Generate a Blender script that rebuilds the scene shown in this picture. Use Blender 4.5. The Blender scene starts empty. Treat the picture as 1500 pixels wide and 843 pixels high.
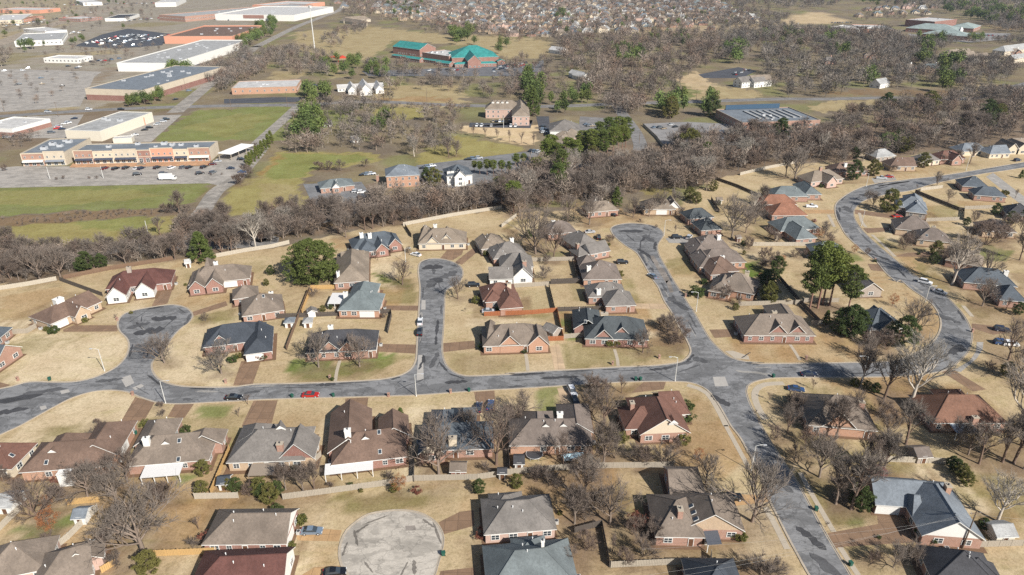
import bpy, bmesh, math, random
import numpy as np
from mathutils import Vector, Matrix
R = math.radians
rnd = random.Random(7)
S = bpy.context.scene
COL = S.collection

# ---------------------------------------------------------------- camera, sky, sun, exposure
CAM_H, PITCH, FPX = 116.0, R(26.0), 1020.0
cam = bpy.data.objects.new('camera', bpy.data.cameras.new('camera'))
COL.objects.link(cam)
cam.location = (0, 0, CAM_H)
cam.rotation_euler = (math.pi/2 - PITCH, 0, 0)
cam.data.sensor_width = 36.0
cam.data.lens = 36.0*FPX/1500.0
cam.data.clip_start = 1.0
cam.data.clip_end = 30000.0
S.camera = cam
SUN_EL, SUN_AZ = R(37.0), math.atan2(6.4, -7.3)      # azimuth measured as (x=sin, y=cos) towards the sun
world = bpy.data.worlds.new('World'); S.world = world; world.use_nodes = True
wn = world.node_tree.nodes; wl = world.node_tree.links
sky = wn.new('ShaderNodeTexSky'); sky.sky_type = 'NISHITA'; sky.sun_disc = False
sky.sun_elevation = SUN_EL; sky.sun_rotation = SUN_AZ
sky.air_density = 1.0; sky.dust_density = 1.0
bg = wn['Background']; bg.inputs['Strength'].default_value = 0.066
wl.new(sky.outputs[0], bg.inputs['Color'])
sun = bpy.data.objects.new('sun', bpy.data.lights.new('sun', 'SUN')); COL.objects.link(sun)
sun.data.energy = 5.0; sun.data.angle = R(0.55); sun.data.color = (1.0, 0.955, 0.895)
sdir = Vector((math.sin(SUN_AZ)*math.cos(SUN_EL), math.cos(SUN_AZ)*math.cos(SUN_EL), math.sin(SUN_EL)))
sun.rotation_euler = sdir.to_track_quat('Z', 'Y').to_euler()
sun.location = (0, 0, 300)
S.view_settings.view_transform = 'Standard'; S.view_settings.look = 'None'
S.view_settings.gamma = 1.0; S.view_settings.use_curve_mapping = False
S.view_settings.exposure = 0.64
S.render.engine = 'CYCLES'
S.cycles.use_denoising = False
S.cycles.max_bounces = 5; S.cycles.diffuse_bounces = 2; S.cycles.glossy_bounces = 2
S.cycles.transparent_max_bounces = 4; S.cycles.volume_bounces = 0

# ---------------------------------------------------------------- survey: points read off the photograph -> metres on the ground
TILE = 3.7475
TX = {'1': 0, '2': 380, '3': 740, '4': 1100}
TY = {'A': 0, 'B': 200, 'C': 400, 'D': 618}
CP, SP = math.cos(PITCH), math.sin(PITCH)
def pix(t, x, y): return TX[t[1]] + x/TILE, TY[t[0]] + y/TILE
def P(px, py, z=0.0):
    u = (px-750.0)/FPX; v = (py-421.5)/FPX
    dx, dy, dz = u, CP - v*SP, -SP - v*CP
    k = (z-CAM_H)/dz
    return Vector((dx*k, dy*k, z))
def G(t, x, y, z=0.0): return P(*pix(t, x, y), z)
def unproject(X, Y):                                   # numpy: ground metres -> picture coordinates
    zc = Y*CP + CAM_H*SP
    return 750 + FPX*X/zc, 421.5 - FPX*(Y*SP - CAM_H*CP)/zc
def pts(s):                                            # 'C1 1,2 3,4 D2 5,6' -> list of picture points
    out = []; t = None
    for w in s.split():
        if ',' in w:
            a, b = w.split(','); out.append(pix(t, float(a), float(b)))
        else: t = w
    return out
def gpts(s, z=0.0): return [P(a, b, z) for a, b in pts(s)]

# ---------------------------------------------------------------- materials
MATS = {}
def newmat(name):
    m = bpy.data.materials.new(name); m.use_nodes = True
    nt = m.node_tree; b = nt.nodes['Principled BSDF']
    return m, nt, b
def N(nt, kind, **kw):
    n = nt.nodes.new(kind)
    for k, v in kw.items():
        if k in n.inputs: n.inputs[k].default_value = v
        else: setattr(n, k, v)
    return n
def ramp(nt, src, stops):
    r = nt.nodes.new('ShaderNodeValToRGB')
    el = r.color_ramp.elements
    while len(el) < len(stops): el.new(0.5)
    for e, (p, c) in zip(el, stops):
        e.position = p; e.color = (c, c, c, 1) if not hasattr(c, '__len__') else (*c, 1)
    nt.links.new(src, r.inputs[0]); return r.outputs[0]
def mix(nt, fac, a, b, mode='MIX'):
    m = nt.nodes.new('ShaderNodeMix'); m.data_type = 'RGBA'; m.blend_type = mode
    for i, v in ((0, fac), (6, a), (7, b)):
        if isinstance(v, bpy.types.NodeSocket): nt.links.new(v, m.inputs[i])
        elif i == 0: m.inputs[0].default_value = v
        else: m.inputs[i].default_value = (*v[:3], 1)
    return m.outputs[2]
def noise(nt, co, scale, detail=4, rough=.6, dist=0):
    n = nt.nodes.new('ShaderNodeTexNoise'); n.inputs['Scale'].default_value = scale
    n.inputs['Detail'].default_value = detail; n.inputs['Roughness'].default_value = rough
    n.inputs['Distortion'].default_value = dist
    nt.links.new(co, n.inputs['Vector']); return n.outputs['Fac']
def coords(nt, kind='Object', scale=None):
    if kind == 'World':
        g = nt.nodes.new('ShaderNodeNewGeometry'); o = g.outputs['Position']
    else:
        t = nt.nodes.new('ShaderNodeTexCoord'); o = t.outputs[kind]
    if scale:
        mp = nt.nodes.new('ShaderNodeMapping'); mp.inputs['Scale'].default_value = scale
        nt.links.new(o, mp.inputs['Vector']); o = mp.outputs[0]
    return o
def bump(nt, b, h, dist=.05, strength=.6):
    n = nt.nodes.new('ShaderNodeBump'); n.inputs['Distance'].default_value = dist
    n.inputs['Strength'].default_value = strength
    nt.links.new(h, n.inputs['Height']); nt.links.new(n.outputs[0], b.inputs['Normal'])
def sc(c, k): return tuple(min(1, x*k) for x in c)
def flat(name, c, rough=.6, metal=0, var=.15, scale=1.5, spec=.3, kind='Object'):
    """plain surface with mild mottling"""
    if name in MATS: return MATS[name]
    m, nt, b = newmat(name)
    co = coords(nt, kind)
    f = noise(nt, co, scale, 5, .65)
    f2 = noise(nt, co, scale*9, 3, .6)
    c1 = mix(nt, f, sc(c, 1-var), sc(c, 1+var))
    c2 = mix(nt, ramp(nt, f2, [(.35, 0), (.7, .35)]), c1, sc(c, 1-1.5*var))
    nt.links.new(c2, b.inputs['Base Color'])
    b.inputs['Roughness'].default_value = rough; b.inputs['Metallic'].default_value = metal
    b.inputs['Specular IOR Level'].default_value = spec
    MATS[name] = m; return m
def roofmat(name, c):
    key = 'roof_'+name
    if key in MATS: return MATS[key]
    m, nt, b = newmat(key)
    co = coords(nt, 'World')
    big = noise(nt, co, .22, 4, .6)
    streak = noise(nt, coords(nt, 'World', (1.6, 1.6, .35)), 1.2, 4, .7)
    fine = noise(nt, co, 5.5, 3, .7)
    c1 = mix(nt, ramp(nt, big, [(.3, 0.), (.7, 1.)]), sc(c, .72), sc(c, 1.25))
    c2 = mix(nt, ramp(nt, streak, [(.42, 0), (.7, .65)]), c1, sc(c, .58))
    c3 = mix(nt, ramp(nt, fine, [(.3, .4), (.55, 0)]), c2, sc(c, .5))
    c4 = mix(nt, ramp(nt, fine, [(.6, 0), (.8, .35)]), c3, sc(c, 1.6))
    nt.links.new(c4, b.inputs['Base Color']); b.inputs['Roughness'].default_value = .85
    b.inputs['Specular IOR Level'].default_value = .25
    w = nt.nodes.new('ShaderNodeTexWave'); w.wave_type = 'BANDS'; w.bands_direction = 'Z'
    w.inputs['Scale'].default_value = 3.2; w.inputs['Distortion'].default_value = .4
    nt.links.new(co, w.inputs['Vector'])
    bump(nt, b, w.outputs['Fac'], .02, .5)
    MATS[key] = m; return m
def brickmat(name, c, mortar=(.5, .46, .4)):
    key = 'brick_'+name
    if key in MATS: return MATS[key]
    m, nt, b = newmat(key)
    co = coords(nt, 'World')
    f = noise(nt, co, 2.2, 5, .7); g = noise(nt, co, 9, 2, .5); h = noise(nt, co, .25, 3, .5)
    c1 = mix(nt, f, sc(c, .6), sc(c, 1.35))
    c2 = mix(nt, ramp(nt, g, [(.45, 0), (.7, .45)]), c1, mortar)
    c3 = mix(nt, ramp(nt, h, [(.4, 0), (.8, .4)]), c2, sc(c, .7))
    nt.links.new(c3, b.inputs['Base Color']); b.inputs['Roughness'].default_value = .9
    bump(nt, b, g, .02, .4)
    MATS[key] = m; return m
def glassmat():
    if 'glass' in MATS: return MATS['glass']
    m, nt, b = newmat('glass')
    b.inputs['Base Color'].default_value = (.035, .045, .055, 1); b.inputs['Roughness'].default_value = .12
    b.inputs['Specular IOR Level'].default_value = .7
    MATS['glass'] = m; return m
def paint(name, c, rough=.28, metal=.2):
    key = 'paint_'+name
    if key in MATS: return MATS[key]
    m, nt, b = newmat(key)
    f = noise(nt, coords(nt), 2.0, 3, .5)
    nt.links.new(mix(nt, f, sc(c, .9), sc(c, 1.08)), b.inputs['Base Color'])
    b.inputs['Roughness'].default_value = rough; b.inputs['Metallic'].default_value = metal
    b.inputs['Coat Weight'].default_value = .5; b.inputs['Coat Roughness'].default_value = .1
    MATS[key] = m; return m
def asphalt(name, c, patchy=1.0):
    key = 'asphalt_'+name
    if key in MATS: return MATS[key]
    m, nt, b = newmat(key)
    co = coords(nt, 'World')
    big = noise(nt, co, .11, 5, .62, .6); mid = noise(nt, coords(nt, 'World', (.5, 1, 1)), .38, 6, .75, .3)
    fine = noise(nt, co, 3.0, 4, .7); blot = noise(nt, coords(nt, 'World', (.6, 1.2, 1)), .13, 6, .7, .5)
    c1 = mix(nt, big, sc(c, .72), sc(c, 1.3))
    c2 = mix(nt, ramp(nt, mid, [(.47, 0), (.6, .85*patchy)]), c1, sc(c, .36))
    c3 = mix(nt, ramp(nt, blot, [(.5, 0), (.535, .8*patchy)]), c2, sc(c, .3))
    worn = noise(nt, coords(nt, 'World', (1, .5, 1)), .3, 5, .7)
    c3 = mix(nt, ramp(nt, worn, [(.56, 0), (.64, .55*patchy)]), c3, sc(c, 1.2))
    c4 = mix(nt, ramp(nt, fine, [(.4, .5), (.7, 0)]), c3, sc(c, .6))
    vo = nt.nodes.new('ShaderNodeTexVoronoi'); vo.feature = 'DISTANCE_TO_EDGE'; vo.inputs['Scale'].default_value = .16
    wv = nt.nodes.new('ShaderNodeVectorMath'); wv.operation = 'ADD'
    nn = nt.nodes.new('ShaderNodeTexNoise'); nn.inputs['Scale'].default_value = .5; nn.inputs['Detail'].default_value = 5
    nt.links.new(co, nn.inputs['Vector'])
    sm = nt.nodes.new('ShaderNodeVectorMath'); sm.operation = 'SCALE'; sm.inputs['Scale'].default_value = 4
    nt.links.new(nn.outputs['Color'], sm.inputs[0]); nt.links.new(co, wv.inputs[0]); nt.links.new(sm.outputs[0], wv.inputs[1])
    nt.links.new(wv.outputs[0], vo.inputs['Vector'])
    crack = ramp(nt, vo.outputs['Distance'], [(.0, .8*patchy), (.03, 0)])
    c5 = mix(nt, crack, c4, sc(c, .25))
    nt.links.new(c5, b.inputs['Base Color']); b.inputs['Roughness'].default_value = .85
    b.inputs['Specular IOR Level'].default_value = .3
    bump(nt, b, fine, .02, .5)
    MATS[key] = m; return m
def slabs(name, c, size=3.0):
    """exposed-aggregate drive cast in bays"""
    key = 'slab_'+name
    if key in MATS: return MATS[key]
    m, nt, b = newmat(key)
    co = coords(nt, 'Object')
    br = nt.nodes.new('ShaderNodeTexBrick'); br.offset = 0
    br.inputs['Scale'].default_value = 1.0; br.inputs['Brick Width'].default_value = size; br.inputs['Row Height'].default_value = size
    br.inputs['Mortar Size'].default_value = .09; br.inputs['Bias'].default_value = 0
    br.inputs['Color1'].default_value = (*sc(c, .86), 1); br.inputs['Color2'].default_value = (*sc(c, 1.12), 1)
    br.inputs['Mortar'].default_value = (*sc(c, .62), 1)
    nt.links.new(co, br.inputs['Vector'])
    f = noise(nt, co, .35, 5, .65, .5); g = noise(nt, co, 2.6, 4, .7)
    c1 = mix(nt, ramp(nt, f, [(.38, 0), (.68, .65)]), br.outputs['Color'], sc(c, .6))
    c2 = mix(nt, ramp(nt, g, [(.5, 0), (.75, .4)]), c1, sc(c, 1.35))
    nt.links.new(c2, b.inputs['Base Color']); b.inputs['Roughness'].default_value = .9
    MATS[key] = m; return m
def woodmat(name, c):
    key = 'wood_'+name
    if key in MATS: return MATS[key]
    m, nt, b = newmat(key)
    co = coords(nt, 'World', (1, 1, .12)); f = noise(nt, co, 6, 3, .6); g = noise(nt, coords(nt, 'World'), .5, 4, .6)
    c1 = mix(nt, f, sc(c, .6), sc(c, 1.25)); c2 = mix(nt, g, c1, sc(c, .8))
    nt.links.new(c2, b.inputs['Base Color']); b.inputs['Roughness'].default_value = .9
    MATS[key] = m; return m
def leafmat(name, c, trans=.25):
    key = 'leaf_'+name
    if key in MATS: return MATS[key]
    m, nt, b = newmat(key)
    oi = nt.nodes.new('ShaderNodeObjectInfo')
    co = coords(nt, 'Object')
    f = noise(nt, co, .7, 3, .6); g = noise(nt, co, 7.0, 2, .6)
    c1 = mix(nt, f, sc(c, .6), sc(c, 1.35)); c2 = mix(nt, ramp(nt, g, [(.4, 0), (.7, .6)]), c1, (c[0]*1.7, c[1]*1.35, c[2]*.9))
    c3 = mix(nt, oi.outputs['Random'], c2, mix(nt, .5, c2, (c[0]*1.35, c[1]*1.0, c[2]*1.0)))
    nt.links.new(c3, b.inputs['Base Color']); b.inputs['Roughness'].default_value = .7
    b.inputs['Specular IOR Level'].default_value = .2
    tr = nt.nodes.new('ShaderNodeBsdfTranslucent'); nt.links.new(c3, tr.inputs['Color'])
    ms = nt.nodes.new('ShaderNodeMixShader'); ms.inputs[0].default_value = trans
    out = nt.nodes['Material Output']
    nt.links.new(b.outputs[0], ms.inputs[1]); nt.links.new(tr.outputs[0], ms.inputs[2]); nt.links.new(ms.outputs[0], out.inputs[0])
    MATS[key] = m; return m
def barkmat(name, c):
    key = 'bark_'+name
    if key in MATS: return MATS[key]
    m, nt, b = newmat(key)
    oi = nt.nodes.new('ShaderNodeObjectInfo'); co = coords(nt, 'Object')
    f = noise(nt, co, 1.2, 4, .7)
    c1 = mix(nt, f, sc(c, .65), sc(c, 1.35))
    c2 = mix(nt, oi.outputs['Random'], c1, mix(nt, .55, c1, (c[0]*1.12, c[1]*1.0, c[2]*.95)))
    nt.links.new(c2, b.inputs['Base Color']); b.inputs['Roughness'].default_value = .95
    b.inputs['Specular IOR Level'].default_value = .1
    MATS[key] = m; return m
def steel(name='steel', c=(.55, .56, .57)): return flat(name, c, .45, .3, .08)

WHITE = flat('white_paint', (.66, .65, .61), .55, 0, .12)
CREAM = flat('cream_siding', (.62, .52, .36), .7, 0, .08)
DARK = flat('dark_trim', (.05, .05, .055), .6, 0, .2)
CONC = flat('concrete', (.37, .32, .25), .9, 0, .22, .6, .2, 'World')
KERB = flat('kerb_concrete', (.36, .31, .245), .9, 0, .35, .5, .2, 'World')
GLASS = glassmat()

# ---------------------------------------------------------------- mesh helpers
class MB:
    def __init__(s): s.v = []; s.f = []; s.m = []
    def add(s, vs, fs, mi=0):
        o = len(s.v); s.v += [tuple(v) for v in vs]
        for f in fs: s.f.append([o+i for i in f]); s.m.append(mi)
    def box(s, x0, x1, y0, y1, z0, z1, mi=0, M=None):
        vs = [Vector(c) for c in ((x0,y0,z0),(x1,y0,z0),(x1,y1,z0),(x0,y1,z0),(x0,y0,z1),(x1,y0,z1),(x1,y1,z1),(x0,y1,z1))]
        if M is not None: vs = [M @ v for v in vs]
        s.add(vs, [(0,3,2,1),(4,5,6,7),(0,1,5,4),(1,2,6,5),(2,3,7,6),(3,0,4,7)], mi)
    def tube(s, a, b, ra, rb, n=6, mi=0, caps=False):
        a = Vector(a); b = Vector(b); d = (b-a)
        if d.length < 1e-6: return
        d.normalize(); u = d.orthogonal().normalized(); w = d.cross(u)
        vs = []
        for p, r in ((a, ra), (b, rb)):
            for i in range(n):
                t = 2*math.pi*i/n; vs.append(p + u*(r*math.cos(t)) + w*(r*math.sin(t)))
        fs = [(i, (i+1) % n, n+(i+1) % n, n+i) for i in range(n)]
        if caps: fs += [tuple(range(n-1, -1, -1)), tuple(range(n, 2*n))]
        s.add(vs, fs, mi)
    def prism(s, poly, z0, z1, mi=0, top=None):
        n = len(poly)
        vs = [(p[0], p[1], z0) for p in poly] + [(p[0], p[1], z1) for p in poly]
        s.add(vs, [(i, (i+1) % n, n+(i+1) % n, n+i) for i in range(n)], mi)
        s.add(vs[n:], [tuple(range(n))], mi if top is None else top)
    def mesh(s, name, mats):
        me = bpy.data.meshes.new(name); me.from_pydata(s.v, [], s.f)
        for m in mats: me.materials.append(m)
        if len(mats) > 1: me.polygons.foreach_set('material_index', s.m)
        me.update(); return me
    def build(s, name, mats, parent=None, **kw):
        if not hasattr(mats, '__len__'): mats = [mats]
        return obj(name, s.mesh(name, mats), parent, **kw)
def obj(name, me, parent=None, loc=None, rz=None, scale=None):
    o = bpy.data.objects.new(name, me); COL.objects.link(o)
    if parent is not None: o.parent = parent
    if loc is not None: o.location = loc
    if rz is not None: o.rotation_euler = (0, 0, rz)
    if scale is not None: o.scale = scale
    return o
LABELS = {}
def tag(o, label, cat, group=None):
    o['label'] = label; o['category'] = cat
    if group: o['group'] = group
    LABELS.setdefault(label, []).append(o)
    return o
def thing(name, label, cat, loc, rz=0, group=None):
    o = obj(name, None, None, loc, rz); o.empty_display_size = .5
    return tag(o, label, cat, group)
def struct(o): o['kind'] = 'structure'; return o
def smooth(me): me.polygons.foreach_set('use_smooth', [True]*len(me.polygons)); return me
def polysheet(poly, name, mat, z, parent=None, local=None):
    """a flat sheet; poly: ground points"""
    bm = bmesh.new()
    o = local if local is not None else Vector((0, 0, 0))
    vs = [bm.verts.new((p[0]-o[0], p[1]-o[1], 0)) for p in poly]
    f = bm.faces.new(vs); f.normal_update()
    if f.normal.z < 0: f.normal_flip()
    bmesh.ops.triangulate(bm, faces=[f], ngon_method='EAR_CLIP')
    me = bpy.data.meshes.new(name); bm.to_mesh(me); bm.free(); me.materials.append(mat)
    return obj(name, me, parent, (o[0], o[1], z))
def catmull(ps, step=1.5, closed=False):
    ps = [Vector((p[0], p[1])) for p in ps]; out = []
    n = len(ps); rng = range(n if closed else n-1)
    for i in rng:
        p0 = ps[(i-1) % n] if (closed or i > 0) else ps[0]*2-ps[1]
        p1 = ps[i]; p2 = ps[(i+1) % n]
        p3 = ps[(i+2) % n] if (closed or i < n-2) else ps[-1]*2-ps[-2]
        k = max(1, min(14, int((p2-p1).length/step)))
        for j in range(k):
            t = j/k
            out.append(.5*((2*p1)+(-p0+p2)*t+(2*p0-5*p1+4*p2-p3)*t*t+(-p0+3*p1-3*p2+p3)*t**3))
    if not closed: out.append(ps[-1])
    return out
def strip(mb, line, off0, off1, z0, z1, mi=0):
    """box section following a ground line between two lateral offsets"""
    n = len(line); ring = []
    for i, p in enumerate(line):
        a = line[max(0, i-1)]; b = line[min(n-1, i+1)]
        d = (b-a); d = d.normalized() if d.length > 1e-6 else Vector((1, 0)); nn = Vector((-d.y, d.x))
        q0 = p+nn*off0; q1 = p+nn*off1
        ring.append([(q0.x, q0.y, z0), (q0.x, q0.y, z1), (q1.x, q1.y, z1), (q1.x, q1.y, z0)])
    vs = [v for r in ring for v in r]; fs = []
    for i in range(n-1):
        o = 4*i
        for j in range(3): fs.append((o+j, o+j+1, o+j+5, o+j+4))
    mb.add(vs, fs, mi)
# ---------------------------------------------------------------- ground: one sheet to the horizon, its cover painted per vertex
PAL = dict(t=(.415,.325,.198), T=(.55,.455,.31), o=(.215,.18,.08), g=(.115,.16,.036), b=(.205,.14,.082), l=(.19,.145,.105),
           s=(.52,.40,.25), r=(.28,.145,.065), c=(.30,.27,.23), w=(.165,.135,.102), m=(.33,.265,.15), d=(.34,.225,.115), G=(.18,.20,.066), O=(.27,.235,.095))
def axis(lo, hi, f, out_lo, out_hi, grow):
    mid = np.arange(lo, hi+f/2, f); a = [hi]; st = f
    while a[-1] < out_hi: st *= grow; a.append(a[-1]+st)
    b = [lo]; st = f
    while b[-1] > out_lo: st *= grow; b.append(b[-1]-st)
    return np.concatenate([np.array(b[1:])[::-1], mid, np.array(a[1:])])
def wob(X, Y, seed, wl):
    r = np.random.RandomState(seed); o = np.zeros_like(X)
    for i in range(7):
        a = r.rand()*6.28; k = 6.28/(wl*(.5+1.5*r.rand())); o += np.sin((X*np.cos(a)+Y*np.sin(a))*k+r.rand()*6.28)
    return o/3.0
def inpoly(px, py, poly):
    ins = np.zeros(px.shape, bool); n = len(poly)
    x0, x1 = min(p[0] for p in poly), max(p[0] for p in poly); y0, y1 = min(p[1] for p in poly), max(p[1] for p in poly)
    for i in range(n):
        ax, ay = poly[i]; bx, by = poly[(i+1) % n]
        if ay == by: continue
        c = ((ay > py) != (by > py)) & (px < (bx-ax)*(py-ay)/(by-ay)+ax); ins ^= c
    return ins
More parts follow.
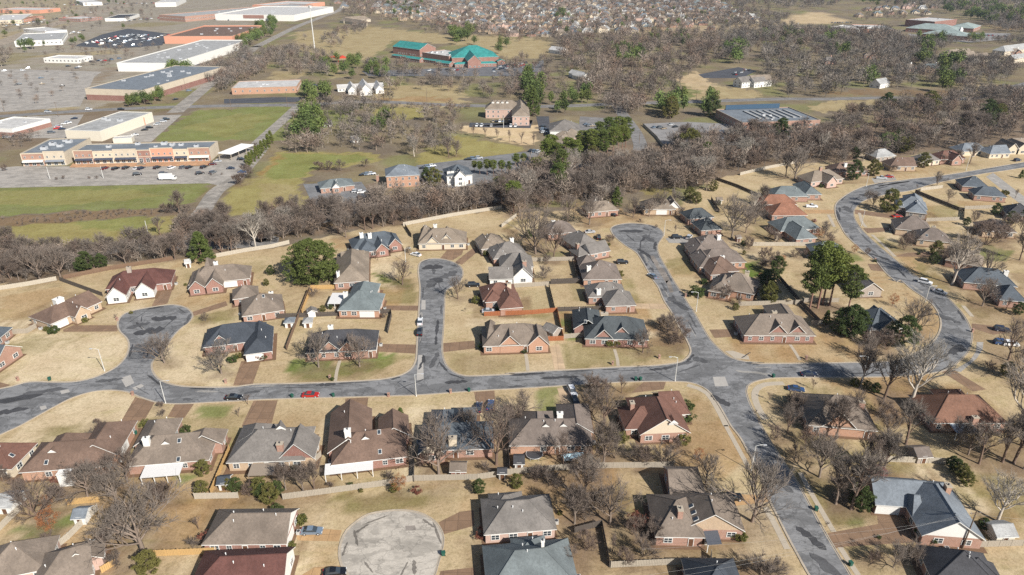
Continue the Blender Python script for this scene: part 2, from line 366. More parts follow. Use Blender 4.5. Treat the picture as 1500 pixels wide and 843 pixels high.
COVER = [  # cover letter, strength, outline
 # far
 ('w',1,'A1 -900,-300 A4 2600,-300 2600,950 A1 -900,950'),
 ('c',.8,'A1 -300,-40 1500,-40 1120,480 460,600 -300,640'), ('m',.6,'A1 -300,-40 600,-20 300,100 -300,230'),
 ('m',.85,'A1 -300,245 200,150 420,88 440,108 220,178 -300,285'), ('m',.8,'A1 230,296 640,276 640,300 240,322'), ('o',.7,'A1 -200,300 210,290 100,352 -200,366'), ('o',.7,'A1 700,130 1000,120 960,140 700,150'), ('m',.8,'A1 0,598 440,585 440,610 0,628'), ('b',.6,'A1 560,395 640,370 560,440 500,470'),
 ('l',.8,'A1 -300,600 1000,600 840,790 460,800 -300,850'),
 ('m',1,'A2 190,175 620,150 1020,190 1560,215 1560,320 1380,330 1150,250 740,225 600,330 430,330 300,300 190,260'),
 ('m',.9,'A2 60,390 260,400 200,440 60,440'), ('m',.8,'A2 360,360 480,350 460,430 380,430'),
 ('G',.95,'A1 845,775 1050,612 1570,585 1960,610 1830,680 1700,770'),
 ('O',.5,'A1 1000,700 1300,620 1500,640 1250,760'),
 ('m',1,'A2 600,470 1100,470 1140,600 820,590 590,580'), ('O',1,'A2 590,590 900,590 880,650 740,660 600,640'),
 ('r',.5,'A2 640,545 900,530 1060,545 1000,560 700,560'),
 ('s',1,'A2 1085,690 1560,690 A3 180,700 150,800 A2 1499,805 1150,730'), ('O',1,'A2 1070,745 1250,775 1440,810 1400,860 1060,843'),
 ('m',.9,'A3 0,230 250,225 250,300 60,310 -60,310'), ('s',.8,'A3 945,430 1060,390 1120,430 1130,490 1060,510 1000,480'),
 ('g',.6,'A3 1000,480 1120,520 1000,540 960,510'), ('m',1,'A3 1130,470 1400,500 1380,545 1000,545'),
 ('s',.9,'A4 190,100 300,70 420,68 440,90 560,120 400,135 190,135'), ('s',.6,'A4 -700,160 120,125 160,140 -80,165 -560,200'),
 ('m',1,'A4 320,590 480,550 1000,560 820,600 560,600 380,620'), ('b',.9,'A4 380,510 700,490 1300,510 1060,530 500,525'),
 ('s',.7,'A4 1170,460 1400,470 1390,510 1150,500'), ('d',.7,'A4 1330,130 1499,140 1499,170 1340,160'),
 # middle belt
 ('l',1,'B1 -200,560 0,600 1500,560 B2 800,480 1330,390 B4 0,230 1560,0 1560,-80 0,-30 B3 600,60 B2 1300,200 600,260 300,420 0,430 B1 1000,560 -200,640'),
 ('b',.5,'B2 300,520 800,430 1300,380 1000,370 560,400'),
 ('G',.9,'B1 -200,285 1140,257 1150,290 1100,345 900,395 400,410 -200,455'), ('O',.6,'B1 -200,300 700,290 900,330 300,380 -200,370'),
 ('b',.9,'B1 -200,460 500,408 900,398 880,428 300,480 -200,510'),
 ('O',1,'B1 -200,512 300,482 700,450 1020,428 1000,470 930,530 600,590 380,640 -200,600'), ('G',.7,'B1 400,470 800,440 900,460 700,520 450,500'),
 ('O',1,'B1 1220,330 1290,270 1400,220 1560,60 B2 140,85 660,95 660,140 300,190 250,240 210,260 290,430 0,430 -150,440'),
 ('G',.85,'B2 140,95 560,100 600,130 300,180 230,235 40,235 60,160'), ('m',.5,'B2 0,260 200,260 270,420 20,410'),
 ('r',.5,'B2 0,200 110,100 135,110 20,230'), ('O',1,'B2 860,100 1080,0 1420,70 1300,110 1010,150 870,160'),
 ('o',1,'B3 780,280 960,300 920,330 760,320'), ('d',.8,'B3 1150,250 1300,205 1499,240 B4 60,260 0,330 B3 1380,320'),
 # near yards
 ('t',1,'B3 600,50 640,60'),
 ('t',1,'B1 -200,830 300,790 600,700 940,680 1300,640 1500,610 B2 0,640 400,540 800,480 1330,395 1420,440 B3 0,430 100,420 400,400 900,440 1150,230 1300,210 B4 0,190 200,150 500,140 1560,60 D4 1700,1000 D1 -400,1000 -400,0'),
 ('T',.9,'C1 20,420 200,322 640,325 700,380 690,460 600,530 480,580 300,596 130,600 60,612 0,570 60,540 140,430'),
 ('T',.7,'C1 480,280 600,190 830,130 800,190 660,240 640,285'), ('T',.6,'C1 1140,290 1040,300 900,420 840,510 900,600 1270,615 1310,500 1100,440'),
 ('T',.8,'C1 120,843 300,745 500,660 700,655 740,690 660,820 600,843 B1 0,1900'), ('d',.6,'C1 0,130 300,80 380,100 110,260 0,310'),
 ('o',.8,'C1 1060,240 1310,190 1300,270 1050,285'), ('g',.8,'C1 1080,740 1270,720 1250,800 1060,800'),
 ('g',.95,'C2 170,480 300,460 420,470 425,580 330,590 150,560'), ('g',.95,'C2 440,500 600,460 740,445 750,480 720,510 560,550 440,575'),
 ('o',.7,'C2 130,560 430,520 800,450 820,470 560,590 200,600'),
 ('o',.9,'B2 620,720 850,790 860,843 C2 870,170 690,170 620,20'), ('g',.7,'B2 610,740 700,770 840,830 C2 760,80 640,40'),
 ('d',.9,'B2 400,560 500,540 480,620 420,620'), ('d',.6,'B2 590,660 800,640 830,690 620,700'),
 ('o',.55,'C2 1020,440 1499,430 C3 120,440 130,535 C2 1499,545 1100,560 1030,520'), ('b',.4,'C2 1040,470 1400,450 1400,540 1100,550'),
 ('o',.85,'C3 320,390 780,380 990,390 1005,440 985,470 600,515 330,525'), ('b',.6,'C3 500,390 990,330 1000,450 700,480'),
 ('b',.9,'C3 780,300 900,230 960,300 990,380 800,400'),
 ('g',.9,'C3 325,260 390,260 400,360 330,360'), ('o',.7,'C3 300,215 400,205 400,270 310,280'), ('o',.8,'C3 0,235 260,215 280,260 0,275'),
 ('m',.8,'C3 70,90 240,90 250,205 80,215'), ('g',.7,'C3 160,640 300,632 300,760 190,780'),
 ('b',.8,'C3 380,640 880,600 700,650 640,760 460,760'), ('d',.5,'C3 1000,620 1240,843 960,843'),
 ('g',.9,'D1 40,590 240,560 420,490 430,560 330,620 250,680 60,620'), ('g',.8,'D1 980,290 1100,290 1040,330 960,340'), ('b',.7,'D1 830,340 980,330 960,410 830,410'),
 ('g',.8,'D1 1190,100 1250,100 1200,240 1150,240'), ('d',.9,'D1 870,440 1040,450 1100,560 1110,700 850,710'), ('b',.6,'D1 560,440 900,420 840,640 700,720'),
 ('d',.7,'D1 1030,440 1499,440 1499,460 1180,470 1100,510'), ('d',.6,'D1 260,370 560,380 540,440 280,440'),
 ('o',.9,'D2 400,400 840,370 1180,350 1170,440 960,470 520,525'), ('b',.6,'D2 500,390 780,380 820,440 560,470'), ('d',.5,'D2 200,660 430,660 400,780 200,800'),
 ('r',.5,'D2 860,350 1190,345 1180,375 880,380'), ('m',.6,'D2 100,340 800,310 840,330 180,400'),
 ('b',.8,'D3 0,310 500,290 700,400 560,640 380,600 250,400 0,400'), ('o',.5,'D3 0,300 300,300 100,400 0,390'), ('o',.6,'D3 560,570 740,690 700,780 580,790'),
 ('b',.6,'D3 380,600 540,580 560,843 380,843'), ('d',.8,'D3 700,0 1240,0 1340,200 1200,330 930,230'), ('b',.5,'D3 1130,680 1499,740 1499,843 1150,843'),
 ('o',.95,'D4 260,270 440,330 640,450 690,545 480,610 330,400'), ('g',.6,'D4 560,500 690,540 560,600 500,600'),
 ('b',.8,'D4 570,200 1050,230 1080,300 1000,340 720,310'), ('o',.7,'D4 720,240 1000,240 960,280 740,280'),
 ('o',.8,'D4 1080,240 1499,330 1560,560 1250,540 1130,400'), ('b',.6,'D4 1150,60 1560,100 1560,330 1150,230'), ('o',.5,'D4 520,690 840,670 840,730 540,740'),
 ('d',.9,'C4 400,580 1030,560 900,640 850,843 600,780 480,620'), ('b',.8,'C4 650,600 1200,620 1100,843 700,843'), ('r',.5,'C4 650,740 840,740 800,843 660,843'),
 ('o',.8,'C4 1080,150 1220,190 1400,200 1250,260 1150,200'), ('b',.6,'C4 1180,120 1560,150 1560,640 1300,500 1210,330'),
 ('d',.8,'C4 340,170 700,340 840,430 560,480 400,380 280,200'), ('b',.6,'C4 300,170 560,200 520,400 380,330'), ('d',.7,'C4 860,100 1030,200 1035,300 1000,370 880,420 860,260'),
 ('o',.8,'B4 640,545 980,590 1050,610 860,640 760,640'), ('g',.8,'B4 1260,590 1450,640 1400,690 1270,680'), ('o',.7,'B4 970,380 1140,380 1140,450 960,450'),
 ('d',.8,'B4 780,650 1000,640 1100,780 1060,830 980,830'), ('o',.8,'B4 880,680 1060,730 1100,843 1000,843'), ('d',.7,'B4 1130,350 1400,360 1350,400 1150,390'),
 ('b',.6,'B4 1340,740 1560,760 1560,843 1400,830'),
 ('g',1,'B3 1260,705 1400,680 1450,760 1350,775'), ('g',.9,'B4 0,680 50,675 100,760 0,770'), ('g',.8,'B4 510,630 620,670 640,690 520,690'), ('d',.5,'B3 860,740 1080,690 1110,770 930,770'),
 ('o',.7,'B3 870,680 1000,660 1100,750 920,755'), ('g',.7,'B3 200,630 340,640 330,680 220,670'), ('b',.8,'B3 0,500 180,560 230,640 160,660 0,560'),
 ('b',.7,'B3 400,420 600,420 580,480 430,500'), ('o',.6,'B3 1340,430 1499,480 1499,590 1380,560'), ('r',.4,'B3 640,420 760,420 760,470 660,470'), ('o',.7,'B3 200,440 60,490 0,520 0,470'),
]
def cover_colour(X, Y):
    col = np.zeros((X.size, 3)); col[:] = PAL['w']
    w = np.minimum(6, 1.0+np.maximum(0, Y-250)*.012)
    X2 = X + wob(X, Y, 1, 14)*w*.8; Y2 = Y + wob(X, Y, 2, 14)*w*.8
    ok = Y2 > 40
    px, py = unproject(X2, np.maximum(Y2, 40))
    near = (Y < 60); col[near] = PAL['t']
    far = Y > 330; n1 = np.clip(.5+.55*wob(X, Y, 31, 70)+.3*wob(X, Y, 32, 25), 0, 1)*.55; fmix = None
    for i_, (k, s, poly) in enumerate(COVER):
        if i_ == 1: a = (n1*far)[:, None]; col = col*(1-a)+np.array((.27, .22, .12))*a; a = (np.clip(wob(X, Y, 33, 45)-.25, 0, .5)*far)[:, None]; col = col*(1-a)+np.array(PAL['G'])*a
        m = inpoly(px, py, pts(poly)) & ok
        if not m.any(): continue
        n = np.clip(.5+.5*wob(X[m], Y[m], len(poly), 9), 0, 1)
        a = (s*(.75+.25*n))[:, None] if s < 1 else 1.0
        col[m] = col[m]*(1-a) + np.array(PAL[k])*a
    return col
xs = axis(-300, 300, 1.9, -9000, 9000, 1.06); ys = axis(85, 560, 1.9, -3000, 14000, 1.035)
XX, YY = np.meshgrid(xs, ys); nx, ny = len(xs), len(ys)
gv = np.zeros((nx*ny, 3), np.float32); gv[:, 0] = XX.ravel(); gv[:, 1] = YY.ravel()
ii = np.arange(nx*ny).reshape(ny, nx)
gf = np.stack([ii[:-1, :-1], ii[:-1, 1:], ii[1:, 1:], ii[1:, :-1]], -1).reshape(-1, 4)
gme = bpy.data.meshes.new('ground')
gme.vertices.add(nx*ny); gme.vertices.foreach_set('co', gv.ravel())
gme.loops.add(gf.size); gme.loops.foreach_set('vertex_index', gf.ravel().astype(np.int32))
gme.polygons.add(len(gf)); gme.polygons.foreach_set('loop_start', np.arange(0, gf.size, 4, dtype=np.int32))
gme.update(calc_edges=True)
ca = gme.color_attributes.new('cover', 'FLOAT_COLOR', 'POINT')
cc = np.ones((nx*ny, 4), np.float32); cc[:, :3] = cover_colour(gv[:, 0].astype(float), gv[:, 1].astype(float))
ca.data.foreach_set('color', cc.ravel())
gm, nt, b = newmat('ground_cover')
at = nt.nodes.new('ShaderNodeAttribute'); at.attribute_name = 'cover'
co = coords(nt, 'World')
n1 = noise(nt, co, .06, 5, .6, .4); n2 = noise(nt, co, .5, 5, .7, .5); n3 = noise(nt, co, 1.5, 6, .8); n4 = noise(nt, coords(nt, 'World', (.35, 1, 1)), .16, 5, .65, 1.0)
c1 = mix(nt, ramp(nt, n1, [(.3, .0), (.7, 1.)]), mix(nt, 1, at.outputs['Color'], (.84, .80, .76), 'MULTIPLY'), mix(nt, 1, at.outputs['Color'], (1.10, 1.12, 1.14), 'MULTIPLY'))
c2 = mix(nt, ramp(nt, n2, [(.47, 0), (.7, .6)]), c1, mix(nt, 1, c1, (.62, .62, .54), 'MULTIPLY'))
c3 = mix(nt, ramp(nt, n4, [(.53, 0), (.72, .5)]), c2, mix(nt, 1, c2, (.72, .78, .55), 'MULTIPLY'))
c4 = mix(nt, ramp(nt, n3, [(.34, .7), (.54, 0)]), c3, mix(nt, 1, c3, (.55, .52, .48), 'MULTIPLY'))
c5 = mix(nt, ramp(nt, n3, [(.56, 0), (.8, .45)]), c4, mix(nt, 1, c4, (1.3, 1.28, 1.2), 'MULTIPLY'))
nt.links.new(c5, b.inputs['Base Color']); b.inputs['Roughness'].default_value = 1.0; b.inputs['Specular IOR Level'].default_value = .05
bump(nt, b, n3, .12, .6)
gme.materials.append(gm)
ground = struct(obj('ground', gme))

# ---------------------------------------------------------------- streets
NORTH = '''C1 -300,668 -120,655 0,636 60,625 130,604 200,597 300,600 400,598 480,585 560,558 640,515 690,460 707,400 695,360 660,325 645,290 655,250 690,220
 740,205 820,190 920,176 980,178 1030,195 1055,220 1060,240 1040,270 1000,300 960,340 915,400 860,460 835,500 840,540 870,580 920,605 1000,622 1150,628 1300,625
 C2 -30,612 200,607 400,600 600,590 700,580 780,560 830,530 855,490 862,440 868,300 878,150 880,100 B2 880,820 873,765 872,725 885,690 930,673 990,672 1050,685 1100,710 1118,745 1110,785 1085,815
 C2 1025,100 1018,180 1012,300 1005,400 1010,460 1030,510 1070,545 1130,565 1250,563 1400,555 C3 0,553 200,540 400,530 600,518 800,510 900,500 960,490 1000,465 1018,430 1005,390 985,350 950,290 915,220 870,150 840,80
 B3 805,780 760,700 720,640 660,600 610,560 585,530 580,505 612,487 680,477 770,483 830,497 865,525 868,550 847,580 837,610 850,660 890,730 930,800 C3 950,80 1000,160 1040,220 1080,290 1130,370 1190,430 1240,465 1320,487 1420,495
 C4 0,497 100,498 250,497 400,495 560,492 700,490 800,478 880,450 950,415 1010,365 1040,300 1035,240 1000,180 940,130 880,90 820,40 B4 800,800 740,750 690,690 640,650 580,600 520,540 490,490 470,450 460,400 470,365
 510,330 560,300 620,275 700,258 800,245 900,232 1000,222 1150,200 1300,175 1400,158 1499,142 1700,105 1900,70'''
OUTER = '''B4 1950,105 1700,140 1499,172 1400,188 1280,205 1150,230 1000,262 880,298 780,312 680,335 610,360 572,400 567,440 592,490 640,545 700,600 760,650 830,710 900,770
 C4 880,0 960,50 1040,100 1110,165 1170,235 1205,300 1215,360 1195,430 1150,480 1100,520 1030,545 900,560 780,570 600,574 370,575 200,576 100,580 C3 1425,585 1370,598 1332,622 1325,650 1338,700 1370,770 1410,843
 D4 90,80 160,190 240,310 310,430 380,560 450,680 540,830 640,1000 760,1200'''
INNER = '''D4 520,1200 420,1000 310,830 260,740 200,630 150,530 100,430 D3 1400,290 1340,180 1290,90 C3 1240,843 1215,800 1175,730 1130,665 1080,625 1010,602 900,597 750,598 600,603 400,615 200,628 0,640
 C2 1300,642 1100,655 860,672 600,680 400,685 200,690 0,697 C1 1300,705 1150,712 1000,720 910,718 850,710 760,680 700,655 600,645 500,655 400,685 300,735 200,790 110,840 0,890 -150,960 -420,1060'''
north, outer, inner = (catmull(gpts(s), 1.6) for s in (NORTH, OUTER, INNER))
ASPH = asphalt('street', (.215, .215, .215), .75)
struct(polysheet(north+outer+inner, 'street', ASPH, .03))
CIRC = '''D2 500,1100 500,1000 520,900 490,850 450,790 437,725 447,660 480,595 540,543 600,508 700,490 780,486 870,498 940,530 990,580 1012,640 1003,710 985,770 960,850 900,930 880,1000 880,1100'''
circ = catmull(gpts(CIRC), 1.2)
struct(polysheet(circ, 'turning_circle', asphalt('pale_circle', (.45, .41, .35), .6), .03))
kb = MB()
for line, sgn in ((north, 1), (outer, 1), (inner, 1), (circ, 1)):
    strip(kb, line, .0, .2, -.05, .14); strip(kb, line, -.34, .0, -.05, .05)
struct(kb.build('kerb', KERB))
rp = random.Random(23)
TAR = [asphalt('tar', (.06, .06, .063), .4), asphalt('tar_mid', (.10, .10, .102), .5), asphalt('tar_pale', (.30, .285, .26), .4)]
def ragged(c, d, L, w, name, mat, z):
    n = Vector((-d.y, d.x)); k = 9; poly = []
    for i in range(k+1): t = i/k*2-1; poly.append(c+d*(t*L/2)+n*(w/2*(1-t**6)*rp.uniform(.35, 1.15)))
    for i in range(k, -1, -1): t = i/k*2-1; poly.append(c+d*(t*L/2)-n*(w/2*(1-t**6)*rp.uniform(.35, 1.15)))
    struct(polysheet([(p.x, p.y, 0) for p in poly], name, mat, z, local=Vector((c.x, c.y, 0))))
for j in range(150):
    i = rp.randrange(3, len(north)-4); d = north[i+2]-north[i-2]
    bend = abs((north[i+3]-north[i]).normalized().cross((north[i]-north[i-3]).normalized())) if False else 0
    if d.length < .5: continue
    d.normalize(); n = Vector((d.y, -d.x)); c = north[i]+n*rp.choice((.9, 1.2, 2.2, 4.2, 6.2, 7.4)); L = rp.uniform(3, 13); q = c+d*L*.5; q2 = c-d*L*.5
    if min((q-p).length for p in north[::2]) < .7 or min((q2-p).length for p in north[::2]) < .7 or min((c-p).length for p in inner[::2]) < .8: continue
    ragged(c, d, L, rp.uniform(.3, 1.8), 'road_patch', TAR[rp.choice((0, 0, 0, 1, 1, 2))], .0365+j*.0002)
for j, (t, x, y, L, w, a) in enumerate((('C1', 820, 320, 10, 5, .3), ('C1', 760, 290, 8, 3, .6), ('C1', 900, 250, 9, 4, 0), ('C1', 800, 400, 8, 5, .4), ('C1', 90, 690, 14, 4, .3), ('C1', 250, 650, 12, 2.5, .25), ('C1', 60, 760, 9, 3, .3), ('C1', 600, 590, 8, 2, .2), ('B2', 950, 720, 9, 5, .2), ('B2', 1040, 760, 9, 5, .8), ('B2', 960, 800, 9, 6, 1.2), ('C2', 940, 60, 7, 4, 1.5), ('B3', 690, 520, 12, 4, 0), ('B3', 790, 560, 9, 3.5, 1.9), ('B3', 760, 640, 10, 2.5, 2.0),
     ('C3', 1070, 480, 5, 3, -.7), ('C3', 1180, 700, 7, 3, 2.1), ('C3', 950, 170, 12, 3.5, 2.0), ('C4', 1130, 420, 9, 4, .7), ('C4', 1080, 250, 9, 3, 2.2), ('B4', 640, 320, 11, 4, .2), ('B4', 530, 400, 10, 4, 1.5), ('B4', 700, 660, 10, 2.5, 2.2), ('C2', 960, 480, 10, 2, 1.4), ('C2', 1080, 600, 7, 2, .1), ('D4', 150, 330, 9, 2.4, 2.1), ('D4', 330, 640, 8, 2.2, 2.1), ('D4', 420, 800, 9, 2.6, 2.1), ('C3', 300, 575, 12, 2, .1))):
    q = G(t, x, y); ragged(Vector((q.x, q.y)), Vector((math.cos(a), math.sin(a))), L, w, 'road_patch', TAR[j % 2], .07+j*.0003)
for j, (x, y, L, w, a) in enumerate(((530, 640, 5, .8, -1.2), (560, 590, 4, .7, .8), (640, 540, 6, .5, .5), (975, 610, 7, .7, -1.2), (850, 800, 4, 1.0, -1.4), (790, 820, 5, .4, 1.3), (600, 800, 4, .5, -.9), (930, 560, 4, .6, -.7), (470, 700, 4, .6, 1.5))):
    q = G('D2', x, y); ragged(Vector((q.x, q.y)), Vector((math.cos(a), math.sin(a))), L, w, 'road_patch', asphalt('circle_stain', (.19, .17, .145), .6), .07+j*.0003)
def sheet(name, s, mat, z=.02, curve=False):
    p = gpts(s)
    if curve: p = catmull(p, 2.0, True)
    c = sum((Vector((q[0], q[1], 0)) for q in p), Vector())/len(p)
    return struct(polysheet(p, name, mat, z, local=c))
def path(name, s, width, mat, z=.03):
    line = catmull(gpts(s), 2.0); mb = MB(); strip(mb, line, -width/2, width/2, -.05, z)
    return struct(mb.build(name, mat))
PATCH = flat('patch_concrete', (.34, .32, .29), .9, 0, .2, .5, .2, 'World')
for i, s in enumerate(('C1 662,578 716,561 738,605 690,628', 'C1 726,632 775,610 792,622 745,645', 'C2 872,452 898,450 902,588 862,590', 'C2 890,150 912,150 912,202 888,202',
          'C3 1140,572 1206,570 1226,622 1152,624', 'C1 218,735 250,728 258,745 226,755', 'C1 330,648 376,640 384,655 338,666', 'D2 800,572 855,570 858,596 803,598', 'B3 790,655 815,655 905,780 885,810', 'C3 880,45 905,40 925,105 905,110')):
    sheet('road_patch', s, PATCH if i < 7 else asphalt('worn', (.25, .22, .19), .6), .036)
DRV = slabs('brown', (.20, .125, .075), 2.9); DRVT = slabs('tan', (.44, .32, .20), 3.2); DRVO = slabs('orange', (.40, .25, .12), 3.0); DRVG = slabs('grey', (.30, .28, .25), 3.0)
for s in ('C1 345,312 400,288 648,288 644,322 350,324', 'C1 832,186 872,100 950,85 920,168 862,184', 'C1 1057,214 1240,155 1250,180 1062,238', 'C1 1280,618 1325,485 1432,485 1385,618', 'C1 665,815 742,682 850,710 790,815',
          'C1 920,790 960,722 1065,720 1010,800', 'C1 1325,845 1392,702 C2 100,700 68,825', 'C1 -40,590 60,616 0,636 -60,640', 'C2 470,735 472,690 598,684 585,790 500,770', 'C2 650,390 862,394 860,444 645,432',
          'C2 680,180 876,180 874,208 680,205', 'C2 1010,386 1180,372 1185,415 1010,436', 'C2 1178,654 1290,646 1300,770 1200,770', 'C3 1120,312 1280,308 1320,345 1150,358',
          'B2 990,672 1060,590 1135,588 1110,650 1062,680', 'B2 1072,692 1170,615 1212,622 1112,705', 'B4 570,402 800,432 780,452 572,426', 'B4 612,505 760,500 770,520 640,532', 'B4 640,700 720,702 740,745 660,735',
          'C4 1042,540 1092,522 1290,640 1220,652', 'D2 985,552 1100,495 1175,485 1180,572 1012,618', 'D2 995,820 1180,800 1190,850 985,850', 'D4 420,612 700,562 690,498 800,490 905,660 860,666 520,686 465,696',
          'C4 1212,278 1320,290 1400,330 1330,340 1215,304', 'C3 690,660 760,600 882,598 870,640', 'B4 780,660 860,640 1000,632 1000,662'):
    sheet('driveway', s, DRV)
for s in ('C3 705,168 878,170 890,200 705,196', 'C3 245,402 295,390 332,534 272,540', 'C3 285,632 352,624 402,712 310,722'): sheet('driveway', s, DRVT)
for s in ('D2 200,610 250,580 452,596 436,658 210,652', 'D3 1190,420 1290,400 1440,402 1452,440 1200,470', 'D2 230,843 300,800 440,790 500,850 480,960 200,960', 'B4 290,402 462,404 462,424 300,424'): sheet('driveway', s, DRVO)
for s in ('B3 880,560 960,548 1040,560 1040,590 900,585', 'B4 660,232 780,210 800,240 680,258', 'B4 1290,222 1330,200 1420,270 1499,330 1560,400 1490,380 1400,310', 'C4 1240,380 1276,380 1272,420 1240,470 1152,545 1112,535 1200,485 1236,430'): sheet('driveway', s, DRVG)
for s, w in (('C3 1000,616 1060,634 1110,662 1140,700 1180,770 1215,843', 1.7), ('C4 180,606 80,612 30,640 22,690 50,760 80,805', 1.9), ('D4 270,280 330,390 400,510 455,605', 1.2), ('D4 490,690 540,770 590,843', 1.2),
             ('D4 80,470 140,580 200,700', 1.4), ('D3 1210,20 1270,130 1330,240', 1.2), ('B4 425,430 440,460 458,498', 1.4), ('B4 595,420 610,470 632,500', 1.4), ('B4 665,540 740,610 790,660', 1.4), ('C4 1165,180 1215,240', 1.4),
             ('C2 445,470 425,540 417,596', 1.0), ('C3 112,440 120,490 125,538', 1.1), ('C3 600,420 615,470 620,512', 1.0), ('C4 205,380 240,430 270,480', 1.0), ('C1 1180,0 1260,30', 1.0), ('B4 700,275 790,258 870,248', 1.2)):
    path('pavement', s, w, CONC)
sheet('pavement', 'C3 1205,430 1250,428 1335,456 1342,478 1262,470', CONC, .05)
# upper roads and car parks
ROADL = asphalt('pale_road', (.33, .30, .26), .7); ROADM = asphalt('mid_road', (.22, .21, .20), .5); LOTL = asphalt('pale_lot', (.36, .33, .29), .45); LOTD = asphalt('dark_lot', (.075, .078, .088), .4)
path('road', 'A1 -500,665 0,640 460,610 900,590 1499,578 A2 230,578 600,560 1100,580 A3 200,585 460,578 640,570 960,562 1499,545 A4 400,545 800,538 1050,546 1250,536 1380,515 1450,480 1650,430', 11, ROADM, .05)
path('road', 'A1 960,620 1130,480 1250,385 1400,262 A2 0,250 200,150 340,95 440,55 475,0 500,-60', 12, ROADL, .06)
path('road', 'A2 210,585 130,660 -20,800 B1 1440,60 1370,150 1290,235 1190,300 1120,400 1050,490 1010,590', 8.5, ROADL, .07)
path('road', 'B1 -300,660 0,640 380,650 700,615 1000,600 1250,596 1480,575 B2 0,540 300,470 620,385 900,370 1300,340 B3 0,250 300,180 500,140 640,110', 9, ROADM, .04)
path('road', 'A1 -300,370 -60,262 200,165 420,100 700,32 900,-20', 24, asphalt('tan_road', (.34, .28, .21), .5), .065)
path('road', 'A3 610,575 660,650 710,720 740,790 B3 740,80', 9, ROADM, .055)
sheet('car_park', 'A1 -300,370 560,395 520,420 440,585 -300,640', LOTL, .03); sheet('car_park', 'A1 405,255 560,190 700,158 940,188 890,250 650,268', LOTD, .04)
sheet('car_park', 'A1 880,395 1060,400 1120,330 1190,275 1180,250 1060,250 1000,330', LOTD, .04)
sheet('car_park', 'A1 150,640 460,630 380,760 100,760', LOTL, .035); sheet('car_park', 'A1 760,640 1000,630 830,780 620,780', LOTL, .035)
sheet('car_park', 'B1 -300,200 90,165 1150,165 1200,110 1300,60 1420,60 1380,130 1290,230 1200,270 1140,258 -300,290', LOTL, .035)
sheet('car_park', 'B1 380,172 400,150 1150,135 1160,160 900,165', slabs('terrace', (.42, .24, .13), 3), .09)
sheet('car_park', 'A1 1230,545 1499,535 A2 230,535 220,560 0,568 A1 1230,570', LOTD, .03); sheet('car_park', 'A2 560,390 900,380 1480,355 1560,330 1560,420 900,420 600,420', asphalt('church_lot', (.15, .15, .155), .4), .04)
sheet('car_park', 'A2 1155,675 1499,680 A3 150,660 140,700 A2 1490,705 1150,700', LOTD, .045)
sheet('car_park', 'A3 170,640 240,640 250,740 190,730', LOTD, .04); sheet('car_park', 'A3 410,640 560,650 640,640 640,720 560,760 400,740', ROADM, .04)
sheet('car_park', 'B2 240,262 560,250 620,330 560,370 410,420 310,415', asphalt('office_lot', (.20, .20, .20), .5), .045); sheet('car_park', 'B2 860,160 1020,140 1499,80 B3 200,80 160,130 B2 1400,240 1000,290 880,240', asphalt('office_lot', (.20, .20, .20), .5), .042)
sheet('car_park', 'A3 760,680 1000,670 1200,680 A4 400,690 420,740 A3 1300,800 860,790', asphalt('school_lot', (.26, .25, .24), .3), .045)
sheet('car_park', 'A3 1060,410 1280,370 1380,390 1300,430 1090,430', LOTD, .05); sheet('car_park', 'A4 860,185 1100,215 1190,180 1430,185 1420,215 1200,235 900,215', asphalt('school_lot', (.26, .25, .24), .3), .05)
# ---------------------------------------------------------------- trees (unit: metres, built at height ~10 then scaled)
def tubes_np(segs, n):
    """segs: list of (ax,ay,az,bx,by,bz,ra,rb) -> verts, quads, n-sided open tubes"""
    s = np.array(segs, float); a = s[:, :3]; b = s[:, 3:6]; d = b-a
    L = np.linalg.norm(d, axis=1, keepdims=True); d = d/np.maximum(L, 1e-6)
    ref = np.where(np.abs(d[:, 2:3]) < .9, np.array([[0, 0, 1.]]), np.array([[1., 0, 0]]))
    u = np.cross(d, ref); u /= np.linalg.norm(u, axis=1, keepdims=True); w = np.cross(d, u)
    V = []
    for p, r in ((a, s[:, 6:7]), (b, s[:, 7:8])):
        for i in range(n):
            t = 2*math.pi*i/n; V.append(p+u*(r*math.cos(t))+w*(r*math.sin(t)))
    V = np.stack(V, 1).reshape(-1, 3)
    base = (np.arange(len(s))*2*n)[:, None]
    F = np.concatenate([base+np.array([[i, (i+1) % n, n+(i+1) % n, n+i]]) for i in range(n)], 0)
    return V, F
def np_mesh(name, V, F, mats, mi=None):
    me = bpy.data.meshes.new(name); k = F.shape[1]
    me.vertices.add(len(V)); me.vertices.foreach_set('co', np.ascontiguousarray(V, np.float32).ravel())
    me.loops.add(F.size); me.loops.foreach_set('vertex_index', F.astype(np.int32).ravel())
    me.polygons.add(len(F)); me.polygons.foreach_set('loop_start', np.arange(0, F.size, k, dtype=np.int32))
    for m in (mats if hasattr(mats, '__len__') else [mats]): me.materials.append(m)
    if mi is not None: me.polygons.foreach_set('material_index', np.asarray(mi, np.int32))
    me.update(calc_edges=True); return me
def rot_about(v, ax, ang): return Matrix.Rotation(ang, 3, ax) @ v
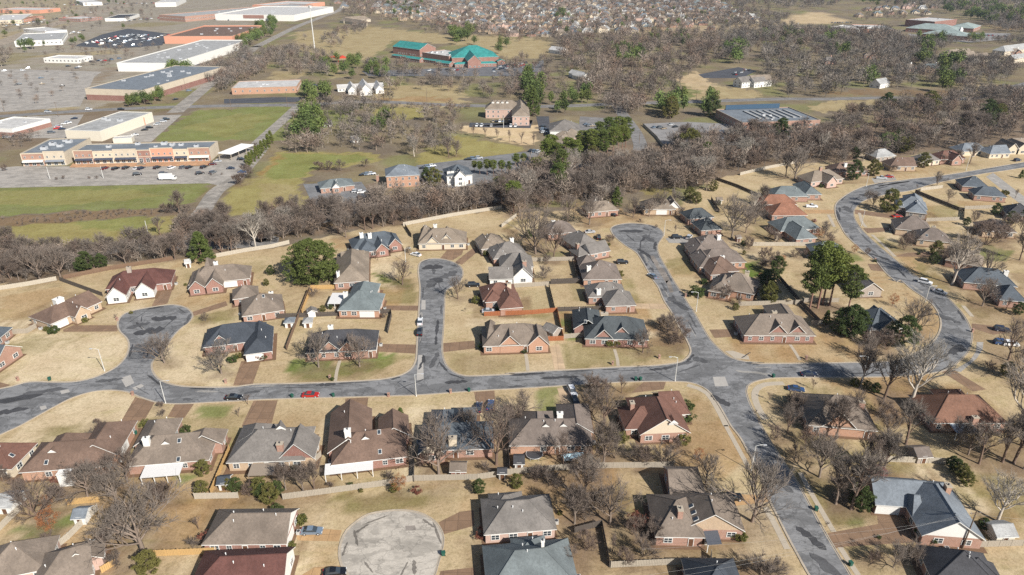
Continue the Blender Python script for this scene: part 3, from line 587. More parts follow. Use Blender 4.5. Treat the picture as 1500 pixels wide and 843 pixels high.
def bare_tree(seed, H=10., spread=.5, fork=.25, limbs=6, depth=5, twigs=5, tw=.03, lean=0., stems=1, up=.25, base_r=None):
    """returns (trunk segments, twig segments)"""
    r = random.Random(seed); trunk = []; crown = []
    br = base_r or H*.022
    def grow(p, d, L, rad, lev):
        n = 3 if lev < 2 else 2
        q = p
        for i in range(n):
            d2 = (d+Vector((r.uniform(-1, 1), r.uniform(-1, 1), r.uniform(-.6, 1)))*(.13+.03*lev)+Vector((0, 0, up*.25))).normalized()
            e = q+d2*(L/n); ra = rad*(1-.32*i/n); rb = rad*(1-.32*(i+1)/n)
            (trunk if lev < 3 else crown).append((*q, *e, ra, rb))
            if lev >= 1 and lev < depth and i < n-1 and r.random() < .75:
                side(e, d2, L*.62, rb*.6, lev+1)
            q = e; d = d2
        if lev >= depth:
            for _ in range(twigs):
                t = (d+Vector((r.uniform(-1, 1), r.uniform(-1, 1), r.uniform(-.7, 1.0)))*.9).normalized()
                s0 = p.lerp(q, r.uniform(.15, 1)); crown.append((*s0, *(s0+t*L*r.uniform(.6, 1.3)), tw*.8, tw*.4))
            return
        k = 3 if r.random() < .55 else 2
        for j in range(k): side(q, d, L*r.uniform(.6, .82), rad*.62, lev+1, .45)
    def side(p, d, L, rad, lev, amp=.8):
        ax = d.orthogonal().normalized(); ax = rot_about(ax, d, r.uniform(0, 6.283))
        grow(p, rot_about(d, ax, r.uniform(.35, .95)*amp+.15), L, max(rad, tw*.9), lev)
    for s in range(stems):
        d0 = Vector((r.uniform(-.06, .06)+lean, r.uniform(-.06, .06), 1)).normalized()
        if stems > 1: d0 = Vector((math.cos(s*6.28/stems)*.35, math.sin(s*6.28/stems)*.35, 1)).normalized()
        p = Vector((0, 0, -.3)); q = p+d0*(H*fork+.3)
        rr = br/(stems**.5); trunk.append((*p, *(p.lerp(q, .25)), rr*1.35, rr)); trunk.append((*(p.lerp(q, .25)), *q, rr, rr*.85))
        top = q+d0*H*.28+Vector((r.uniform(-.4, .4), r.uniform(-.4, .4), 0)); trunk.append((*q, *top, rr*.85, rr*.5))
        nl = max(2, limbs//stems)
        for i in range(nl):
            a = i*2.4+r.uniform(-.4, .4); t = i/max(1, nl-1); st = q.lerp(top, t*.95)
            out = spread*(1-.35*t)+.1
            d = Vector((math.cos(a)*out, math.sin(a)*out, .62+.5*t)).normalized()
            grow(st, d, H*r.uniform(.24, .32)*(1-.15*t), rr*.5, 1)
        grow(top, d0, H*.22, rr*.45, 1)
    return trunk, crown
def fit(tr, cr, H):
    z = max(max(s[2], s[5]) for s in tr+cr); k = H/z
    f = lambda L: [tuple(x*k for x in s[:6])+s[6:] for s in L]
    return f(tr), f(cr)
PROTO = {}
def bare_proto(key, bark, twig, **kw):
    tr, cr = fit(*bare_tree(**kw), kw.get('H', 10.))
    V, F = tubes_np(tr, 6); a = np_mesh('trunk_'+key, V, F, bark)
    V, F = tubes_np(cr, 3); b = np_mesh('crown_'+key, V, F, twig)
    PROTO[key] = (a, b, kw.get('H', 10.)); return len(F)
BG, BB, BW, BR = barkmat('grey', (.19, .155, .125)), barkmat('brown', (.15, .11, .085)), barkmat('white', (.42, .38, .32)), barkmat('red', (.20, .125, .095))
TG, TB, TW_, TR = barkmat('twig_grey', (.18, .155, .132)), barkmat('twig_brown', (.152, .125, .105)), barkmat('twig_pale', (.27, .245, .21)), barkmat('twig_red', (.16, .125, .103))
nt_ = 0
nt_ += bare_proto('b0', BG, TG, seed=3, H=10., spread=.75, fork=.16, limbs=8, depth=4, twigs=4, tw=.02)
nt_ += bare_proto('b1', BB, TB, seed=8, H=10., spread=.62, fork=.2, limbs=7, depth=4, twigs=4, tw=.02)
nt_ += bare_proto('b2', BG, TG, seed=21, H=10., spread=.85, fork=.12, limbs=8, depth=4, twigs=4, tw=.02, lean=.12)
nt_ += bare_proto('s0', BG, TB, seed=5, H=14., spread=.42, fork=.3, limbs=8, depth=4, twigs=6, tw=.03, up=.45)
nt_ += bare_proto('s1', BB, TG, seed=14, H=14., spread=.36, fork=.34, limbs=7, depth=4, twigs=6, tw=.03, up=.5)
nt_ += bare_proto('s2', BB, TB, seed=77, H=14., spread=.48, fork=.26, limbs=8, depth=4, twigs=6, tw=.03, up=.4, lean=.08)
nt_ += bare_proto('w0', BW, TW_, seed=31, H=14., spread=.55, fork=.3, limbs=8, depth=4, twigs=4, tw=.026, up=.35)
nt_ += bare_proto('m0', BB, TR, seed=44, H=5., spread=.7, fork=.08, limbs=9, depth=3, twigs=7, stems=3, tw=.022)
nt_ += bare_proto('m1', BG, TB, seed=45, H=5., spread=.9, fork=.06, limbs=9, depth=3, twigs=7, stems=3, tw=.022)
nt_ += bare_proto('y0', BB, TB, seed=51, H=5., spread=.4, fork=.3, limbs=5, depth=2, twigs=8, tw=.02)

def leaf_quads(r, centres, per, size, rad, flat_=.6):
    """clumps of small leaf faces round the given centres"""
    c = np.repeat(np.array(centres, float), per, 0); n = len(c)
    off = r.normal(size=(n, 3)); off /= np.linalg.norm(off, axis=1, keepdims=True); off *= (r.rand(n, 1)**.45)*rad
    off[:, 2] *= flat_; c = c+off
    u = r.normal(size=(n, 3)); u /= np.linalg.norm(u, axis=1, keepdims=True)
    v = np.cross(u, r.normal(size=(n, 3))); v /= np.linalg.norm(v, axis=1, keepdims=True)
    sz = size*(.6+.8*r.rand(n, 1)); u = u*sz; v = v*sz*.55
    V = np.stack([c-u, c-v, c+u, c+v], 1).reshape(-1, 3); F = np.arange(4*n).reshape(-1, 4)
    return V, F
def ever_proto(key, bark, leaf, H, centres, trunk, per, size, rad, seed, flat_=.6):
    r = np.random.RandomState(seed); V, F = leaf_quads(r, centres, per, size, rad, flat_)
    b = np_mesh('crown_'+key, V, F, leaf); V, F = tubes_np(trunk, 6); a = np_mesh('trunk_'+key, V, F, bark)
    PROTO[key] = (a, b, H)
L1, L2, L3, L4, L5 = leafmat('pine', (.085, .125, .035)), leafmat('dark', (.058, .088, .03)), leafmat('bright', (.12, .16, .04)), leafmat('olive', (.12, .13, .042)), leafmat('russet', (.26, .13, .06))
def shell(r, n, H, z0, wid, fn, inner=.55):
    out = []
    for _ in range(n):
        t = r.random(); a = r.uniform(0, 6.283); R_ = wid*fn(t)*(inner+(1-inner)*r.random()**.5)*(1+.16*math.sin(3*a+7*t)+.12*math.sin(7*a+t*9)+r.uniform(-.08, .14))
        out.append((R_*math.cos(a), R_*math.sin(a), z0+(H-z0)*t))
    return out
r_ = random.Random(99)
def branches(cs, H, z0, rad):
    t = [(0, 0, -.3, 0, 0, H*.5, rad, rad*.7), (0, 0, H*.5, 0, 0, H*.93, rad*.7, rad*.15)]
    for c in r_.sample(cs, min(26, len(cs))): t.append((0, 0, max(z0*.8, c[2]-.8-.1*H*r_.random()), c[0]*.85, c[1]*.85, c[2], rad*.25, rad*.07))
    return t
dome = lambda t: math.sqrt(max(0, 1-(2*t-1)**2))**.8
cs = shell(r_, 520, 10, 1.0, 4.4, lambda t: math.sqrt(max(.06, 1-((t-.4)/.6)**2)) if t > .4 else .82+.45*t, .55); ever_proto('p0', BR, L1, 10, cs, branches(cs, 10, 1.6, .3), 48, .15, .62, 1)
cs = shell(r_, 120, 14, 6.5, 3.0, dome, .2); ever_proto('t0', BR, L3, 14, cs, branches(cs, 14, 6, .25), 60, .2, .95, 2, .5)
cs = shell(r_, 100, 14, 5.0, 2.7, dome, .15); ever_proto('t1', BR, L1, 14, cs, branches(cs, 14, 5, .25), 60, .2, .95, 12, .45)
cs = shell(r_, 150, 10, .6, 2.9, lambda t: (1-t)**.8+.05, .45); ever_proto('c0', BB, L1, 10, cs, branches(cs, 10, .6, .2), 70, .17, .65, 3)
cs = shell(r_, 120, 8, .5, 3.0, lambda t: math.sin((t*.9+.1)*math.pi)**.55, .4); ever_proto('e0', BB, L2, 8, cs, branches(cs, 8, .5, .18), 62, .17, .62, 4, .75)
cs = shell(r_, 120, 8, .8, 3.1, lambda t: math.sin((t*.85+.15)*math.pi)**.6, .4); ever_proto('e1', BB, L4, 8, cs, branches(cs, 8, .8, .18), 62, .17, .62, 5, .75)
cs = shell(r_, 70, 6, .2, 1.25, lambda t: (1-t)**.6*.9+.1, .4); ever_proto('a0', BB, L3, 6, cs, branches(cs, 6, .3, .12), 70, .13, .45, 6, 1)
cs = shell(r_, 40, 1.3, .15, .9, dome, .4); ever_proto('u0', BB, L2, 1.3, cs, [(0, 0, -.1, 0, 0, .7, .05, .03), (0, 0, .2, .3, .1, .8, .03, .02)], 40, .09, .26, 7, .9)
cs = shell(r_, 40, 1.3, .15, .9, dome, .4); ever_proto('u1', BB, L4, 1.3, cs, [(0, 0, -.1, 0, 0, .7, .05, .03), (0, 0, .2, -.3, .1, .8, .03, .02)], 40, .09, .26, 8, .9)
cs = shell(r_, 90, 9, 2.2, 3.2, dome, .3); ever_proto('k0', BB, L5, 9, cs, branches(cs, 9, 2, .2), 26, .14, .8, 9, .8)
cs = shell(r_, 40, 1.6, .1, 1.2, dome, .4); ever_proto('k1', BB, leafmat('dull_red', (.16, .07, .05)), 1.6, cs, [(0, 0, -.1, 0, 0, .9, .05, .03), (0, 0, .2, .3, .1, 1.0, .03, .02)], 30, .09, .3, 10, .9)
VAR = {'b': ('b0', 'b1', 'b2'), 's': ('s0', 's1', 's2'), 'w': ('w0',), 'm': ('m0', 'm1'), 'y': ('y0',), 'p': ('p0',), 't': ('t0', 't1'), 'c': ('c0',), 'e': ('e0', 'e1'), 'a': ('a0',), 'u': ('u0', 'u1'), 'k': ('k0',), 'd': ('k1',)}
KIND = {'b': ('bare_tree', 'bare spreading tree', 'tree'), 's': ('bare_tree', 'tall slender bare tree', 'tree'), 'w': ('bare_tree', 'pale barked leafless tree', 'tree'), 'm': ('bare_shrub', 'leafless many stemmed bush', 'bush'),
        'y': ('young_tree', 'small young bare tree', 'tree'), 'p': ('pine_tree', 'big round crowned pine', 'tree'), 't': ('pine_tree', 'tall pine with high crown', 'tree'), 'c': ('conifer_tree', 'cone shaped dark conifer', 'tree'),
        'e': ('evergreen_tree', 'bushy broadleaf evergreen', 'tree'), 'a': ('arborvitae', 'narrow green arborvitae', 'tree'), 'u': ('evergreen_shrub', 'clipped green shrub', 'shrub'), 'k': ('oak_tree', 'tree holding rusty brown leaves', 'tree'),
        'd': ('red_shrub', 'low dark red shrub', 'shrub')}
def plant(kind, loc, h, label, group=None, wide=1.0, rz=None, key=None):
    key = key or rnd.choice(VAR[kind]); a, b, H = PROTO[key]; k = h/H
    nm, _, cat = KIND[kind]
    t = thing(nm, label, cat, (loc[0], loc[1], 0), rnd.uniform(0, 6.28) if rz is None else rz, group)
    t.scale = (k*wide, k*wide, k)
    obj('trunk' if cat == 'tree' else 'stem', a, t); obj('crown' if cat == 'tree' else 'foliage', b, t)
    return t
# ---------------------------------------------------------------- building parts shared by all houses
def _win(mun=True):
    m = MB(); w, h, d, t = .6, .75, .07, .09
    m.box(-w, w, -d, .02, -h, -h+t); m.box(-w, w, -d, .02, h-t, h); m.box(-w, -w+t, -d, .02, -h+t, h-t); m.box(w-t, w, -d, .02, -h+t, h-t)
    m.box(-.03, .03, -d+.01, .02, -h+t, h-t); m.box(-w+t, w-t, -d+.012, .02, -.03, .03)
    return m.mesh('window_frame', [WHITE])
WIN_ME = _win()
_m = MB(); _m.box(-.54, .54, -.03, .01, -.69, .69); PANE_ME = _m.mesh('window_pane', [GLASS])
_m = MB(); _m.box(-.5, .5, -.06, .02, 0, 2.1); _m.box(-.62, -.5, -.1, .02, 0, 2.2, 1); _m.box(.5, .62, -.1, .02, 0, 2.2, 1); _m.box(-.62, .62, -.1, .02, 2.1, 2.25, 1)
DOOR_ME = _m.mesh('door', [flat('door_brown', (.12, .06, .035), .5), WHITE])
_m = MB()
for i in range(4): _m.box(-2.45, 2.45, -.05, .02, .02+i*.55, .55+i*.55-.03)
_m.box(-2.6, -2.45, -.08, .02, 0, 2.3); _m.box(2.45, 2.6, -.08, .02, 0, 2.3); _m.box(-2.6, 2.6, -.08, .02, 2.2, 2.4)
GAR_ME = _m.mesh('garage_door', [WHITE])
_m = MB(); _m.tube((0, 0, -.3), (0, 0, .45), .08, .08, 6, 0, True); _m.tube((0, 0, .45), (0, 0, .6), .14, .1, 6, 0, True); VENT_ME = _m.mesh('vent_pipe', [flat('vent_white', (.7, .7, .68), .5)])
_m = MB(); _m.box(-.45, .45, -.6, .6, -.2, .12); _m.box(-.38, .38, -.52, .52, .12, .15, 1); SKY_ME = _m.mesh('skylight', [WHITE, GLASS])
ROOFS = dict(brown=(.15, .10, .075), tan=(.215, .175, .135), grey=(.17, .155, .14), greybrown=(.185, .15, .12), red=(.115, .052, .043), redbrown=(.15, .078, .058), dark=(.055, .055, .06), slate=(.085, .10, .115), blueblack=(.05, .058, .07),
             teal=(.145, .17, .172), tealdark=(.066, .075, .079), greyblue=(.16, .18, .20), greenteal=(.035, .215, .20), white=(.46, .45, .43), orange=(.23, .11, .07), rust=(.17, .09, .06), lightgrey=(.32, .32, .31), bluegreen=(.14, .16, .162), taupe=(.165, .135, .115), sage=(.25, .30, .285))
WALLS = dict(brick=(.315, .17, .12), redbrick=(.25, .115, .085), orange=(.39, .21, .13), tanbrick=(.42, .30, .19), cream=(.54, .46, .345), white=(.66, .645, .60), pink=(.46, .31, .25), stone=(.48, .41, .31), greybrick=(.30, .25, .21), salmon=(.55, .27, .18), yellow=(.60, .55, .45), dkbrick=(.20, .08, .06))
def R_(n): return roofmat(n, ROOFS[n])
def W_(n): return brickmat(n, WALLS[n]) if n not in ('white', 'cream', 'yellow', 'salmon') else flat('wall_'+n, WALLS[n], .75, 0, .09, .4, .2, 'World')
AVOID = []
HOUSES = []       # (label, centre, radius)
class Wing: pass
def wing_h(w, x, y):
    dx, dy = x-w.c[0], y-w.c[1]
    u, v = (dx, dy) if w.ax == 0 else (dy, -dx)
    if abs(u) > w.L/2 or abs(v) > w.W/2: return -1
    d = w.W/2-abs(v)
    e = w.ends[0] if u < 0 else w.ends[1]
    if e == 'h': d = min(d, (w.L/2-abs(u))*(w.W/2)/max(.1, min(w.W/2, w.L/2)))
    return w.e+w.p*d
def parse(s):
    out = []
    for part in s.split(';'):
        t = None; ps = []; rest = []
        for w in part.split():
            if len(w) == 2 and w[0] in 'ABCD' and w[1] in '1234': t = w
            elif ',' in w: a, b_ = w.split(','); ps.append((t, float(a), float(b_)))
            else: rest.append(w)
        if ps: out.append((rest, ps))
    return out
def house(label, roof, wall, wings, extras='', gable=None, trim=None, eave=2.9, pitch=.7, name='house', cat='house', group=None, winrows=None, door=True, seed=0):
    r = random.Random(hash(label) % 9999 if False else sum(map(ord, label))+seed)
    rm, wm, tm = R_(roof), W_(wall), trim or WHITE
    gm_ = wm if gable is None else W_(gable)
    W = []
    for k, (rest, ps) in enumerate(parse(wings)):
        w = Wing(); w.e = eave; w.p = pitch; w.gm = gm_; w.wm = wm; w.rm = rm
        w.W = float(rest[0]); w.ends = rest[1]
        for o in rest[2:]:
            key, val = o.split('=')
            if key == 'e': w.e = float(val)
            elif key == 'p': w.p = float(val)
            elif key == 'g': w.gm = W_(val)
            elif key == 'w': w.wm = W_(val)
            elif key == 'r': w.rm = R_(val)
        if w.ends == 'ig' and not any(o.startswith('p=') for o in rest): w.p = 1.02
        A = G(*ps[0], w.e); B = G(*ps[1], w.e)
        if k == 0:
            d = B-A; ang = math.atan2(d.y, d.x); org = (A+B)/2; org.z = 0; rot = Matrix.Rotation(-ang, 3, 'Z')
        a = rot @ (A-org); b = rot @ (B-org); d = b-a
        w.c = ((a.x+b.x)/2, (a.y+b.y)/2); w.e += .004*k; w.p += .003*k
        if abs(d.x) >= abs(d.y):
            w.ax = 0; w.L = abs(d.x)
            if d.x < 0: w.ends = w.ends[::-1]
        else:
            w.ax = 1; w.L = abs(d.y)
            if d.y < 0: w.ends = w.ends[::-1]
        w.L = max(w.L, 2.5); W.append(w)
    root = thing(name, label, cat, org, ang, group)
    inv = rot.inverted()
    def hmax(x, y): return max(wing_h(w, x, y) for w in W)
    def inside(x, y, skip, z=1.0):
        for w in W:
            if w is skip: continue
            dx, dy = x-w.c[0], y-w.c[1]; u, v = (dx, dy) if w.ax == 0 else (dy, -dx)
            if abs(u) < w.L/2-.3 and abs(v) < w.W/2-.3 and z < w.e: return True
        return False
    def pick(t, x, y):
        """where the sight line through a picture point meets the roof"""
        last = None
        for i in range(400):
            z = 16-i*.04; q = rot @ (G(t, x, y, z)-org); h = hmax(q.x, q.y)
            if h > 0 and z <= h: return Vector((q.x, q.y, h))
        q = rot @ (G(t, x, y, 3.5)-org); return Vector((q.x, q.y, 3.5))
    def down(x, y):
        e = .25; g = Vector((hmax(x+e, y)-hmax(x-e, y), hmax(x, y+e)-hmax(x, y-e)))/(2*e)
        return -g
    segs = []
    for w in W:
        M = Matrix.Translation((w.c[0], w.c[1], 0)) @ Matrix.Rotation(math.pi/2*w.ax, 4, 'Z')
        a, b, z, rise = w.L/2, w.W/2, w.e, w.p*w.W/2
        ha = min(b, a) if w.ends[0] == 'h' else 0; hb = min(b, a) if w.ends[1] == 'h' else 0
        A, B = -a+ha, a-hb
        if A > B: A = B = (A+B)/2
        top = [(-a, -b, z), (a, -b, z), (a, b, z), (-a, b, z), (A, 0, z+rise), (B, 0, z+rise)]
        th = .2; vs = top+[(x, y, q-th) for x, y, q in top]; fs = [(0, 1, 5, 4), (2, 3, 4, 5)]; mi = [0, 0]
        edges = [(0, 1), (2, 3)]
        if w.ends[0] == 'h': fs.append((3, 0, 4)); mi.append(0); edges.append((3, 0))
        else: edges += [(3, 4), (4, 0)]
        if w.ends[1] == 'h': fs.append((1, 2, 5)); mi.append(0); edges.append((1, 2))
        else: edges += [(1, 5), (5, 2)]
        nb = len(fs)
        for f in fs[:nb]: fs.append(tuple(i+6 for i in reversed(f))); mi.append(1)
        for i, j in edges: fs.append((j, i, i+6, j+6)); mi.append(1)
        m = MB(); m.v = [tuple(M @ Vector(v)) for v in vs]; m.f = [list(f) for f in fs]; m.m = mi
        ro = m.build('roof', [w.rm, tm], root)
        cp = MB(); q = lambda v: M @ Vector(v)
        cp.tube(q(top[4]), q(top[5]), .11, .11, 4)
        if w.ends[0] == 'h': cp.tube(q(top[0]), q(top[4]), .1, .1, 4); cp.tube(q(top[3]), q(top[4]), .1, .1, 4)
        if w.ends[1] == 'h': cp.tube(q(top[1]), q(top[5]), .1, .1, 4); cp.tube(q(top[2]), q(top[5]), .1, .1, 4)
        cp.build('ridge_cap', w.rm, ro)
        i_ = .42; ia = i_ if w.ends[0] != 'i' else .2; ib = i_ if w.ends[1] != 'i' else .2
        m = MB(); m.box(-a+ia, a-ib, -b+i_, b-i_, -.1, z-.05, 0, M); m.build('wall', w.wm, root)
        for end, s, ins in ((w.ends[0], -1, ia), (w.ends[1], 1, ib)):
            if end == 'g':
                x0 = s*(a-ins); x1 = s*(a-ins-.25); hh = (b-i_)*w.p
                m = MB(); vv = [(x0, -b+i_, z-.05), (x0, b-i_, z-.05), (x0, 0, z-.05+hh), (x1, -b+i_, z-.05), (x1, b-i_, z-.05), (x1, 0, z-.05+hh)]
                m.add([M @ Vector(v) for v in vv], [(0, 1, 2), (5, 4, 3), (1, 4, 5, 2), (0, 2, 5, 3), (0, 3, 4, 1)]); m.build('gable', w.gm, root)
        for (p0, p1, nrm, kind) in (((-a+i_, -b+i_), (a-i_, -b+i_), (0, -1), 's'), ((a-i_, b-i_), (-a+i_, b-i_), (0, 1), 's'), ((a-ib, -b+i_), (a-ib, b-i_), (1, 0), w.ends[1]), ((-a+ia, b-i_), (-a+ia, -b+i_), (-1, 0), w.ends[0])):
            if kind == 'i': continue
            P0 = M @ Vector((*p0, 0)); P1 = M @ Vector((*p1, 0)); nn = M.to_3x3() @ Vector((*nrm, 0)); segs.append((P0, P1, nn, w, kind))
    used = []
    ex = parse(extras)
    for rest, ps in ex:
        if rest[0] == 'gar':
            q = rot @ (G(*ps[0], 1.2)-org); best = None
            for P0, P1, nn, w, kd in segs:
                L = (P1-P0).length; d = (P1-P0).normalized(); t = max(2.7, min(L-2.7, (q-P0).dot(d))) if L > 5.4 else L/2
                s = P0+d*t; dd = (Vector((s.x, s.y))-Vector((q.x, q.y))).length + (3 if inside(s.x+nn.x*.8, s.y+nn.y*.8, w) else 0)
                if best is None or dd < best[0]: best = (dd, s, nn, L)
            _, s, nn, L = best
            o = obj('garage_door', GAR_ME, root, (s.x+nn.x*.02, s.y+nn.y*.02, 0), math.atan2(nn.x, -nn.y)); o.scale = (min(1, (L-.3)/5.2), 1, 1)
            used.append((s.x, s.y, 3.2))
    nw = 0; done_door = not door
    for P0, P1, nn, w, kd in segs:
        L = (P1-P0).length; d = (P1-P0).normalized(); rows = winrows or (1 if w.e < 4.6 else 2 if w.e < 7.5 else 3)
        rz = math.atan2(nn.x, -nn.y)
        n = max(1, int(L/3.4)) if kd != 'g' else max(1, int(L/4.2))
        if L < 1.6: continue
        for i in range(n):
            t = L*(i+.5)/n + (r.uniform(-.35, .35) if rows == 1 else 0); s = P0+d*t
            if inside(s.x+nn.x*.5, s.y+nn.y*.5, w) or inside(s.x, s.y, w): continue
            if any(math.hypot(s.x-u[0], s.y-u[1]) < u[2] for u in used): continue
            wn_ = (inv @ nn)
            if not done_door and kd == 's' and wn_.y < -.3 and i >= n//2:
                obj('door', DOOR_ME, root, (s.x+nn.x*.02, s.y+nn.y*.02, .05), rz); done_door = True; continue
            if rows == 1 and r.random() < .2 and kd != 'g': continue
            for k in range(rows):
                zc = 1.55+k*(w.e/rows if rows > 1 else 0)
                sx = r.choice((1.0, 1.3, 1.6)) if rows == 1 else 1.0
                if kd == 'g': sx = 1.7
                f = obj('window', WIN_ME, root, (s.x+nn.x*.02, s.y+nn.y*.02, zc), rz, (sx, 1, 1.0 if rows > 1 else .95)); obj('pane', PANE_ME, f); nw += 1
    for rest, ps in ex:
        k = rest[0]
        if k == 'chim':
            q = rot @ (G(*ps[0], 6.6)-org); h = max(2, hmax(q.x, q.y)); sx, sy = (.75, .55) if len(rest) < 3 else tuple(float(v) for v in rest[2].split('x'))
            m = MB(); m.box(-sx, sx, -sy, sy, -h, 1.5); m.box(-sx-.1, sx+.1, -sy-.1, sy+.1, 1.5, 1.72, 1); m.tube((0, 0, 1.7), (0, 0, 2.1), .2, .17, 6, 2, True)
            m.build('chimney', [W_(rest[1]), W_(rest[1]) if rest[1] == 'white' else CONC, DARK], root, loc=(q.x, q.y, h+.15))
        elif k == 'sky':
            q = pick(*ps[0]); g = down(q.x, q.y); nrm = Vector((g.x, g.y, 1)).normalized()
            o = obj('skylight', SKY_ME, root, q); o.rotation_euler = nrm.to_track_quat('Z', 'Y').to_euler()
        elif k == 'tri':
            q = pick(*ps[0]); g = down(q.x, q.y); rz = math.atan2(g.x, -g.y) if g.length > .05 else 0
            m = MB(); hw, hh, dp = 1.25, 1.0, 2.6
            m.add([(-hw, 0, 0), (hw, 0, 0), (0, 0, hh), (0, dp, hh), (-hw, .2, -.8), (hw, .2, -.8)], [(0, 1, 2), (0, 4, 5, 1)], 0)
            m.add([(-hw-.15, -.15, -.12), (0, -.15, hh+.02), (0, dp, hh+.02), (-hw-.15, dp*.2, -.12)], [(0, 1, 2, 3)], 1)
            m.add([(hw+.15, -.15, -.12), (hw+.15, dp*.2, -.12), (0, dp, hh+.02), (0, -.15, hh+.02)], [(0, 1, 2, 3)], 1)
            m.build('dormer', [WHITE, rm], root, loc=q, rz=rz)
        elif k == 'dorm':
            q = pick(*ps[0]); m = MB(); m.box(-.9, .9, 0, 3, -1.2, 1.3); m.add([(-1.05, -.15, 1.3), (1.05, -.15, 1.3), (0, -.15, 2.1), (0, 3, 2.1), (-1.05, 3, 1.3), (1.05, 3, 1.3)], [(0, 1, 2), (0, 2, 3, 4), (1, 5, 3, 2)], 1)
            o = m.build('dormer', [WHITE, rm], root, loc=q); f = obj('window', WIN_ME, o, (0, -.02, .3)); f.scale = (.9, 1, .9); 
        elif k == 'patio':
            q = rot @ (G(*ps[0], 2.5)-org); sx, sy = (float(v)/2 for v in rest[2].split('x')); pm = {'white': flat('patio_white', (.56, .55, .53), .6, 0, .12), 'metal': flat('awning_metal', (.30, .34, .37), .4, .4, .2), 'wood': woodmat('pergola', (.26, .21, .16)), 'dark': flat('awning_dark', (.09, .10, .12), .6, 0, .2)}[rest[1]]
            c = MB(); c.add([(-sx, -sy, -.1), (sx, -sy, -.1), (sx, sy, .25), (-sx, sy, .25), (-sx, -sy, -.22), (sx, -sy, -.22), (sx, sy, .12), (-sx, sy, .12)], [(0, 1, 2, 3), (4, 7, 6, 5), (0, 4, 5, 1), (1, 5, 6, 2), (2, 6, 7, 3), (3, 7, 4, 0)])
            co_ = c.build('patio_cover', pm, root, loc=(q.x, q.y, 2.5))
            for px_ in np.linspace(-sx+.15, sx-.15, 4 if sx > 3 else 3):
                c = MB(); c.box(-.08, .08, -.08, .08, -2.5, -.15); c.build('post', WHITE if rest[1] != 'wood' else pm, co_, loc=(px_, -sy+.2, 0))
        elif k == 'unit':
            q = pick(*ps[0]); m = MB(); m.box(-1.1, 1.1, -.9, .9, -.3, 1.0); m.tube((0, 0, 1), (0, 0, 1.15), .6, .6, 8, 1, True); m.build('rooftop_unit', [steel(), DARK], root, loc=q)
    for i in range(r.randint(2, 4) if roof not in ('white', 'greenteal') and name != 'shed' else 0):
        w = r.choice(W[:2]); x = w.c[0]+(r.uniform(-.35, .35)*w.L if w.ax == 0 else r.uniform(-.3, .3)*w.W); y = w.c[1]+(r.uniform(-.3, .3)*w.W if w.ax == 0 else r.uniform(-.35, .35)*w.L)
        h = hmax(x, y)
        if h > 0: obj('vent_pipe', VENT_ME, root, (x, y, h))
    if name == 'house' and org.y < 420:
        mm = flat('mulch', (.16, .10, .062), .95, 0, .35, 1.5, .1, 'World')
        for k, w in enumerate(W):
            M = Matrix.Translation((w.c[0], w.c[1], 0)) @ Matrix.Rotation(math.pi/2*w.ax, 4, 'Z'); e = r.uniform(.35, .9)
            m = MB(); m.add([M @ Vector(v) for v in ((-w.L/2-e, -w.W/2-e, .05+.004*k), (w.L/2+e*.6, -w.W/2-e, .05+.004*k), (w.L/2+e*.6, w.W/2+.3, .05+.004*k), (-w.L/2-e, w.W/2+.3, .05+.004*k))], [(0, 1, 2, 3)])
            struct(m.build('planting_bed', mm, None, loc=org, rz=ang))
    rad = max(max(w.L, w.W)/2+math.hypot(*w.c) for w in W)
    HOUSES.append((label, Vector((org.x, org.y)), rad, W, rot, org)); return root

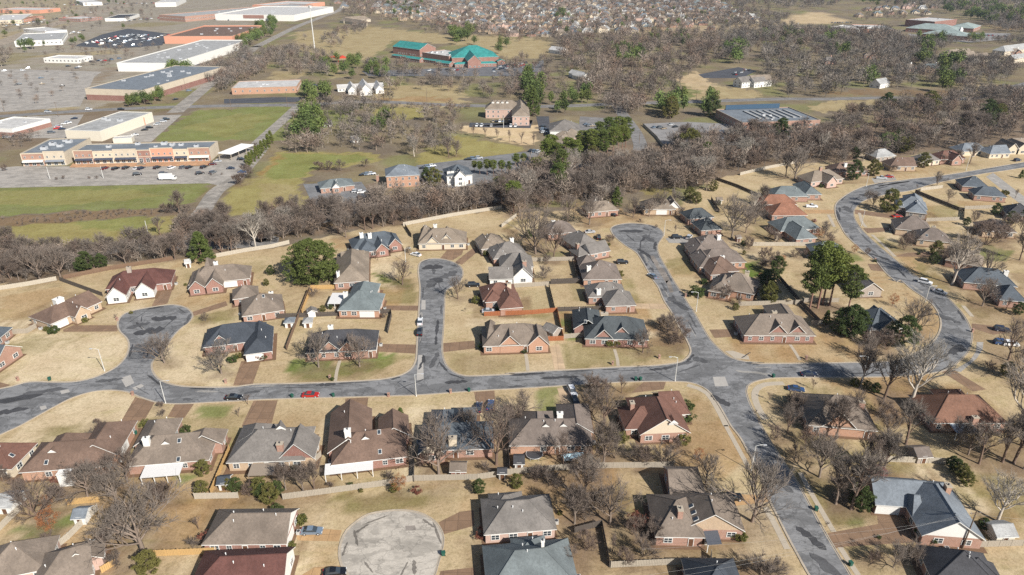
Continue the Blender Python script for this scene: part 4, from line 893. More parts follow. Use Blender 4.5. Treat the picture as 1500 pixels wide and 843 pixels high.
def merge(into, frm):
    M = (Matrix.Translation(into.location) @ Matrix.Rotation(into.rotation_euler.z, 4, 'Z')).inverted() @ Matrix.Translation(frm.location) @ Matrix.Rotation(frm.rotation_euler.z, 4, 'Z')
    for c in list(frm.children):
        L_ = Matrix.LocRotScale(c.location, c.rotation_euler, c.scale); c.parent = into; c.matrix_basis = M @ L_
    LABELS.pop(frm['label'], None); bpy.data.objects.remove(frm)
def flat_building(label, cat, name, FL, FR, BL, h, wall, roof='lightgrey', parapet=.7, rows=0, units=0, group=None, bays=None, side=True, band=None, doors=0, seed=1):
    """FL, FR, BL: picture points of the roof's front-left, front-right and back-left corners"""
    A, B, C = (G(*parse(s)[0][1][0], h) for s in (FL, FR, BL)); A.z = B.z = C.z = 0
    d = B-A; L = d.length; d = d/L; n = Vector((-d.y, d.x, 0)); D = max(5, (C-A).dot(n)); ang = math.atan2(d.y, d.x); r = random.Random(seed+len(label))
    AVOID.append((A+d*L/2+n*D/2, math.hypot(L, D)/2*.9, d, n, L/2+2, D/2+2)); root = thing(name, label, cat, A, ang, group); wm = W_(wall); rm = R_(roof) if roof in ROOFS else MATS[roof]
    t = .35
    for nm, x0, x1, y0, y1 in (('wall', 0, L, 0, t), ('wall', 0, L, D-t, D), ('wall', 0, t, t, D-t), ('wall', L-t, L, t, D-t)):
        m = MB(); m.box(x0, x1, y0, y1, -.1, h+parapet); m.box(x0-.05, x1+.05, y0-.05, y1+.05, h+parapet, h+parapet+.12, 1); m.build(nm, [wm, WHITE if wall in ('white', 'cream', 'yellow') else CONC], root)
    m = MB(); m.box(t, L-t, t, D-t, h-.4, h); m.build('roof', rm, root)
    if band:
        m = MB(); m.box(-.06, L+.06, -.06, D+.06, 0, band[1]); m.build('wall_band', W_(band[0]), root)
    for i in range(units):
        m = MB(); s = r.uniform(.8, 1.7); m.box(-s, s, -s*.8, s*.8, 0, s*.9); m.tube((0, 0, s*.9), (0, 0, s), s*.5, s*.5, 8, 1, True); m.build('rooftop_unit', [steel(), DARK], root, loc=(r.uniform(.1, .9)*L, r.uniform(.15, .85)*D, h))
    fh = (h+parapet)/max(1, rows)
    if rows:
        for (p0, dirv, ln, rz) in (((0, -.02), (1, 0), L, 0), ((L+.02, 0), (0, 1), D, math.pi/2), ((-.02, D), (0, -1), D, -math.pi/2)):
            if ln is D and not side: continue
            k = int(ln/(bays or 4.5))
            for i in range(k):
                for j in range(rows):
                    q = (p0[0]+dirv[0]*ln*(i+.5)/k, p0[1]+dirv[1]*ln*(i+.5)/k, j*fh+fh*.5)
                    f = obj('window', WIN_ME, root, q, rz, (1.8 if not bays else 1.1, 1.0, 1.1)); obj('pane', PANE_ME, f)
    for i in range(doors): obj('garage_door', GAR_ME, root, (L*(i+.7)/(doors+.4), -.03, 0), 0, (.9, 1, 1.2))
    return root, L, D, h
# ---------------------------------------------------------------- the houses round the three cul-de-sacs and the main street
H = house
H('brown-roofed ranch house left of the left cul-de-sac', 'brown', 'tanbrick', 'C1 215,262 500,138 12 hg; C1 400,190 435,235 6 ig', 'chim C1 320,150 white 1.4x1.1; gar C1 362,292', pitch=.5)
H('dark red hip-roofed house with two white gables', 'red', 'redbrick', 'B1 597,805 952,768 12 hh; C1 660,50 652,128 7 ig g=white w=white; C1 800,25 815,100 7 ig g=white w=white', 'chim B1 712,745 greybrick')
H('grey-roofed brick house with twin gables and white garage', 'greybrown', 'redbrick', 'B1 1045,780 1378,745 12 hh; B1 1120,730 1180,725 14 hh; C1 1090,15 1090,85 6 ig; C1 1180,5 1186,74 6.5 ig', 'gar C1 1262,68; chim B1 1186,705 white')
H('grey-roofed house below the cone conifer, left circle', 'greybrown', 'brick', 'C1 1325,195 1555,160 13 hh; C1 1275,118 1420,100 8.5 hh', 'chim C1 1480,68 white; sky C1 1446,128')
H('blue-black roofed house with white garage facing main street', 'blueblack', 'redbrick', 'C1 1125,360 1460,318 12 hh; C1 1462,300 1382,445 8.5 ih; C1 1215,330 1215,385 5.5 ig', 'gar C1 1378,465')
H('house cut by left edge above the lawn', 'slate', 'brick', 'C1 -160,440 50,455 11 hg', '')
H('small grey-roofed house with fence at left edge', 'slate', 'brick', 'C1 -160,345 20,340 10 hh', '')
H('slate-roofed brick house above the middle cul-de-sac', 'slate', 'redbrick', 'B2 500,595 765,560 12 hh; B2 660,580 665,628 6 ig; B2 735,560 738,600 6 ig; B2 580,560 590,635 8 hh', 'chim B2 605,545 white; chim B2 560,548 white')
H('cream stone house with twin gables above middle cul-de-sac', 'tan', 'cream', 'B2 875,560 1138,555 13 hh; B2 880,540 945,545 14 hh; B2 955,530 955,590 6 ig; B2 1025,530 1035,580 6.5 ig', 'chim B2 965,490 white; gar B2 1095,575')
H('tan-roofed house beside the big round pine', 'tan', 'brick', 'B2 515,640 505,800 13 hh; B2 450,665 580,665 8 gg g=white', 'chim B2 430,735 white')
H('teal-grey roofed house with flat white patio cover', 'teal', 'orange', 'C2 450,160 675,160 13 hh; C2 555,60 590,160 10 hi', 'chim C2 470,92 white; patio C2 425,140 white 5x8; gar C2 600,205')
H('dark-roofed brick house behind two bare front trees', 'dark', 'brick', 'C2 270,385 650,368 12.5 hh; C2 395,385 392,432 7 ig; C2 490,385 495,432 7 ig', 'chim C2 392,308 white; gar C2 650,400')
H('grey house topmost in row right of middle cul-de-sac', 'tan', 'greybrick', 'B2 1205,585 1340,570 11 hh; B2 1240,560 1245,618 7 ih', '')
H('grey-roofed house second in row right of middle cul-de-sac', 'grey', 'brick', 'B2 1272,640 1450,620 12 hh; B2 1320,620 1320,670 8 ih', 'chim B2 1385,572 white')
H('grey-roofed house with white gable and red deck', 'grey', 'white', 'B2 1315,690 1499,685 11 hh; B2 1258,765 1390,748 9 gg; B2 1440,690 1437,775 8 ig', 'chim B2 1455,700 brick', gable='white')
H('dark brown-red roofed house above the red fence', 'redbrown', 'brick', 'C2 1215,115 1410,100 11.5 hh; C2 1365,110 1372,195 8.5 ih; C2 1290,100 1275,160 7 ih', 'chim C2 1370,58 cream')
H('tan-roofed house with two orange gables facing main street', 'greybrown', 'orange', 'C2 1222,350 1560,338 12.5 hh; C2 1370,340 1373,400 7 ig; C3 170,330 185,398 7 ig; C2 1240,330 1300,330 14 hh', 'gar C2 1190,390')
H('tall dark teal-roofed brick house on the junction corner', 'tealdark', 'redbrick', 'C3 430,305 775,312 13.5 hh; C3 440,205 455,310 9.5 hi; C3 535,320 540,362 6.5 ig; C3 632,310 638,352 7 ig', 'chim C3 545,222 cream 1.2x.7; sky C3 440,288', pitch=.72)
H('grey L-shaped house above the dark teal corner house', 'grey', 'brick', 'C3 535,145 702,140 11 hh; C3 447,112 650,85 10 hh', 'chim C3 515,75 white')
H('brown hip-roofed house left of the upper street', 'taupe', 'orange', 'B3 415,745 625,742 14 hh; B3 398,690 500,690 9 hh', 'chim B3 460,712 white')
H('dark-roofed house with white gable by upper cul-de-sac', 'grey', 'brick', 'B3 365,540 470,610 12 hh; B3 440,630 545,605 9 gg g=white; B3 360,630 450,640 8 hh', 'chim B3 397,590 brick')
H('brown-roofed house hidden behind bare trees', 'taupe', 'brick', 'B3 215,515 375,500 11 hh', 'chim B3 265,445 white')
H('tan-roofed house with white gable above upper cul-de-sac', 'tan', 'tanbrick', 'B3 745,380 925,380 11 hh; B3 905,360 925,395 7 ig g=white', 'gar B3 855,412')
H('tan house with white garage among bare trees', 'tan', 'brick', 'B3 435,400 605,385 10 hh', 'gar B3 575,405; chim B3 502,300 white')
H('dark teal-roofed house right of upper cul-de-sac', 'tealdark', 'brick', 'B3 980,435 1125,425 9.5 hh; B3 1045,492 1168,488 11 hh', 'chim B3 1128,420 white')
H('brown-roofed house topmost along the upper street', 'taupe', 'brick', 'B3 1025,595 1215,590 13 hh; B3 1060,590 1065,655 9 ih', 'chim B3 1172,557 white')
H('brown-roofed house second along the upper street', 'taupe', 'orange', 'B3 1055,668 1298,660 11 hh; B3 1090,650 1095,720 8 ih', 'chim B3 1195,642 white')
H('dark brown-roofed house third along the upper street', 'brown', 'brick', 'B3 1095,715 1250,705 12 hh; B3 1150,700 1155,760 8 ih', '')
H('grey-brown roofed house fourth along the upper street', 'greybrown', 'orange', 'B3 1165,790 1385,830 13 hh; B3 1190,790 1185,860 8 ih', 'chim B3 1327,758 cream')
H('grey-brown twin-gabled house right of the junction', 'greybrown', 'redbrick', 'C4 -69,290 318,292 13 hh; C4 130,290 135,340 7 ig; C4 235,290 240,340 6.5 ig; C4 155,180 190,290 9 hi', 'chim C4 132,198 cream', pitch=.7)
# curving street
H('teal-roofed brick house behind the white pickup', 'bluegreen', 'brick', 'B4 100,312 295,312 11 hh; B4 290,262 325,320 9 hh', '')
H('tan hip-roofed house on the outside of the bend', 'tan', 'pink', 'B4 290,235 470,215 12 hh; B4 400,220 420,258 7 ig', 'chim B4 380,190 brick')
H('orange-brown roofed house above teal house', 'orange', 'brick', 'B4 90,412 285,410 12 hh; B4 40,360 230,352 10 hh', '')
H('pale teal-roofed house with cream chimney at bend', 'bluegreen', 'brick', 'B4 125,495 345,480 12 hh; B4 260,500 265,565 10 ih', 'chim B4 152,495 cream')
H('teal-roofed house behind the tall pines', 'bluegreen', 'orange', 'B4 320,620 510,625 11 hh', '')
H('pale grey-blue roofed house inside the bend', 'greyblue', 'greybrick', 'B4 795,365 965,385 12 hh; B4 880,330 915,420 9 hh', 'sky B4 930,350; sky B4 830,378')
H('dark blue roofed house with white garage, upper right', 'slate', 'brick', 'B4 1140,255 1290,265 12 hh; B4 1215,312 1380,312 10 hh', 'gar B4 1255,320', gable='white')
H('large brown-roofed house right of the bend', 'taupe', 'tanbrick', 'B4 780,480 985,500 13 hh; B4 905,555 1078,545 11 hh', 'chim B4 1005,495 cream; sky B4 965,545')
H('brown house with lit gable, upper row right', 'brown', 'tanbrick', 'B4 740,150 885,150 11 hg', 'chim B4 880,95 white')
H('grey-tan roofed house behind round evergreen, upper row', 'grey', 'cream', 'B4 895,130 1005,118 10 hh', '')
H('red-brown house with brick gable, upper row', 'redbrown', 'brick', 'B4 1005,115 1145,108 11 hh; B4 1100,110 1110,135 7 ig', '')
H('grey-blue roofed house on upper right street', 'greyblue', 'cream', 'B4 1120,72 1270,65 11 hh', '')
H('blue-grey house with cream side, upper right', 'greyblue', 'cream', 'B4 1275,85 1392,80 11 hg', '')
H('tan twin-gabled house at upper right edge', 'tan', 'cream', 'B4 1375,45 1540,45 12 hh; B4 1400,45 1410,75 8 ig; B4 1450,45 1465,75 8 ig', '')
H('dark brown house behind round evergreen at bend', 'brown', 'brick', 'B4 430,180 620,175 11 hh', 'chim B4 520,150 white')
H('low grey house at woodland edge, upper right', 'lightgrey', 'greybrick', 'B4 655,105 765,95 10 hh', '')
H('charcoal-roofed house at right edge', 'dark', 'brick', 'B4 1385,405 1540,420 12 hh', '')
H('brown-roofed house behind the wide brown bush', 'taupe', 'tanbrick', 'B4 1245,495 1430,505 11 hh', '')
H('tan-brown roofed house behind pale tall tree', 'tan', 'brick', 'B4 1075,650 1275,690 12 hh', 'chim B4 1245,635 cream')
H('blue-grey roofed brick house right of the loop', 'slate', 'brick', 'B4 1140,765 1430,790 12 hh; C4 1320,95 1499,140 11 hh', 'chim B4 1400,745 white')
H('long grey-green roofed house along the curve', 'grey', 'greybrick', 'C4 515,-25 665,98 9 gg', '')
H('slate-roofed house behind magnolia inside the loop', 'slate', 'greybrick', 'C4 590,265 790,250 13 hh; C4 715,230 705,320 8 ig g=cream', '')
# south of the main street
H('grey-brown hip-roofed house below the loop street', 'greybrown', 'orange', 'C4 280,745 650,775 15 hh; C4 460,760 470,850 9 ig', 'chim C4 610,705 brick')
H('rust-roofed brick house with metal awning, lower right', 'rust', 'brick', 'C4 930,745 1330,745 13 hh; C4 1110,640 1120,745 9 hi', 'chim C4 1245,760 brick; patio D4 1170,35 metal 6x4')
H('dark red L-shaped house with cream gable', 'redbrown', 'brick', 'C3 790,680 880,885 13.5 hg g=cream; C3 830,712 990,715 11 ih; C3 632,790 840,795 10 hh', 'chim C3 697,715 brick; tri D3 925,15')
H('dull red roof at the left edge', 'redbrown', 'cream', 'D1 -60,260 90,115 11 hh', 'sky D1 65,185')
H('brown-roofed house with wide white chimney', 'brown', 'orange', 'D1 165,195 640,160 11.5 hh; D1 650,0 525,190 10 hi; D1 380,75 385,160 9 hi', 'chim D1 335,225 white 1.5x.9; tri D1 287,172; sky D1 255,225; gar D1 640,150')
H('grey-brown house with white sunroom', 'greybrown', 'brick', 'D1 735,160 1180,125 12 hh; D1 910,-15 830,130 9 hi; D1 1140,50 1135,130 9 hi', 'chim D1 805,110 white; tri D1 910,125; sky D1 985,105; sky D1 980,207; patio D1 890,268 white 9x4')
H('grey-roofed house with brick chimney and side gable', 'grey', 'tanbrick', 'D1 1285,130 1705,115 13.5 hh; D2 225,90 215,205 9 ig g=dkbrick; D1 1420,20 1420,120 10 hi', 'chim D2 110,115 brick; tri D2 115,40; patio D2 118,190 dark 5x4; patio D1 1440,262 wood 6x4')
H('chocolate-roofed house with white porch roof', 'brown', 'redbrick', 'D2 400,150 806,105 12.5 hh; C2 520,755 480,980 11 gi; C2 740,790 735,900 8 gi', 'chim D2 487,78 white; tri D2 583,98; sky D2 657,58; sky D2 662,165; patio D2 492,248 white 11.5x3.6')
H('blue-grey roofed house behind two tall bare trees', 'slate', 'brick', 'D2 885,80 1285,70 11.5 hh; C2 1010,750 1010,870 7 hi; C2 1120,740 1120,870 7 hi; D2 950,100 950,180 7 ig g=cream', 'chim D2 1060,70 cream 1.0x.7')
H('dark brown-roofed house with two white dormer vents', 'taupe', 'orange', 'D3 20,55 470,52 11.5 hh; C3 375,720 385,880 9 hi; C3 150,760 200,870 9 hi', 'tri D3 225,30; tri D3 322,28; chim C3 300,795 white')
H('grey-roofed brick house left of the bottom turning circle', 'greybrown', 'redbrick', 'D1 1155,575 1610,570 10.5 hg g=white; D1 1290,510 1280,590 8 hh', 'gar D2 150,640')
H('dark red roof at the bottom left of turning circle', 'red', 'white', 'D1 1075,825 1590,800 11 hg g=white; D2 20,820 130,845 8 gg', '')
H('grey-brown house beside diagonal fence, bottom left', 'greybrown', 'pink', 'D1 200,830 520,735 10.5 hg; D1 420,690 460,780 9 hi', '')
H('brown-grey house in the bottom left corner', 'greybrown', 'pink', 'D1 60,850 140,660 13 hh', '')
H('grey-roofed house upper right of bottom turning circle', 'grey', 'pink', 'D2 1222,520 1612,490 11 hh; D2 1260,450 1450,445 7 hh', '')
H('teal-grey roofed house right of bottom turning circle', 'bluegreen', 'pink', 'D2 1235,810 1725,765 12.5 hh; D2 1385,705 1580,695 7 hh', 'chim D3 205,690 white .3x.3')
H('grey-roofed house with three skylights and cream gable', 'greybrown', 'brick', 'D3 1075,390 1140,600 14 hg g=tanbrick; D3 800,520 1060,505 13 hh; D3 885,325 1080,320 10 gh', 'chim D3 960,490 brick; sky D3 1020,465; sky D3 1035,500; sky D3 1048,535; patio D3 1135,625 dark 5x3', pitch=.66)
H('slate-blue roofed house with white garage, bottom right', 'greyblue', 'brick', 'D4 1115,640 920,320 13 gh g=white; D4 650,390 930,375 10 gi; D4 860,470 900,440 8 hi', 'gar D4 740,470; chim D4 1080,360 orange')
H('charcoal roof cut by the bottom edge', 'dark', 'brick', 'D4 1090,700 1190,900 13 hh; D4 1190,760 1260,860 9 hh', '')
H('dark roof at bottom edge beside the side street', 'blueblack', 'brick', 'D3 1000,880 1300,880 12 hh', '')
# ---------------------------------------------------------------- larger houses and offices in the middle distance
H('two-storey brick office with grey hip roof', 'greyblue', 'orange', 'B2 690,200 875,190 15 hh', 'chim B2 645,185 brick', eave=6.4, pitch=.55, name='office_building', cat='office', door=False)
H('white office with grey roof and two dormers', 'slate', 'white', 'B2 1015,200 1160,190 14 hh; B2 1095,200 1098,225 7 ig', 'dorm B2 1040,205; dorm B2 1060,203', eave=5.2, pitch=.6, gable='white', name='office_building', cat='office')
H('small brick office with teal roof and white porch', 'bluegreen', 'brick', 'B2 325,270 515,250 12 hh; B2 415,260 420,285 5 ig g=white', '', pitch=.45, name='office_building', cat='office')
H('pink three-storey inn with four white dormers', 'tan', 'pink', 'A2 1240,590 1440,590 15 hh; A2 1400,570 1470,640 13 hh', 'dorm A2 1282,570; dorm A2 1308,570; dorm A2 1334,570; dorm A2 1360,570', eave=6.8, pitch=.72, name='inn', winrows=2, cat='building')
H('grey hip-roofed hall right of the pink inn', 'grey', 'white', 'A3 240,700 410,700 22 hh', '', eave=4.5, pitch=.5, name='hall', cat='building')
H('tan-roofed house below the grey hip-roofed hall', 'tan', 'brick', 'A3 265,750 380,760 12 hh; A3 330,720 340,790 9 hh', '', eave=3.6)
H('row of white-roofed cottages joined under one roof', 'white', 'white', 'A2 425,480 680,468 10 gg; A2 500,470 510,500 8 ig; A2 575,470 580,505 12 ig; A2 650,465 655,495 8 ig', '', eave=3.4, pitch=.45, gable='white', name='cottage_terrace', cat='cottages')
H('small cream-roofed house beside the church field', 'white', 'white', 'A3 255,270 330,280 12 gg', '', eave=4.0, pitch=.6, gable='white')
H('white cottage at the wood edge below the field', 'white', 'white', 'A3 385,410 445,425 9 gg; A3 405,395 430,430 8 gg', '', eave=3.6, pitch=.8, gable='white')
church = H('teal-roofed church with pyramid hall and long wing', 'greenteal', 'redbrick', 'A2 1045,304 1298,298 44 hh p=.46 e=7; A2 1163,300 1166,338 15 ig p=.8; A2 1070,352 1300,345 8 hh e=3.4 p=.4; A2 1300,332 1350,338 9 gg e=3.4 p=.4', '', eave=7, name='church', cat='church', gable='redbrick', winrows=1, door=False)
wing_ = H('wing', 'greenteal', 'redbrick', 'A2 775,250 925,268 27 gg p=.42 e=8; A2 748,300 1030,346 6 hh e=3.2 p=.4; A2 840,312 868,330 8 gg e=3.6 p=.4; A2 1000,336 1040,352 9 gg e=3.6 p=.4', '', eave=8, name='church', cat='church', gable='redbrick', winrows=1, door=False)
merge(church, wing_)
H('beige clubhouse with tan roof behind the bare trees', 'tan', 'cream', 'A2 450,115 600,105 16 hh; A2 520,110 525,135 9 ig', '', eave=4)
H('grey house among pines near the curving road', 'lightgrey', 'white', 'A4 680,460 735,450 11 gg', '', eave=4)
H('white two-storey house behind the tan field', 'grey', 'white', 'A3 1275,450 1370,440 12 gg; A3 1350,450 1430,440 10 gg', '', eave=5)
H('white two-storey apartment block left of the pines', 'tan', 'white', 'A4 -10,440 100,435 12 gg', '', eave=5.6, name='apartment_building', cat='building')
H('long cream house by the curved road at right', 'tan', 'white', 'A4 1060,300 1190,290 14 hg; A4 1120,290 1160,330 9 ig', '', eave=5)
H('cream twin house right of the long cream house', 'tan', 'cream', 'A4 1200,320 1290,310 12 hg', '', eave=4.6)
H('pale-roofed large house at the far right edge', 'lightgrey', 'cream', 'A4 1360,280 1560,255 15 hg; A4 1440,300 1499,330 10 hg', '', eave=5)
H('green-roofed school with white cupola, top right', 'sage', 'redbrick', 'A4 870,148 1150,165 44 hh; A4 1090,150 1262,142 34 hh; A4 980,172 1190,205 34 hh', '', eave=5.5, pitch=.3, name='school', cat='school', winrows=1, door=False)
# ---------------------------------------------------------------- shops, school and other flat-roofed buildings
FB = flat_building
FB('grey-roofed superstore with beige walls and brick base', 'store', 'store', 'A1 465,490', 'A1 782,500', 'A1 742,357', 9, 'stone', 'greyblue', .5, 0, 14, band=('dkbrick', 4.5))
FB('white-roofed store behind the grey superstore', 'store', 'store', 'A1 640,350', 'A1 950,352', 'A1 905,222', 8, 'white', 'lightgrey', .8, 0, 16)
FB('salmon store with sunken brown roof', 'store', 'store', 'A1 899,207', 'A1 1274,206', 'A1 990,147', 8, 'salmon', 'brown', 1.6, 0, 8)
FB('long red-brick strip with white roof, top left', 'store', 'store', 'A1 872,86', 'A1 1014,95', 'A1 1164,4', 8, 'brick', 'lightgrey', 1.0, 1, 8)
r_s = FB('white superstore with red sign panel, top left', 'store', 'store', 'A1 1179,83', 'A1 1614,88', 'A1 1255,36', 9, 'white', 'white', 1.2, 0, 12)
_m = MB(); _m.box(r_s[1]*.36, r_s[1]*.62, -.4, -.06, 4, 9.5); _m.build('sign_panel', W_('redbrick'), r_s[0])
FB('small salmon shop beyond the white superstore', 'shop', 'shop', 'A1 1385,30', 'A1 1600,36', 'A1 1400,4', 7, 'salmon', 'white', .8, 0, 4)
FB('cream metal warehouse with grey roof', 'warehouse', 'warehouse', 'A1 355,718', 'A1 548,724', 'A1 548,612', 6.5, 'yellow', 'lightgrey', .3, 0, 3)
FB('low pink annex beside the cream warehouse', 'building', 'annex_building', 'A1 660,657', 'A1 790,650', 'A1 702,629', 5, 'salmon', 'greyblue', .3, 1, 0)
FB('white shop with red side at the left edge', 'shop', 'shop', 'A1 -140,702', 'A1 66,714', 'A1 0,642', 5, 'white', 'white', .6, 0, 3, band=('redbrick', 3))
FB('white diner with dark door in the car park', 'diner', 'diner', 'A1 238,324', 'A1 426,328', 'A1 272,306', 4.2, 'white', 'white', .8, 1, 2)
FB('white showroom with blue corner, top left', 'shop', 'shop', 'A1 78,232', 'A1 340,220', 'A1 140,188', 6, 'white', 'lightgrey', .6, 1, 3)
FB('white low shop behind the white showroom', 'shop', 'shop', 'A1 245,178', 'A1 368,168', 'A1 270,150', 5, 'white', 'white', .6, 0, 1)
FB('cream shop at the top left edge', 'shop', 'shop', 'A1 -60,118', 'A1 118,112', 'A1 0,84', 5, 'cream', 'white', .6, 1, 2)
FB('low shop with orange roof edge, top left', 'shop', 'shop', 'A1 118,112', 'A1 242,90', 'A1 160,96', 4, 'salmon', 'orange', .6, 1, 0)
FB('shop with red canopy roof, top left', 'shop', 'shop', 'A1 440,108', 'A1 562,96', 'A1 480,88', 4, 'redbrick', 'white', .8, 1, 0)
FB('shop with dark roof and white wall, top left', 'shop', 'shop', 'A1 575,104', 'A1 692,102', 'A1 590,82', 4.5, 'white', 'dark', .5, 0, 0)
FB('orange shop behind bare trees, top left', 'shop', 'shop', 'A1 215,58', 'A1 330,46', 'A1 232,30', 6, 'salmon', 'white', .6, 0, 1)
FB('white shops along the top edge', 'shop', 'shop', 'A1 455,18', 'A1 560,14', 'A1 470,2', 6, 'white', 'white', .6, 0, 1)
FB('pale shop behind the red-brick strip', 'shop', 'shop', 'A1 850,18', 'A1 965,16', 'A1 880,-6', 8, 'white', 'white', .6, 0, 1)
FB('single-storey red-brick office with white roof', 'office', 'office_building', 'A1 1270,488', 'A1 1628,478', 'A1 1310,449', 5.2, 'orange', 'white', .4, 1, 4, bays=6)
FB('low cream box shed beside the parked cars', 'shed', 'shed', 'A1 618,766', 'A1 722,760', 'A1 630,752', 3, 'yellow', 'white', .2, 0, 0)
FB('long low salmon building near the far school', 'building', 'low_building', 'A4 605,162', 'A4 797,166', 'A4 622,138', 5, 'salmon', 'white', .6, 1, 4)
FB('long low white building near the far school', 'building', 'low_building', 'A4 432,152', 'A4 590,164', 'A4 450,136', 5, 'white', 'white', .6, 0, 4)
FB('tall dark-brick school hall with white roof', 'school', 'school', 'A4 850,110', 'A4 1010,122', 'A4 880,90', 10, 'dkbrick', 'white', .5, 0, 3)
# terrace of shops
def shops(label, FL, FR, BL, h, fronts, roof='greyblue'):
    root, L, D, h = FB(label, 'shops', 'shop_terrace', FL, FR, BL, h, 'stone', roof, .4, 0, 9)
    x = 0
    for fr, col, hh, aw in fronts:
        w = fr*L; m = MB(); m.box(x+.02, x+w-.02, -.5, -.04, 0, hh); m.box(x, x+w, -.62, .0, hh, hh+.35, 1); m.box(x+.02, x+w-.02, -.56, -.5, 3.6, 3.9, 1); m.box(x+.02, x+.5, -.6, -.5, 0, hh, 1)
        fo = m.build('facade', [W_(col), W_('cream')], root)
        n = max(2, int(w/3.2))
        for i in range(n):
            cx = x+w*(i+.5)/n
            f = obj('shopfront', WIN_ME, fo, (cx, -.52, 1.55), 0, (1.9, 1, 1.75)); obj('pane', PANE_ME, f)
            f = obj('window', WIN_ME, fo, (cx, -.52, 5.3), 0, (.9, 1, .8)); obj('pane', PANE_ME, f)
        if aw:
            c = MB(); c.add([(x+.6, -.5, 3.5), (x+w-.6, -.5, 3.5), (x+w-.6, -2.2, 2.9), (x+.6, -2.2, 2.9)], [(0, 3, 2, 1)]); c.box(x+.6, x+w-.6, -2.22, -2.14, 2.6, 2.9); c.build('awning', {'w': WHITE, 'd': flat('awning_navy', (.05, .06, .09)), 'g': flat('awning_slate', (.2, .22, .25))}[aw], fo)
        x += w
    return root, L, D
shops('long terrace of brick and cream shops by the green field', 'B1 400,88', 'B1 1148,70', 'B1 462,46', 7.2, [(.14, 'brick', 8.0, 'd'), (.15, 'cream', 6.8, 'd'), (.17, 'stone', 8.2, 'd'), (.10, 'redbrick', 7.4, ''), (.17, 'salmon', 8.4, 'd'), (.11, 'cream', 6.8, 'd'), (.16, 'brick', 8.0, 'w')])
shops('two-unit brick and beige shop left of the terrace', 'B1 112,98', 'B1 352,92', 'B1 250,18', 7.2, [(.52, 'brick', 7.2, 'w'), (.48, 'stone', 8.2, 'g')])
# carport
A, B, C = (G('B1', *p, 4) for p in ((1195, 92), (1266, 98), (1246, 34)))
cp_ = thing('carport', 'white flat-roofed carport beside the shop terrace', 'carport', (A.x, A.y, 0), math.atan2(B.y-A.y, B.x-A.x)); _L = (B-A).length; _D = abs((C-A).dot(Vector((-(B-A).y, (B-A).x, 0)).normalized()))
_m = MB(); _m.box(0, _L, 0, _D, 3.7, 4.1); _m.build('roof', flat('carport_white', (.74, .73, .70)), cp_)
for x in (.3, _L-.3):
    for y in np.linspace(.4, _D-.4, 4): _m = MB(); _m.box(x-.15, x+.15, y-.15, y+.15, 0, 3.7); _m.build('post', CONC, cp_)
# school with roof monitors
root, L, D, h = FB('brick school with rows of sloped roof monitors', 'school', 'school', 'A4 -45,678', 'A4 382,662', 'A4 -131,603', 6, 'brick', 'greyblue', .4, 1, 3)
for i in range(7):
    x = L*(.30+.09*i); m = MB(); m.add([(x, D*.25, 6), (x+L*.055, D*.25, 6), (x, D*.25, 6.7), (x, D*.82, 6), (x+L*.055, D*.82, 6), (x, D*.82, 6.7)], [(0, 1, 2), (5, 4, 3), (1, 4, 5, 2)], 0); m.add([(x-.01, D*.25, 6), (x-.01, D*.25, 6.7), (x-.01, D*.82, 6.7), (x-.01, D*.82, 6)], [(0, 1, 2, 3)], 1)
    m.build('roof_monitor', [R_('lightgrey'), flat('monitor_dark', (.16, .18, .20))], root)
_m = MB(); _m.box(L*.12, L*.86, D-1.2, D-.6, 6.2, 9.5); _m.build('blue_fascia', flat('fascia_blue', (.04, .08, .13), .6), root)
# school cupola
q = G('A4', 1155, 160, 10); cu = thing('cupola_tower', 'white entrance tower of the far green-roofed school', 'tower', (q.x, q.y, 0)); _m = MB(); _m.box(-2, 2, -2, 2, 0, 9); _m.build('wall', WHITE, cu); _m = MB(); _m.add([(-2.3, -2.3, 9), (2.3, -2.3, 9), (2.3, 2.3, 9), (-2.3, 2.3, 9), (0, 0, 13)], [(0, 1, 4), (1, 2, 4), (2, 3, 4), (3, 0, 4)]); _m.build('roof', WHITE, cu)
# church flat link
merge(church, FB('link', 'building', 'church', 'A2 893,291', 'A2 1040,313', 'A2 950,266', 7, 'redbrick', 'white', .5, 0, 10)[0])
# playground
for i, (x, y, lab) in enumerate(((400, 338, 'red play shelter on the grass beyond the cottages'), (458, 340, 'red slide frame on the grass beyond the cottages'))):
    q = G('A2', x, y); t = thing('play_structure', lab, 'playground', q, .3*i); red = flat('play_red', (.5, .06, .03), .4)
    _m = MB(); _m.add([(-6, -3, 4), (6, -3, 4), (0, -3, 7), (-6, 3, 4), (6, 3, 4), (0, 3, 7)] if i else [(-6, -3, 4), (6, -3, 4), (6, 0, 6), (-6, 3, 4), (6, 3, 4), (-6, 0, 6)], [(0, 1, 2), (5, 4, 3), (0, 2, 5, 3), (1, 4, 5, 2)] if i else [(0, 1, 2, 5), (5, 2, 4, 3), (1, 4, 2), (0, 5, 3)]); _m.build('roof', red, t)
    for sx in (-5, 5):
        for sy in (-2.5, 2.5): _m = MB(); _m.box(sx-.15, sx+.15, sy-.15, sy+.15, 0, 4.1); _m.build('post', red, t)

